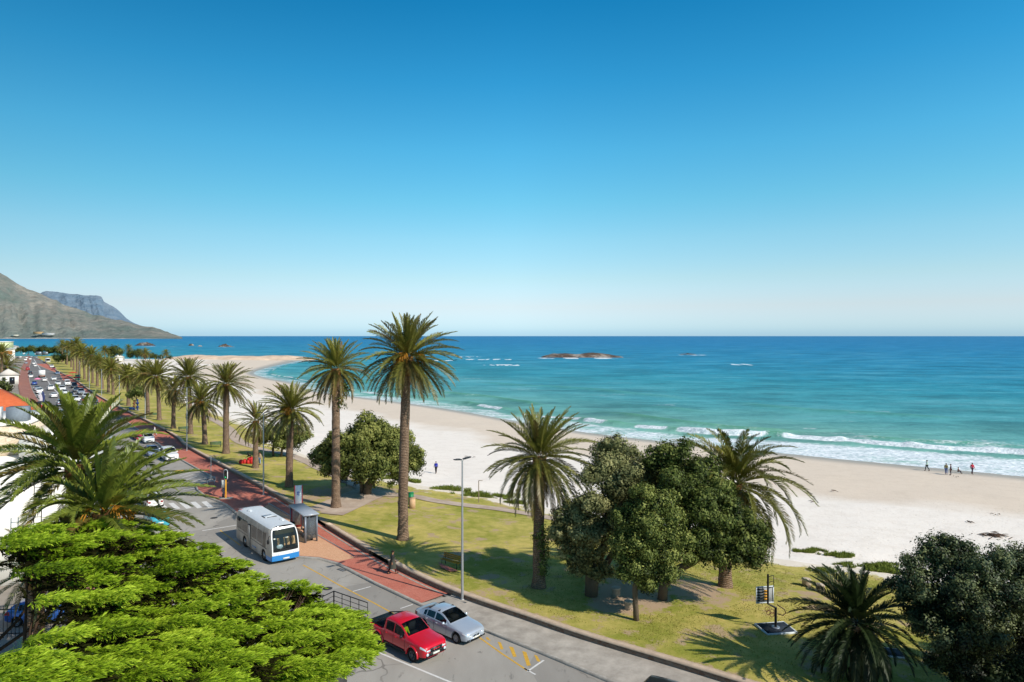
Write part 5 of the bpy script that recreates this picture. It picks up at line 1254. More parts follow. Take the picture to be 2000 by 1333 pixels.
    for y0, y1, z1 in ((-.75, .1, 1.32), (.7, -.05, 1.28)): MB().tube([nose(y0, 1.1, .05), nose((y0+y1)/2, 1.2, .05), nose(y1, z1, .05)], .018, 6).obj('wiper', [blackp], root)
    for sg in (1, -1):
        for k in range(3): MB().ball(nose(sg*(.62+.15*k), .80, .0-.03*k*k*.5), (.04, .06, .055), 10, 6).obj('headlight', [lampm], root, smooth=True)
        MB().box(nose(sg*.98, .86, -.03), (.05, .1, .05)).obj('indicator', [orangel], root)
    MB().box(nose(0, .42, .03), (.02, .52, .12)).obj('number_plate', [platem], root)
    # sides: shaded windows, door, rub rail
    for sg in (1, -1):
        for x0, x1 in ((-3.9, -2.7), (-2.55, -1.2), (-.2, 1.1), (1.25, 2.35)):
            MB().grid(np.array([(x, sg*W/2*f_, z) for x in (x0, x1) for f_, z in ((1.002, 1.28), (.99, 2.0), (.967, 2.28))]), 2, 3).obj('window', [smoke.m], root)
        MB().grid(np.array([(x, sg*W/2*f_, z) for x, k in ((2.5, 1), (3.25, .995)) for f_, z in ((1.001*k, 1.15), (.992*k, 2.0), (.972*k, 2.3))]), 2, 3).obj('window', [glass], root)
        MB().box((0, sg*(W/2+.006), 1.12), (7.0, .02, .03)).obj('rub_rail', [blackp], root)
    # the door between the axles on the road side
    for sg in (-1,):
        dr = MB(); dr.box((-.92, sg*(W/2+.0), 1.28), (.06, .05, 1.75)); dr.box((-.42, sg*(W/2+.0), 1.28), (.04, .05, 1.75)); dr.box((-.67, sg*(W/2), 2.17), (.55, .05, .06)); o = dr.obj('door_frame', [blackp], root)
        MB().box((-.67, sg*(W/2+.006), 1.28), (.44, .03, 1.66)).obj('door_panel', [plain('door_grey', (176, 172, 164), .3, .5)], o)
        MB().box((.55, sg*(W/2+.008), .62), (.9, .02, .07)).obj('side_emblem', [bluem], root)
        MB().box((-3.5, sg*(W/2+.004), 2.06), (.7, .03, .22)).obj('vent_grille', [blackp], root)
    for s in (1.55, 6.2):
        for sg in (1, -1):
            t = MB().lathe([(.27, -.001), (.28, -.13), (.45, -.135), (.47, -.09), (.47, .09), (.45, .135), (.28, .13), (.27, .001)], 24, axis='y').obj('wheel', [rubber], root, smooth=40); t.location = (L/2-s, sg*(W/2-.15), .47)
            r_ = MB(); r_.lathe([(.29, sg*.12), (.24, sg*.08), (.1, sg*.09), (.1, sg*.14), (.01, sg*.14)], 18, axis='y'); r_.obj('rim', [alloy], t)
    MB().box((0, 0, .5), (L*.88, W*.82, .3)).obj('underbody', [blackp], root)
    # roof fittings
    h1 = MB(); h1.box((.35, 0, 2.885), (.75, .75, .05)); h1.obj('roof_hatch', [roofw], root); h2 = MB(); h2.box((.75, .2, 2.88), (.03, .8, .06)); h2.box((.35, -.39, 2.88), (.8, .03, .06)); h2.obj('hatch_seal', [blackp], root)
    for x, y in ((2.0, .55), (-2.6, -.55)):
        v = MB(); v.ball((x, y, 2.86), (.3, .2, .10), 12, 6); v.box((x+.3, y, 2.88), (.1, .2, .06)); v.obj('roof_vent', [roofw], root, smooth=30)
    MB().box((-3.9, 0, 2.74), (.7, 1.9, .1)).obj('rear_pod', [paint('pod_pink', (206, 140, 140))], root)
    for sg in (1, -1):
        mr = MB(); mr.tube([(L/2-.45, sg*W/2*.93, 2.2), (L/2-.1, sg*(W/2+.12), 2.25), (L/2+.05, sg*(W/2+.2), 2.1)], .025, 6); mr.ball((L/2+.03, sg*(W/2+.2), 1.92), (.07, .11, .2), 10, 8); mr.obj('wing_mirror', [blackp], root, smooth=40)
    MB().box((L/2-L-.01, 0, .7), (.04, 2.0, .35)).obj('rear_bumper', [blackp], root)
    return root
bus = city_bus()
fl_ = Vector((-19.0, 54.6, 0)); d_b = (Vector((-24.2, 60.7, 0))-Vector((-18.85, 54.1, 0))).normalized()
cf = Vector((-17.95, 54.15, 0))             # under the middle of the nose
bus.location = cf+d_b*4.35; bus.rotation_euler = (0, 0, math.atan2(-d_b.y, -d_b.x))
# ================================================================ people
def skin_mesh(name, verts, edges, rad, sub=1):
    me = bpy.data.meshes.new(name); me.from_pydata(verts, edges, []); o = bpy.data.objects.new(name, me); COL.objects.link(o)
    sk = o.modifiers.new('skin', 'SKIN'); sk.use_smooth_shade = True
    for i, d in enumerate(me.skin_vertices[0].data):
        r = rad[i]; d.radius = (r, r) if isinstance(r, (int, float)) else r; d.use_root = (i == 0)
    su = o.modifiers.new('sub', 'SUBSURF'); su.levels = sub; su.render_levels = sub
    bpy.context.view_layer.update()
    dg = bpy.context.evaluated_depsgraph_get(); m = bpy.data.meshes.new_from_object(o.evaluated_get(dg)); m.name = name
    bpy.data.objects.remove(o); return m
skinm = plain('skin', (164, 116, 88), .6, .3, var=.06); hairm = plain('hair', (38, 28, 22), .8, .2)
def body_pose(pose):
    J = dict(pel=(0, 0, .95), wai=(0, .005, 1.10), che=(0, 0, 1.30), nkb=(0, -.01, 1.45), nk=(0, .0, 1.52), h0=(0, .015, 1.585), h1=(0, .02, 1.645), h2=(0, .0, 1.70))
    sw = {'stand': 0, 'walk': .22, 'lean': .1}.get(pose, 0)
    for sg, n in ((-1, 'l'), (1, 'r')):
        f = sw*sg
        J['sh'+n] = (sg*.18, 0, 1.41); J['el'+n] = (sg*.225, -.03-f*.5, 1.13); J['wr'+n] = (sg*.235, .06-f*.9, .89); J['pa'+n] = (sg*.235, .085-f*1.0, .82)
        J['hi'+n] = (sg*.095, 0, .90); J['kn'+n] = (sg*.10, .03+f*.7, .50); J['an'+n] = (sg*.10, -.02+f*1.2-.06*(sw > 0), .10); J['to'+n] = (sg*.11, .15+f*1.2-.06*(sw > 0), .045)
    if pose == 'sit':
        J = {k: (v[0], v[1], v[2]-.52) for k, v in J.items()}
        for sg, n in ((-1, 'l'), (1, 'r')):
            J['hi'+n] = (sg*.1, .02, .40); J['kn'+n] = (sg*.13, .44, .45); J['an'+n] = (sg*.12, .50, .08); J['to'+n] = (sg*.13, .66, .04)
            J['el'+n] = (sg*.24, .06, .64); J['wr'+n] = (sg*.17, .30, .53); J['pa'+n] = (sg*.15, .37, .50)
    if pose == 'lean':
        for k in ('wai', 'che', 'nkb', 'nk', 'h0', 'h1', 'h2', 'shl', 'shr', 'ell', 'elr', 'wrl', 'wrr', 'pal', 'par'):
            x, y, z = J[k]; d = z-.95; J[k] = (x, y+d*.62, .95+d*.78)
        for n in 'lr':
            x, y, z = J['el'+n]; J['el'+n] = (x, y+.22, z+.02); x, y, z = J['wr'+n]; J['wr'+n] = (x*.8, y+.5, z+.03); J['pa'+n] = (x*.8, y+.57, z)
    return J
RADS = dict(pel=(.15, .11), wai=(.13, .10), che=(.155, .11), nkb=(.08, .07), nk=(.055, .055), h0=(.07, .08), h1=(.085, .10), h2=(.06, .075), sh=.062, el=.043, wr=.028, pa=(.04, .02), hi=.085, kn=.058, an=.042, to=(.042, .03))
EDG = [('pel', 'wai'), ('wai', 'che'), ('che', 'nkb'), ('nkb', 'nk'), ('nk', 'h0'), ('h0', 'h1'), ('h1', 'h2')]+[e for n in 'lr' for e in (('che', 'sh'+n), ('sh'+n, 'el'+n), ('el'+n, 'wr'+n), ('wr'+n, 'pa'+n), ('pel', 'hi'+n), ('hi'+n, 'kn'+n), ('kn'+n, 'an'+n), ('an'+n, 'to'+n))]
def rad(k, grow=0.):
    r = RADS.get(k) or RADS.get(k[:-1]); r = r if isinstance(r, tuple) else (r, r); return (r[0]+grow, r[1]+grow)
def skel(J, keys, edges, grow=0., hands=False, name='body', cut=None):
    ks = [k for k in keys]; ix = {k: i for i, k in enumerate(ks)}; V = [J[k] for k in ks]; E = [(ix[a], ix[b]) for a, b in edges if a in ix and b in ix]; R = [rad(k, grow) for k in ks]
    if hands:
        for n, sg in (('l', -1), ('r', 1)):
            w, p = Vector(J['wr'+n]), Vector(J['pa'+n]); d = (p-w).normalized(); side = d.cross(Vector((sg, 0, 0))).normalized()
            for k, (o_, l) in enumerate(((-.03, .07), (-.01, .085), (.01, .08), (.028, .062))):
                a = p+side*o_+d*.02; b = a+d*l*.55; c = b+(d+Vector((-sg*.5, 0, 0))).normalized()*l*.45
                i = len(V); V += [tuple(a), tuple(b), tuple(c)]; R += [(.0095, .0095), (.0085, .0085), (.007, .007)]; E += [(ix['pa'+n], i), (i, i+1), (i+1, i+2)]
            a = w.lerp(p, .6)-side*.035; b = a+(d-side*.5).normalized()*.045; i = len(V); V += [tuple(a), tuple(b)]; R += [(.012, .012), (.009, .009)]; E += [(ix['pa'+n], i), (i, i+1)]
    return skin_mesh(name, V, E, R)
POSE = {}
for ps in ('stand', 'walk', 'sit', 'lean'):
    J = body_pose(ps); allk = ['pel', 'wai', 'che', 'nkb', 'nk', 'h0', 'h1', 'h2']+[k+n for n in 'lr' for k in ('sh', 'el', 'wr', 'pa', 'hi', 'kn', 'an', 'to')]
    b = skel(J, allk, EDG, 0, True)
    Js = dict(J)
    for n in 'lr': Js['wr'+n] = tuple(Vector(J['el'+n]).lerp(Vector(J['wr'+n]), .8)); Js['an'+n] = tuple(Vector(J['an'+n])+Vector((0, 0, .03)))
    s = skel(Js, ['wai', 'pel', 'che', 'nkb', 'shl', 'ell', 'wrl', 'shr', 'elr', 'wrr'], EDG, .017, name='shirt')
    Jp = dict(Js); Jp['pel'] = tuple(Vector(J['pel'])+Vector((0, 0, .03)))
    t = skel(Jp, ['pel', 'hil', 'knl', 'anl', 'hir', 'knr', 'anr'], EDG, .020, name='trousers')
    h1_ = Vector(J['h1']); hm = MB(); hm.ball((h1_.x, h1_.y-.022, h1_.z+.022), (.094, .108, .092), 12, 8); hair = hm.mesh('hair', [hairm], smooth=True)
    sho = []
    for n in 'lr':
        to, an = Vector(J['to'+n]), Vector(J['an'+n]); mid = (to+an)/2; m_ = MB(); m_.ball((mid.x, mid.y+.02, .045), (.052, .145, .05), 10, 6); sho.append(m_.mesh('shoe', [blackp], smooth=True))
    nose_ = MB(); nose_.ball((h1_.x, h1_.y+.10, h1_.z-.015), (.016, .022, .022), 8, 5); ns2 = nose_.mesh('nose', [skinm], smooth=True)
    ey = []
    for sg in (-1, 1): e_ = MB(); e_.ball((h1_.x+sg*.034, h1_.y+.086, h1_.z+.012), (.013, .01, .009), 8, 5); ey.append(e_.mesh('eye', [hairm], smooth=True))
    mo = MB(); mo.box((h1_.x, h1_.y+.09, h1_.z-.055), (.045, .012, .010)); mo_ = mo.mesh('mouth', [plain('lips', (140, 76, 66), .6, .2)])
    b.materials.clear(); b.materials.append(skinm); POSE[ps] = (b, s, t, hair, sho, ns2, ey, mo_)
cloth = {}
def cl_(rgb):
    if rgb not in cloth: cloth[rgb] = plain('cloth', rgb, .85, .1, var=.15)
    return cloth[rgb]
def person(label, loc, rz, pose, top, legs, hair=True, h=1.72, group=None, coat=None, shoes=True):
    b, s, t, hr, sho, ns2, ey, mo_ = POSE[pose]
    root = link('person', b); root.location = loc; root.rotation_euler = (0, 0, rz); root.scale = (h/1.72,)*3; tag(root, label, 'person', group)
    for nm, me, col in (('shirt', s, top), ('trousers', t, legs)):
        m_ = me; o = link(nm, m_, root)
        if not len(m_.materials): m_.materials.append(cl_((120, 120, 120)))
        o.material_slots[0].link = 'OBJECT'; o.material_slots[0].material = cl_(col)
    if hair: link('hair', hr, root)
    if shoes:
        for m_ in sho: link('shoe', m_, root)
    link('nose', ns2, root); link('mouth', mo_, root)
    for m_ in ey: link('eye', m_, root)
    if coat:
        mb = MB(); pr = [(1.47, .10, .09), (1.42, .21, .12), (1.28, .225, .15), (1.08, .21, .155), (.9, .25, .19), (.7, .30, .23), (.45, .36, .28)]
        V = [];
        for i, (z, a, b_) in enumerate(pr):
            for k in range(18):
                q = 2*PI*k/18; w_ = 1+.05*math.sin(5*q)*(i > 3); V.append((a*w_*math.cos(q), b_*w_*math.sin(q)-.01, z))
        mb.add(V, [(i*18+k, (i+1)*18+k, (i+1)*18+(k+1) % 18, i*18+(k+1) % 18) for i in range(len(pr)-1) for k in range(18)]); mb.obj('coat', [cl_(coat)], root, smooth=True)
    return root
g = G(767, 1121, PH); person('person in a long dark grey coat walking along the red pavement', g, math.radians(-60), 'walk', (60, 60, 58), (88, 40, 40), True, 1.72, coat=(74, 74, 66))
g = G(573, 1023, PH); person('person all in black standing at the far end of the bus shelter', g, math.radians(120), 'stand', (18, 18, 22), (20, 20, 24), True, 1.8)
person('person in pale clothes walking on the shaded red pavement behind the parked cars', G(302, 851, PH), heading(G(302, 851)), 'walk', (206, 204, 204), (190, 196, 204))
person('person in a blue jacket walking alone on the sand behind the street lamp', T(851.5, 925), math.radians(20), 'walk', (30, 44, 150), (40, 38, 44))
GB = 'people at the water edge'
person('person in a pale green top walking at the water edge, farthest left', T(1810.5, 920), math.radians(70), 'walk', (180, 206, 190), (40, 50, 56), group=GB)
person('person in an olive top and blue jeans in the beach pair, on the left', T(1848, 927), math.radians(-40), 'stand', (150, 140, 96), (84, 108, 160), group=GB)
person('person in a dark dress top in the beach pair, on the right', T(1857, 928.5), math.radians(60), 'stand', (88, 52, 58), (60, 40, 48), group=GB)
person('child sitting on the sand beside the standing beach pair', T(1871.5, 924.5), math.radians(-140), 'sit', (110, 84, 74), (50, 50, 60), h=1.35, group=GB)
person('person in a red pink top at the water edge, farthest right', T(1899, 926), math.radians(180), 'walk', (186, 50, 70), (60, 40, 60), group=GB)
person('person in a white top sitting left of the big round tree trunk', T(697.5, 950), math.radians(160), 'sit', (228, 226, 222), (60, 60, 66))
person('person in a pale top sitting right of the big round tree trunk', T(728, 952), math.radians(-160), 'sit', (214, 214, 214), (70, 74, 84))
person('dark dressed person bending over the red play sculpture', T(490, 905), math.radians(100), 'lean', (24, 24, 28), (130, 40, 44), h=1.6)
person('person in light blue jeans behind the short drooping palm trunk', T(507.5, 908), math.radians(150), 'stand', (196, 170, 140), (140, 160, 190))
person('tiny walker far out on the sand left of the pale trunk palm', T(633, 786), math.radians(40), 'walk', (52, 52, 58), (40, 40, 46))
person('person strolling on the curving lawn path in dark clothes', T(383, 815), math.radians(40), 'walk', (70, 58, 56), (60, 54, 56))
person('person in white at the bend of the lawn path', T(408, 810), math.radians(-140), 'walk', (226, 216, 210), (210, 190, 180))
# driver of the pickup in a hi-vis vest: a child of nothing, seated in the cab
drv = person('person in a bright yellow vest at the wheel of the red pickup', pk.matrix_basis@Vector((.34, -.36, .56)), hd-PI/2, 'sit', (206, 232, 20), (50, 50, 56), h=1.5)
# ================================================================ street furniture
steel = plain('galvanised_steel', (170, 172, 172), .45, .5, .5, var=.12); darks = plain('dark_steel', (44, 46, 48), .5, .4, var=.15); greyst = plain('grey_steel', (120, 128, 138), .4, .5, .3, var=.1)
def lamp(label, base, ptop, lean=0.):
    Y = base.y; h = P(0, ptop, Y).z-base.z; root = thing('street_lamp', label, 'street lamp', base, heading(base), 'double headed street lamps')
    MB().tube([(0, 0, 0), (0, 0, h*.5), (0, 0, h-.1)], [.095, .075, .05], 12).obj('pole', [steel], root, smooth=40)
    MB().lathe([(.16, 0), (.16, .03), (.11, .05)], 14).obj('base_plate', [steel], root)
    for sg in (1, -1):
        a = MB().tube([(0, 0, h-.15), (0, sg*.12, h-.06)], .035, 8).obj('arm', [steel], root)
        hb = MB(); hb.box((0, sg*.42, h+.02), (.22, .62, .06), rx=sg*.10); hb.box((0, sg*.40, h+.055), (.12, .3, .05), rx=sg*.10); hd_ = hb.obj('lamp_head', [darks], a)
        MB().box((0, sg*.44, h-.018), (.16, .44, .012), rx=sg*.10).obj('lens', [lampm], hd_)
for lab, x, y, t in [('nearest street lamp, tall double headed pole beside the pavement behind the silver sedan', 903, 1171, 897), ('street lamp beside the palm with reddish dates, on the red pavement', 514.7, 967, 806),
                     ('street lamp at the kerb wall in the shadow of the slim palm', 365, 880.5, 757), ('street lamp by the lower drooping palm at the lawn wall', 283.5, 824, 748), ('street lamp left of the palm by the totem sculptures', 233, 798, 733),
                     ('far street lamp beside the orange dated palm', 198.5, 776, 721.5), ('far street lamp left of the black parked car', 174.5, 762, 712), ('farthest street lamp beside the green kiosk', 155, 748, 706)]:
    lamp(lab, G(x, y, PH if y > 850 else 0), t)
# bus shelter
ax = Vector((2.5, -3.65, 0)).normalized(); sc_ = Vector((-18.62, 60.95, PH))
sr = thing('bus_shelter', 'grey steel bus shelter with glass end panel beside the stopped bus', 'bus shelter', sc_, math.atan2(ax.y, ax.x))
rf = MB(); rf.box((0, 0, 2.36), (4.5, 1.35, .09))
for k in range(9): rf.box((0, -.6+k*.15, 2.41), (4.46, .05, .025))
rf.obj('roof', [plain('shelter_roof', (176, 182, 188), .4, .5, .3, var=.06)], sr)
MB().box((0, 0, 2.29), (4.4, 1.2, .06)).obj('roof_frame', [greyst], sr)
for x, y in ((2.12, .5), (2.12, -.5), (-2.12, .5), (-2.12, -.5), (0, .5)): MB().box((x, y, 1.13), (.12, .16 if x > 0 and y < 0 else .12, 2.26)).obj('post', [greyst], sr)
pan = clear_glass('shelter_glass', (120, 126, 132), .6)
MB().box((2.12, 0, 1.2), (.03, .84, 1.8)).obj('end_panel', [pan], sr); MB().box((1.06, .5, 1.2), (1.9, .03, 1.6)).obj('back_panel', [pan], sr); MB().box((-1.06, .5, 1.2), (1.9, .03, 1.6)).obj('back_panel', [pan], sr)
be = MB(); be.box((.5, .22, .47), (2.4, .36, .06)); be.box((-.5, .25, .22), (.08, .2, .44)); be.box((1.5, .25, .22), (.08, .2, .44)); be.obj('bench', [darks], sr)
ad = MB(); ad.box((-2.12, 0, 1.25), (.14, .9, 1.9)); o = ad.obj('poster_case', [PR], sr); MB().box((-2.04, 0, 1.3), (.02, .76, 1.6)).obj('poster', [plain('poster_paper', (196, 178, 170), .6, .3, var=.3, scale=3)], o)
greenp = plain('green_plastic', (20, 120, 70), .5, .4)
gb = thing('litter_bin', 'green litter bin inside the far end of the bus shelter', 'bin', sc_+ax*-1.55+Vector((-.45, -.32, 0)))
MB().lathe([(.2, 0), (.24, .85), (.26, .87), (.24, .9)], 16).obj('barrel', [greenp], gb, smooth=40); MB().lathe([(.27, .905), (.22, .98), (.02, 1.02)], 16).obj('lid', [darks], gb, smooth=40)
tm = G(583, 1016, PH); tr = thing('bus_stop_sign', 'tall white and red bus stop totem behind the shelter roof', 'sign', tm, math.radians(8))
MB().box((0, 0, 1.7), (.62, .16, 3.3)).obj('panel', [PW], tr)
for sx_ in (-.35, .35): MB().box((sx_, 0, 1.7), (.07, .18, 3.32)).obj('edge_strip', [PR], tr)
em = MB()
for x, z, w_, h_ in ((-.10, 2.62, .05, .3), (-.02, 2.70, .05, .22), (.05, 2.62, .14, .05), (.05, 2.74, .16, .05), (.09, 2.68, .05, .16), (-.06, 2.50, .16, .04), (.06, 2.45, .05, .16)): em.box((x, -.084, z), (w_, .012, h_))
em.obj('emblem', [plain('emblem_blue', (24, 84, 170), .5, .3)], tr)
MB().box((0, 0, .04), (.8, .34, .08)).obj('base', [conc.m], tr)
# traffic light
yp = plain('yellow_pole_paint', (226, 160, 40), .5, .4, var=.08)
tl = G(441, 973, PH); tq = thing('traffic_light', 'traffic light on a yellow pole with a white rimmed head showing green', 'traffic light', tl, math.radians(-22))
MB().tube([(0, 0, 0), (0, 0, 2.05)], .075, 12).obj('pole', [yp], tq, smooth=40)
pts = [(.23*math.cos(q), .0, 2.58+.30*(1 if math.sin(q) > 0 else -1)+.23*math.sin(q)) for q in np.linspace(0, 2*PI, 25)]
hb = MB(); hb.add([(p[0]*1.25, -.02, 2.58+(p[2]-2.58)*1.1) for p in pts[:-1]]+[(p[0]*1.25, .02, 2.58+(p[2]-2.58)*1.1) for p in pts[:-1]], [tuple(range(24))[::-1], tuple(range(24, 48))]+[(k, (k+1) % 24, 24+(k+1) % 24, 24+k) for k in range(24)])
bp_ = hb.obj('backing_board', [PW], tq)
hb = MB(); hb.add([(p[0], -.035, p[2]) for p in pts[:-1]]+[(p[0], .10, p[2]) for p in pts[:-1]], [tuple(range(24))[::-1], tuple(range(24, 48))]+[(k, (k+1) % 24, 24+(k+1) % 24, 24+k) for k in range(24)]); hh = hb.obj('signal_head', [blackp], tq)
for z, c_ in ((2.86, (60, 30, 30)), (2.58, (70, 56, 24)), (2.30, (40, 200, 120))):
    m_ = Mat('signal_lens', srgb(*c_), .2, .5)
    if c_[1] > 150: m_.b.inputs['Emission Color'].default_value = srgb(*c_); m_.b.inputs['Emission Strength'].default_value = .7
    MB().lathe([(.11, -.05), (.11, -.04)], 16, c=(0, 0, z), axis='y').obj('signal_lens', [m_.m], hh)
    MB().tube([(.13*math.cos(q), -.10, z+.13*math.sin(q)) for q in np.linspace(0, PI, 9)], .03, 5).obj('visor', [blackp], hh)
hb = MB(); hb.box((-.30, .25, 2.62), (.3, .22, .86), rz=.5); hb.obj('rear_signal', [greyst], tq)
cb_ = G(436, 972, PH); ct = thing('control_box', 'small white control box on a grey post beside the yellow traffic light pole', 'box', cb_)
MB().tube([(0, 0, 0), (0, 0, 1.1)], .05, 10).obj('post', [greyst], ct); MB().box((0, 0, 1.5), (.32, .2, .86)).obj('case', [plain('box_white', (206, 206, 200), .5, .3)], ct); MB().box((0, 0, .2), (.2, .2, .4)).obj('foot', [darks], ct)
pad = MB(); pad.box((0, 0, 0), (1.5, .9, .02)); o = pad.obj('paving', kerbm.m); o.location = G(440, 973, PH+.012); struct(o)
for lab, x, y in (('small low sign post at the kerb notch, left one of the pair', 405.5, 949.5), ('small low sign post at the kerb notch, right one of the pair', 418.5, 948.5)):
    b = thing('sign_post', lab, 'sign', G(x, y, PH), .6, 'low sign posts'); MB().tube([(0, 0, 0), (0, 0, .75)], .03, 8).obj('post', [steel], b); MB().box((0, 0, .88), (.2, .06, .42)).obj('panel', [greyst], b)
def post(lab, base, h, r=.04, m=steel, arm=0., cat='post'):
    b = thing('post', lab, cat, base); MB().tube([(0, 0, 0), (0, 0, h)], r, 10).obj('pole', [m], b, smooth=40)
    if arm: MB().tube([(0, 0, h), (arm, 0, h)], r*.7, 8).obj('arm', [m], b)
    return b
post('thin grey pole rising from the red pavement behind the two low sign posts', G(412, 937, PH), 3.0, .04)
post('slim post with a short arm at the edge of the beach', T(935, 982), 2.5, .05, plain('weathered_wood', (150, 132, 112), .9, .1), .45)
post('thin pale pole near the far beach, right of the lone palm', T(315, 712), 6, .12)
# benches
def bench(lab, base, rz, m, w=1.7):
    b = thing('park_bench', lab, 'bench', base, rz, None)
    for k in range(3): MB().box((0, -.12+k*.13, .44), (w, .10, .04)).obj('seat_slat', [m], b)
    for k in range(3): MB().box((0, .24+.03*k, .56+k*.13), (w, .035, .10), rx=-.2).obj('back_slat', [m], b)
    for sg in (1, -1):
        MB().tube([(sg*w*.4, -.16, 0), (sg*w*.4, -.16, .42), (sg*w*.4, .2, .42), (sg*w*.4, .34, .9)], .03, 6).obj('leg', [darks], b); MB().tube([(sg*w*.4, .2, .42), (sg*w*.4, .26, 0)], .03, 6).obj('leg', [darks], b)
gw = plain('green_bench_paint', (30, 84, 62), .6, .3); yw = plain('yellow_wood', (164, 120, 34), .7, .2)
bench('dark green bench on the lawn beside the thick trunked palm', T(421.5, 874), .5, gw); bench('dark green bench near the dark banded palm by the wall', T(358, 843), .5, gw); bench('dark green bench under the broad crowned palm', T(300, 815), .5, gw)
bench('yellow wooden bench in the tree shade beside the nearest lamp', T(880, 1107), math.radians(-38), yw, 1.9)
bench('dark picnic bench in the shade under the big round tree', T(664, 950), .2, darks, 1.8)
rs_ = struct(MB().poly([(p.x, p.y, p.z+.10) for p in (T(856, 1100), T(872, 1108), T(896, 1118), T(880, 1119), T(862, 1112))]).obj('paving', brick.m))
# bins
bn = T(805, 993); b = thing('bin_enclosure', 'beige concrete bin enclosure on the lawn behind the tallest palm', 'bin', bn, .4); MB().box((0, 0, .5), (.55, .55, 1.1)).obj('case', [plain('beige_concrete', (196, 160, 124), .85, .1)], b); MB().box((0, 0, 1.075), (.62, .62, .05)).obj('lid', [plain('beige_lid', (182, 150, 118), .85, .1)], b)
b = thing('litter_bin', 'green bin half hidden behind the tallest palm trunk', 'bin', T(797, 987)+Vector((.25, .4, 0)), .3); MB().box((0, 0, .6), (.5, .5, 1.2)).obj('body', [greenp], b); MB().box((0, 0, 1.225), (.56, .56, .05)).obj('lid', [greenp], b)
mh = MB(); mh.lathe([(.42, 0), (.42, .03), (.30, .035)], 20); o = mh.obj('manhole_cover', [kerbm.m]); o.location = T(687, 984); tag(o, 'pale round cover in the grass right of the pale trunk palm', 'cover')
for lab, x, y, r_ in [('round iron manhole cover in the lane behind the red pickup', 640, 1150, .34), ('round iron manhole cover in the empty lane near the zebra crossing', 418, 1012, .34)]:
    o = MB().lathe([(r_, 0), (r_, .006), (r_*.8, .008)], 20).obj('manhole_cover', [plain('cast_iron', (70, 66, 62), .6, .3, .3)]); o.location = G(x, y, .001); tag(o, lab, 'cover')
dg = thing('drain_grate', 'dark kerbside drain grate near the end of the orange paving', 'drain', G(667, 1113.5, .002), math.radians(-40)); MB().box((0, 0, .003), (.8, .36, .006)).obj('frame', [darks], dg)
for k in range(6): MB().box((-.3+k*.12, 0, .008), (.05, .3, .004)).obj('bar', [steel], dg)
# concrete stools
stool_m = plain('stool_concrete', (172, 152, 130), .9, .1, var=.15)
for lab, x, y in [('round concrete stool in the tree shade, the rear one by the thick trunk', 1203, 1163), ('round concrete stool in the tree shade, the front one by the thin pale trunk', 1229, 1190), ('round concrete stool on sunlit grass, left one near the musical post', 1575, 1145), ('round concrete stool on sunlit grass, right one behind the dark palm fronds', 1602, 1156)]:
    b = thing('stool', lab, 'stool', T(x, y), 0, 'round concrete stools'); MB().lathe([(.31, -.1), (.31, .48)], 20).obj('drum', [stool_m], b, smooth=40); MB().lathe([(.335, .481), (.335, .54), (.30, .56)], 20).obj('seat', [plain('stool_top', (192, 174, 152), .9, .1)], b, smooth=40)
# musical play post on its pad
b0 = T(1515, 1230); mp = thing('play_instrument', 'tall black outdoor music play post with rings and a keyed panel', 'play equipment', b0, .15)
rubm = plain('rubber_pad', (46, 52, 60), .9, .15, var=.2, scale=3); whm = plain('pad_border', (200, 206, 208), .7, .2)
pd = thing('rubber_pad', 'dark square rubber pad with white border under the music play post', 'pad', b0, .15)
MB().box((0, 0, .06), (1.8, 1.4, .12)).obj('mat', [rubm], pd); e_ = MB(); 
for c_, d_ in (((0, .74, .06), (1.96, .07, .13)), ((0, -.74, .06), (1.96, .07, .13)), ((.945, 0, .06), (.07, 1.41, .13)), ((-.945, 0, .06), (.07, 1.41, .13))): MB().box(c_, d_).obj('border', [whm], pd)
MB().tube([(0, 0, .12), (0, 0, 1.35)], .075, 12).obj('post', [blackp], mp, smooth=40); MB().tube([(-.05, 0, 1.35), (-.45, .1, 1.55), (-.45, .1, 3.35)], .06, 12).obj('mast', [blackp], mp, smooth=40)
MB().lathe([(.26, .12), (.24, .17), (.12, .18)], 18).obj('foot', [greyst], mp)
pnl = MB(); pnl.box((-.42, .55, 1.95), (1.05, .06, .95)); o = pnl.obj('panel', [plain('panel_grey', (150, 152, 150), .6, .2, var=.15)], mp)
for c_, d_ in (((-.42, .52, 2.44), (1.15, .06, .06)), ((-.42, .52, 1.46), (1.15, .06, .06)), ((-.97, .52, 1.95), (.06, .06, .92)), ((.13, .52, 1.95), (.06, .06, .92))): MB().box(c_, d_).obj('panel_border', [whm], o)
for k in range(5): MB().box((-.72, .50, 1.62+k*.17), (.46, .05, .07)).obj('key', [blackp], o)
for k in range(4): MB().box((-.34, .49, 1.68+k*.17), (.28, .05, .10)).obj('key', [yp], o)
for z in (2.55, 2.9, 3.25): MB().tube([(-.45, .1, z-.06), (-.25, .08, z), (-.10, .06, z+.03)], .02, 6).obj('rung', [blackp], mp)
MB().tube([(-.10, .06, 3.28), (-.10, .06, 2.58)], .02, 6).obj('rung_bar', [blackp], mp)
for k, (x, z) in enumerate(((-.62, 1.32), (-.32, 1.16), (-.30, .98), (-.52, 1.12))): MB().tube([(x+.14*math.cos(q), -.12, z+.14*math.sin(q)) for q in np.linspace(0, 2*PI, 15)], .018, 6).obj('ring', [plain('ring_red', (96, 36, 34), .5, .4)], mp)
MB().tube([(.1, 0, 1.5), (.55, -.05, 1.2), (.62, -.05, .98), (.45, -.05, .85), (.12, 0, .95)], .03, 8).obj('curved_arm', [plain('arm_maroon', (60, 26, 28), .5, .4)], mp, smooth=True)
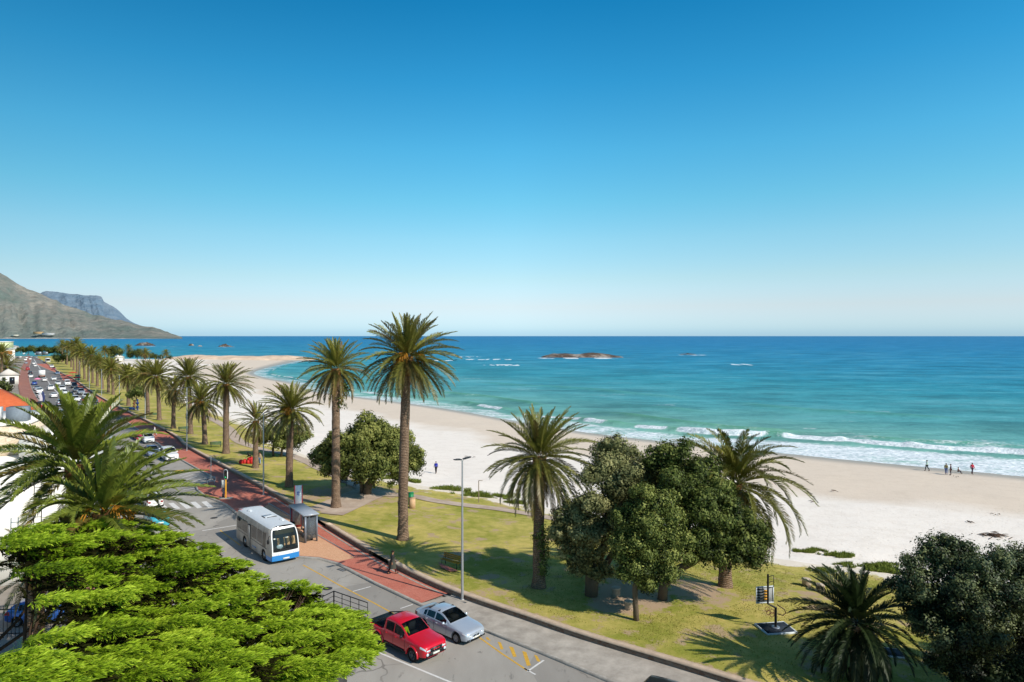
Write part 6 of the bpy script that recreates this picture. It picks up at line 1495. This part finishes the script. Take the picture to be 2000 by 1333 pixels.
b1_ = T(1736, 1277); pd = thing('rubber_pad', 'second dark pad with pale border in shade under the short dark palm', 'pad', b1_, -.3); MB().box((0, 0, .05), (1.3, 1.0, .10)).obj('mat', [rubm], pd)
for c_, d_ in (((0, .525, .05), (1.4, .05, .11)), ((0, -.525, .05), (1.4, .05, .11)), ((.675, 0, .05), (.05, .99, .11)), ((-.675, 0, .05), (.05, .99, .11))): MB().box(c_, d_).obj('border', [whm], pd)
# red play sculpture
rsb = T(485, 906); rs = thing('play_sculpture', 'low lumpy red play sculpture on the lawn by the short drooping palm', 'sculpture', rsb, .2)
redp = plain('red_play_paint', (196, 44, 40), .6, .3, var=.12)
for k in range(5): m_ = MB(); m_.ball((-.95+k*.48, .1*math.sin(k*2), .25), (.30, .34, .36+.06*(k % 2)), 12, 8); m_.obj('lobe', [redp], rs, smooth=True)
m_ = MB(); m_.ball((.25, .3, .55), (.5, .3, .32), 12, 8); m_.obj('lobe', [redp], rs, smooth=True)
# totems
def totem(lab, base, h, rgb, seed):
    rng = np.random.RandomState(seed); pr = [(max(.08, .24+.13*math.sin(k*1.3+seed)+rng.normal(0, .03)), h*k/13) for k in range(14)]; b = thing('totem_sculpture', lab, 'sculpture', base, 0, 'totem sculptures'); c_ = plain('totem_paint', rgb, .6, .3, var=.3, scale=2)
    MB().lathe(pr, 12).obj('carved_body', [c_], b, smooth=True); m_ = MB(); m_.ball((0, 0, h+.15), (.22, .2, .26), 10, 8); m_.obj('carved_head', [c_], b, smooth=True); MB().box((0, 0, .0), (.8, .8, .16)).obj('plinth', [conc.m], b)
totem('brown carved totem sculpture left of the blue one by the little round tree', T(262, 800), 1.9, (120, 78, 44), 1); totem('blue and black carved totem sculpture under the little round tree', T(268.5, 802), 2.3, (30, 52, 104), 2)
bq = T(256.5, 801); b = thing('play_block', 'low blue play block beside the brown totem', 'play equipment', bq); MB().box((0, 0, .3), (.9, .5, .6)).obj('block', [PB], b); MB().box((.6, .1, .22), (.35, .4, .44)).obj('block', [PB], b)
# dune plants, driftwood, kelp, rocks
dune_m = leaf_mat('dune_grass', (122, 112, 58), (104, 116, 44), (140, 150, 66), .2, .7, .15)
def dune(lab, px, py, rx, ry, n, seed):
    b = T(px, py); rng = np.random.RandomState(seed); mb = MB(); n = n*2; a = rng.rand(n)*2*PI; r = np.sqrt(rng.rand(n)); x = r*np.cos(a)*rx; y = r*np.sin(a)*ry; k = np.sqrt(np.clip(1-r*r, 0, 1))
    zg = np.array([onland(b.x+u, b.y+v)-b.z for u, v in zip(x[::8], y[::8])]); z = np.repeat(zg, 8)[:n]+k*.18*rng.rand(n)-.03
    d = rng.normal(size=(n, 3))*.7+np.array([0, 0, .8]); d /= np.linalg.norm(d, axis=1)[:, None]; s = np.cross(d, rng.normal(size=(n, 3))); s /= np.linalg.norm(s, axis=1)[:, None]; p = np.stack([x, y, z], -1); l = .24*(.6+.8*rng.rand(n, 1))
    keep = fbm(x*.9+seed*3.1, y*1.4+seed, 3)-.35*r > .27; p, s, d, l, x, y = p[keep], s[keep], d[keep], l[keep], x[keep], y[keep]; n = len(p)
    V = np.stack([p-s*.035, p+s*.035, p+d*l], 1).reshape(-1, 3); mb.add(V, np.arange(n*3).reshape(n, 3), 0, tint=np.repeat(np.clip(.55+.2*vnoise(x*1.3+seed, y*1.3)+rng.normal(0, .15, n), 0, 1), 3))
    o = mb.obj('dune_plant', [dune_m]); o.location = b; tag(o, lab, 'plant', 'low dune plants on the beach edge')
for a in [('broad low green dune plant left of the slim beach post', 880, 958, 2.6, 1.7, 4200, 1), ('green dune plant mound directly behind the slim beach post', 925, 968, 3.0, 1.2, 4200, 2), ('green dune patch right of the slim beach post', 985, 972, 2.4, 1.6, 3600, 3), ('small dune tuft left of the ivy trunk palm near the sand', 1012, 984, 1.8, 1.0, 2400, 4),
          ('olive dune mound on the sand right of the windblown palm', 1585, 1079, 1.7, 1.0, 2800, 5), ('flatter dune mound beside the olive one on the right', 1632, 1086, 1.9, .9, 2800, 6), ('long strip of dune plants above the short dark palm', 1700, 1108, 3.4, 1.0, 4200, 7), ('patch of dune plants just left of the large dark tree', 1735, 1118, 2.0, 1.0, 2800, 8), ('small green tuft on the grass edge above the concrete stools', 1610, 1118, 2.2, .6, 2400, 9),
          ('bright green plants at the foot of the big round tree, right side', 765, 935, 2.4, 1.3, 3200, 10), ('green plants by the path end near the big round tree', 800, 942, 1.8, .9, 2400, 11)]: dune(*a)
kelp = plain('driftwood', (86, 66, 52), .9, .15, var=.25)
def drift(lab, px, py, n, R, seed, name='driftwood', cat='driftwood'):
    b = T(px, py); rng = np.random.RandomState(seed); mb = MB()
    for k in range(n):
        p = Vector((rng.normal(0, R*.45), rng.normal(0, R*.3), .05+.1*rng.rand())); a = rng.rand()*PI; l = R*rng.uniform(.3, .8)
        q = Vector((math.cos(a), math.sin(a)*.7, rng.normal(0, .12)))*l; mb.tube([p-q*.5, p+Vector((0, 0, .06)), p+q*.5+Vector((0, .1, 0))], [.02, .045, .015], 5)
    o = mb.obj(name, [kelp]); o.location = b; tag(o, lab, cat)
drift('large dark heap of washed up kelp on the sand at the right', 1943, 1048, 46, 1.5, 1, 'kelp_heap', 'seaweed'); drift('short dark branch on the sand above the kelp heap, left one', 1893, 1020, 5, 1.0, 2); drift('small dark branch on the sand highest at the right', 1943, 1007, 4, .7, 3); drift('thin stick lying on the sand right of the windblown palm', 1632, 962, 2, 1.6, 4)
drift('short stick on the sand below the thin one', 1580, 980, 2, 1.0, 5); drift('scrap of kelp on the sand left of the kelp heap', 1903, 1047, 3, .8, 6); drift('dark kelp scrap near the beach group feet', 1866, 933, 3, .5, 7); drift('dark stick on the sand beside the big round tree', 925, 895, 3, 1.2, 8)
rockm = Mat('sea_rock', rough=.9, spec=.2); rc_ = rockm.noise(.25, 6, .7)
rockm.set(col=rockm.mix(rockm.ramp(rockm.noise(.05, 5, .65), [(.5, 0.), (.62, 1.)]), rockm.mix(rc_, srgb(66, 54, 46), srgb(104, 88, 76)), rockm.mix(rc_, srgb(124, 114, 104), srgb(182, 172, 160)))).bump(rockm.noise(.4, 7, .7), 1., .8)
def rock(lab, px, py, wpx, hpx, seed, z0=SEA, name='sea_rock', depth=.45, cat='rock', prof_=None):
    b = G(px, py, z0); W = wpx*b.y/F; H = hpx*b.y/F; nu, nv = 56, 26; u = np.linspace(-1, 1, nu); v = np.linspace(-1, 1, nv); U, V_ = np.meshgrid(u, v, indexing='ij')
    f = np.clip(1-U**2, 0, 1)**.6*np.clip(1-V_**2, 0, 1)**.5; n = fbm(U*3.2+seed, V_*2.2+seed*2, 5); n2 = fbm(U*1.3+seed*3, V_*1.3, 3)
    z = H*(f*(.25+1.35*n*n2*2.2))-H*.18*(1-f)
    o = MB().grid(np.stack([U*W/2*(1+.1*(n-.5)), V_*W/2*depth+W*.2, z], -1).reshape(-1, 3), nu, nv).obj(name, [rockm.m], smooth=True); o.location = b; tag(o, lab, cat, 'rocks in the sea'); return o
def foam_ring(px, py, wpx, seed):
    b = G(px, py, SEA); W = wpx*b.y/F; nu, nv = 90, 14; U, V_ = np.meshgrid(np.linspace(-1, 1, nu), np.linspace(-1, 1, nv), indexing='ij')
    fo_ = 1.6*np.clip(1-np.abs(U), 0, 1)**.5*np.exp(-(V_/.5)**2)*sstep(.35, .65, fbm(U*6+seed, V_*1.5+seed, 4))*sstep(0, .15, 1-np.abs(V_))
    o = MB().grid(np.stack([b.x+U*W/2, b.y+V_*max(26, W*.42), np.full(U.shape, SEA-.235)], -1).reshape(-1, 3), nu, nv, foam=np.clip(fo_, 0, 1).ravel()).obj('water', [wm.m], smooth=True); struct(o)
for a in [('long low brown rock island out in the middle of the bay', 1140, 698.5, 165, 8, 1), ('pale rounded rock island beyond the lone palm, off the far beach', 279, 675.5, 36, 4.6, 2), ('small single boulder standing in the blue bay', 372.5, 675.5, 10, 3.6, 3), ('grey sea rock with white water around it, right of the small boulder', 439, 677.5, 28, 3.2, 4), ('tiny dark rock awash near the horizon on the right', 1345, 692.5, 30, 1.2, 5), ('tiny rock beside the small boulder in the bay', 390, 677, 8, 1.8, 6)]: rock(*a)
for x, y, w_ in [(1140, 699.5, 200), (1352, 693.5, 60), (439, 678.5, 44), (290, 677, 60), (955, 702, 130), (915, 697, 60), (330, 677.5, 50), (860, 704, 60), (1452, 712, 60), (985, 713, 90), (760, 700, 50)]: foam_ring(x, y, w_, x*.1)
# sandy, rocky spit that closes the bay on the left
spit = rock('pale rocky spit of boulders and sand closing the beach at the left', 440, 704.5, 330, 9, 9, SEA, 'rocky_spit', .34); spit.data.materials[0] = sm_spit = plain('spit_rock', (212, 184, 158), .9, .1, var=.25, scale=.12, kind='pos'); del spit['group']
# ================================================================ buildings on the town side
wall_w = plain('white_plaster', (226, 220, 210), .85, .15, var=.06, scale=.6, kind='pos'); tile = Mat('clay_roof_tiles', rough=.85, spec=.15)
tv = tile.n('ShaderNodeTexWave'); tv.bands_direction = 'Z'; tile.nt.links.new(tile.vec('pos'), tv.inputs['Vector']); tv.inputs['Scale'].default_value = 1.6
tile.set(col=tile.mix(tile.noise(1.5, 6, .7), srgb(178, 78, 44), srgb(216, 118, 76))).bump(tv.outputs['Fac'], .6, .1)
darkg = Mat('dark_window', srgb(30, 34, 40), .1, .5).m; cladm = Mat('stone_cladding', rough=.9, spec=.1)
cvn = cladm.voro(1.9, 'DISTANCE_TO_EDGE', 'pos', (1, 1, 2.6)); cladm.set(col=cladm.mix(cladm.ramp(cvn, [(0., 1.), (.05, 0.)]), cladm.mix(cladm.voro(1.9, 'F1', 'pos', (1, 1, 2.6), 'Color'), srgb(198, 178, 152), srgb(222, 206, 184)), srgb(170, 150, 126))).bump(cvn, .5, .05)
def rot_box(mb, o, ax_, l, w_, z0, z1, mi=0):      # a block with its long side along ax_, o is the corner nearest the road and camera
    n = Vector((-ax_.y, ax_.x, 0)); c = o+ax_*l/2+n*w_/2; mb.box((c.x, c.y, (z0+z1)/2), (l, w_, z1-z0), mi, rz=math.atan2(ax_.y, ax_.x)); return mb
RD = Vector((-.62, .785, 0)).normalized()
# white building behind the foreground palms
ob = Vector((-33.6, 50.5, 0)); wbn = thing('white_building', 'bright white plastered building with stone clad upper storey behind the foreground palms', 'building', ob)
F0 = Vector((-.93, -.36, 0)).normalized(); n0 = Vector((-F0.y, F0.x, 0))*-1      # front wall runs left from the corner
def wb(z0, z1, setb, l, d, x0=0.):
    c = F0*(x0+l/2)+n0*(setb+d/2); mb = MB(); mb.box((c.x, c.y, (z0+z1)/2), (l, d, z1-z0), rz=math.atan2(F0.y, F0.x)); return mb
n0 = Vector((F0.y, -F0.x, 0)); n0 = n0 if n0.y > 0 else -n0
wb(-.2, 8.0, 0, 26, 22).obj('wall', [wall_w], wbn)
wb(8.0, 8.5, 0, 26, .3).obj('parapet', [wall_w], wbn); 
up = wb(8.003, 10.5, 9, 18, 12, 4.3).obj('upper_wall', [cladm.m], wbn); wb(10.5, 10.66, 8.9, 18.2, 12.2, 4.2).obj('coping', [wall_w], up)
wb(8.003, 9.9, 7, 4.0, 14, .25).obj('side_wall', [wall_w], wbn)
for k, (x, c_) in enumerate(((4.6, plain('ac_grey', (120, 128, 136), .6, .2)), (6.6, PW), (8.6, PW))): wb(10.67, 11.9, 10.5, 1.5, 1.2, x).obj('air_conditioner', [c_], wbn)
wb(4.0, 5.2, -.05, 1.3, .1, 9).obj('window', [darkg], wbn); wb(.0, 2.3, -.05, 1.1, .1, 7).obj('door', [darks], wbn)
ob3 = P(74, 1005, 47.2); ld = thing('ladder', 'thin dark ladder standing against the bright white wall', 'ladder', (ob3.x, ob3.y, 4.8), math.atan2(F0.y, F0.x))
for x in (-.22, .22): MB().tube([(x, .1, 0), (x, -.05, 3.0)], .03, 6).obj('rail', [darks], ld)
for k in range(7): MB().tube([(-.22, .09-.022*k, .3+k*.4), (.22, .09-.022*k, .3+k*.4)], .02, 5).obj('rung', [darks], ld)
# tiled roof house
def gable_house(lab, name, o, l, w_, hw, hr, mw, mr, hip=True, ax_=RD, over=.4, win=0):
    root = thing(name, lab, 'house', o, math.atan2(ax_.y, ax_.x)); MB().box((l/2, w_/2, hw/2), (l, w_, hw)).obj('wall', [mw], root)
    i = w_/2 if hip else 0; a = over
    V = [(-a, -a, hw), (l+a, -a, hw), (l+a, w_+a, hw), (-a, w_+a, hw), (i-(0 if hip else a), w_/2, hw+hr), (l-i+(0 if hip else a), w_/2, hw+hr)]
    MB().add(V, [(0, 1, 5, 4), (2, 3, 4, 5), (1, 2, 5), (3, 0, 4), (3, 2, 1, 0)]).obj('roof', [mr], root)
    for k in range(win):
        MB().box((1.5+k*2.6, -.03, hw*.55), (1.1, .08, 1.3)).obj('window', [darkg], root)
    return root
tr_ = G(74, 808, 5.2)
gable_house('house with a broad orange tiled hip roof beside the road', 'tiled_house', Vector((tr_.x-.5, tr_.y+.8, 0)), 26, 12, 5.2, 3.9, wall_w, tile.m, True, RD, .5, 4)
wg = thing('gabled_house', 'white house with a stepped gable parapet behind the orange tiled roof', 'house', (-95.3, 136, 0), -2.47)
gpts = [(0, 0), (0, 4.6), (.4, 5.0), (1.1, 4.6), (5.6, 8.1), (6.4, 8.1), (10.9, 4.6), (11.6, 5.0), (12, 4.6), (12, 0)]
gv = [(x_, y_, z) for y_ in (0, -.4) for x_, z in gpts]; kq = len(gpts)
MB().add(gv, [tuple(range(kq)), tuple(range(kq, 2*kq))[::-1]]+[(k, kq+k, kq+(k+1) % kq, (k+1) % kq) for k in range(kq)]).obj('gable', [plain('pale_green_plaster', (214, 218, 208), .85, .15, var=.05)], wg)
MB().box((6, -6.6, 2.2), (11.4, 12, 4.4)).obj('wall', [wall_w], wg); MB().add([(.1, -.45, 4.4), (.1, -13, 4.4), (11.9, -13, 4.4), (11.9, -.45, 4.4), (6, -.45, 7.6), (6, -13, 7.6)], [(0, 1, 5, 4), (2, 3, 4, 5), (1, 2, 5)]).obj('roof', [tile.m], wg); MB().box((6, .03, 6.3), (.6, .08, .8)).obj('window', [darkg], wg)
t3 = G(36, 752, 0); gh = gable_house('small white gabled gatehouse with tall windows on the town side pavement', 'gatehouse', Vector((t3.x-.6, t3.y+1, 0)), 7, 6, 3.6, 2.2, wall_w, plain('pale_roof', (206, 196, 186), .8, .1), False, RD, .5, 2)
MB().box((-.05, 2, 1.6), (.1, 1.6, 2.6)).obj('window', [darkg], gh); MB().box((-.05, 4.4, 1.6), (.1, 1.0, 2.6)).obj('window', [darkg], gh)
t4 = G(32, 706, 0); sb_ = thing('shop_building', 'white shop building with an orange band at the far left of the road', 'building', (t4.x-1, t4.y, 0), math.atan2(RD.y, RD.x))
MB().box((14, 10, 4.4), (28, 20, 8.8)).obj('wall', [wall_w], sb_); MB().box((-.06, 9, 6.2), (.12, 15, 2.4)).obj('fascia', [plain('orange_band', (208, 140, 78), .7, .2)], sb_); MB().box((14, 10, 8.95), (28.6, 20.6, .3)).obj('roof', [plain('grey_roof', (176, 178, 176), .7, .2)], sb_); MB().box((13, -.06, 2), (24, .12, 2.6)).obj('shop_window', [darkg], sb_)
sb2 = thing('tall_building', 'pale lime green building at the far left edge behind the shops', 'building', (-386, 520, 0), .1); MB().box((-20, 5, 6.6), (40, 10, 13.2)).obj('wall', [plain('lime_plaster', (196, 204, 160), .8, .15)], sb2); MB().box((-20, 5, 13.5), (40.6, 10.6, .6)).obj('roof_edge', [wall_w], sb2)
for k in range(4): MB().box((-3-k*4, -.06, 10.5), (1.6, .12, 1.6)).obj('window', [darkg], sb2)
for i, (x, y, l_, h_, lab) in enumerate([(30, 690, 26, 7, 'low white seaside house beyond the shops, nearest the left'), (44, 687.5, 22, 5, 'low white seaside house beyond the shops, on the right'), (37, 684, 26, 5, 'farther low pinkish house near the bay shore')]):
    q = G(x, y, 0); gable_house(lab, 'seaside_house', Vector((q.x, q.y, 0)), l_, 14, h_, 1.6, wall_w if i < 2 else plain('pink_plaster', (214, 188, 176), .8, .1), plain('flat_roof', (206, 198, 190), .8, .1), True, Vector((-1, .1, 0)).normalized(), .6, 4)
q = T(239, 707); pv = gable_house('little white pavilion with a pale roof on the far lawn', 'pavilion', Vector((q.x, q.y, q.z)), 7, 6, 3.4, 2.0, wall_w, plain('pavilion_roof', (214, 208, 198), .8, .1), False, Vector((-.3, .95, 0)).normalized(), .6, 2)
MB().box((-.04, 3, 1.4), (.1, 1.4, 2.2)).obj('window', [darkg], pv)
for lab, x, y, s_, c_ in [('ochre house at the foot of the mountain', 75, 651, (60, 30, 13), (196, 160, 116)), ('long white house at the foot of the mountain, right of the ochre one', 95, 653, (80, 30, 9), (220, 216, 210)), ('small pale house low on the mountain foot at the left', 30, 656, (40, 30, 8), (214, 206, 186))]:
    q = P(x, y, 5260); b = thing('hillside_house', lab, 'house', (q.x, q.y, q.z)); MB().box((0, 0, 0), s_).obj('wall', [plain('far_plaster', c_, .9, .1)], b); MB().box((0, 0, s_[2]/2+2), (s_[0]*1.05, s_[1]*1.1, 4)).obj('roof', [plain('far_roof', tuple(int(v*.85) for v in c_), .9, .1)], b)
# street stalls, banners, parasols on the town side
def parasol(lab, base, r, h, rgb, group=None):
    b = thing('parasol', lab, 'parasol', base, 0, group); MB().tube([(0, 0, 0), (0, 0, h)], .04, 8).obj('pole', [steel], b); pr = [(r, h-.55), (r*.55, h-.2), (.03, h)]
    V = [(rr_*math.cos(2*PI*k/8), rr_*math.sin(2*PI*k/8), z) for rr_, z in pr for k in range(8)]; MB().add(V, [(i*8+k, i*8+(k+1) % 8, i*8+8+(k+1) % 8, i*8+8+k) for i in range(2) for k in range(8)]).obj('canopy', [plain('parasol_cloth', rgb, .85, .1)], b)
parasol('bright red parasol on the town side pavement by the tiled house', G(79, 815), 1.9, 2.7, (206, 34, 60)); parasol('dark parasol just behind the red one', G(80, 806), 1.9, 2.7, (46, 50, 56)); parasol('small pink parasol on the town side by the blue car', G(73, 752), 1.2, 2.6, (222, 130, 160)); parasol('cream parasol close to the white menu board', G(72, 826), 1.7, 2.5, (232, 206, 150))
parasol('maroon parasol on the red plaza by the far palms', G(150, 749), 1.7, 2.6, (120, 34, 48), 'parasols on the red plaza'); parasol('terracotta parasol on the red plaza nearest the far kiosk', G(142, 738), 1.8, 2.6, (178, 74, 52), 'parasols on the red plaza'); parasol('pale red parasol at the front of the red plaza', G(135, 744), 1.6, 2.5, (190, 96, 84), 'parasols on the red plaza')
for lab, x, y, rgb in [('tall white feather banner with a pink edge on the town side', 77, 795, (232, 220, 224)), ('dark blue and white feather banner right behind the tall white one', 82, 791, (70, 78, 120))]:
    b = thing('feather_banner', lab, 'banner', G(x, y)); MB().tube([(0, 0, 0), (0, 0, 3.2), (.1, 0, 3.9)], .03, 6).obj('pole', [steel], b)
    MB().grid(np.array([(.02+.75*t*math.sin(PI*min(1, u*.9+.12))**.5, .05*math.sin(u*5), .6+3.2*u) for u in np.linspace(0, 1, 12) for t in (0, .5, 1)]), 12, 3).obj('flag', [plain('banner_cloth', rgb, .8, .1, var=.25, scale=1)], b)
b = thing('menu_board', 'white standing menu board on the pavement by the cream parasol', 'sign', G(86.5, 829), .6); MB().box((0, 0, .75), (.9, .08, 1.4)).obj('frame', [PW], b); MB().box((0, -.05, .8), (.66, .03, 1.0)).obj('board', [plain('menu_grey', (150, 156, 158), .6, .2, var=.3)], b)
for sx_ in (-.35, .35): MB().box((sx_, 0, .03), (.08, .5, .06)).obj('foot', [darks], b)
b = thing('awning', 'green awning over a shop front on the town side', 'awning', G(41, 731), math.atan2(RD.y, RD.x)); MB().add([(0, 0, 2.5), (6, 0, 2.5), (6, 3, 3.3), (0, 3, 3.3)], [(0, 1, 2, 3)]).obj('canopy', [plain('awning_green', (16, 140, 90), .8, .1)], b)
for x in (.1, 5.9): MB().tube([(x, .1, 0), (x, .1, 2.5)], .05, 6).obj('post', [steel], b)
kq_ = G(152, 745); b = thing('kiosk', 'blue green advertising kiosk on the red plaza by the far palms', 'kiosk', kq_, .4); MB().box((0, 0, 1.2), (1.5, 1.2, 2.4)).obj('body', [plain('kiosk_teal', (60, 130, 120), .6, .2)], b); MB().box((-.2, -.62, 1.4), (.6, .04, 1.5)).obj('poster', [plain('kiosk_poster', (190, 206, 160), .6, .2, var=.3)], b); MB().box((0, 0, 2.5), (1.8, 1.5, .2)).obj('roof', [plain('kiosk_roof', (30, 70, 84), .6, .2)], b)
q = G(82, 698); b = thing('road_sign', 'pair of grey sign boards seen from behind on the far traffic island', 'sign', q, .2)
for x in (-2.6, 2.6): MB().tube([(x, 0, 0), (x, 0, 4.5)], .12, 8).obj('post', [steel], b); MB().box((x, -.15, 3.2), (4.4, .12, 2.8)).obj('board', [greyst], b)
isl = struct(MB().poly([G(70, 701, .15), G(93, 702, .15), G(90, 706, .15), G(78, 703.5, .15)]).obj('traffic_island', brick.m))
# iron fence along the town side pavement, and the gatehouse roof with a railing
def fence(lab, a, b_, h, gap, m):
    root = thing('iron_fence', lab, 'fence', a, math.atan2((b_-a).y, (b_-a).x)); L_ = (b_-a).length; mb = MB()
    n = int(L_/gap)
    for k in range(n): mb.box((k*gap, 0, h/2), (.025, .025, h))
    mb.obj('pickets', [m], root)
    for z in (.25, h-.2): MB().box((L_/2, .03, z), (L_, .03, .05)).obj('rail', [m], root)
    for k in range(int(L_/3)+1): MB().box((k*3.0, 0, h*.52), (.12, .12, h*1.04)).obj('post', [m], root)
fence('black iron fence at the far lower left under the cypress', Vector((-34, 40.2, 0)), Vector((-25.5, 41.2, 0)), 1.9, .22, blackp)
fence('grey palisade fence below the right side of the cypress', Vector((-21, 40.0, 0)), Vector((-9.5, 33.6, 0)), 1.6, .14, plain('palisade_grey', (96, 96, 96), .6, .3))
cA, cB, cC = Vector((-8.09, 31.0, 5.78)), Vector((-6.27, 29.65, 5.78)), Vector((-8.5, 30.2, 5.78)); cC = cA+(cC-cA)*1.6
gr = thing('roof_terrace', 'small dark flat roofed gatehouse with a black railing at the edge of the cypress', 'building', (cA.x, cA.y, 0)); o0 = Vector((cA.x, cA.y, 0))
q4 = [p-o0 for p in (cA, cB, cB+cC-cA, cC)]
qw = [q4[0], q4[0].lerp(q4[1], .4), q4[3].lerp(q4[2], .4), q4[3]]
MB().add([(p.x, p.y, z) for z in (-.2, 5.66) for p in qw], [(0, 1, 5, 4), (1, 2, 6, 5), (2, 3, 7, 6), (3, 0, 4, 7)]).obj('wall', [plain('dark_plaster', (74, 72, 70), .9, .1)], gr)
MB().add([(p.x, p.y, z) for z in (5.66, 5.78) for p in q4], [(0, 1, 5, 4), (1, 2, 6, 5), (2, 3, 7, 6), (3, 0, 4, 7), (4, 5, 6, 7)]).obj('roof', [plain('roof_felt', (60, 60, 62), .9, .1)], gr)
rl = .63
def rail(p, q):
    p, q = Vector(p), Vector(q); n = max(2, int((q-p).length/.55))
    for k in range(n+1): MB().tube([p.lerp(q, k/n), p.lerp(q, k/n)+Vector((0, 0, rl))], .03 if k == 0 else .016, 5).obj('rail_post', [blackp], gr)
    for z in (rl, rl*.66, rl*.33): MB().tube([p+Vector((0, 0, z)), q+Vector((0, 0, z))], .022 if z == rl else .012, 5).obj('rail_bar', [blackp], gr)
rail(q4[0], q4[1]); rail(q4[0], q4[3])
# agave-like plants in the shaded bed at the lower left
for lab, x, y, Y in [('spiky pale agave in the shade below the cypress, left of the trunk', 58, 1262, 36), ('second spiky agave in the shade, closer to the cypress trunk', 40, 1268, 35)]:
    q = P(x, y, Y); rng = np.random.RandomState(x); mb = MB()
    for k in range(18):
        a = k*2.4; e = math.radians(rng.uniform(35, 80)); d = Vector((math.cos(a)*math.cos(e), math.sin(a)*math.cos(e), math.sin(e))); s = d.cross(Vector((0, 0, 1))).normalized()*.06; l = rng.uniform(.9, 1.5)
        mb.add([tuple(-s), tuple(s), tuple(d*l*.5+s*1.1), tuple(d*l), tuple(d*l*.5-s*1.1)], [(0, 1, 2, 3, 4)])
    o = mb.obj('agave_plant', [plain('agave_leaf', (150, 160, 130), .6, .3, var=.2)]); o.location = (q.x, q.y, q.z-.6); tag(o, lab, 'plant')
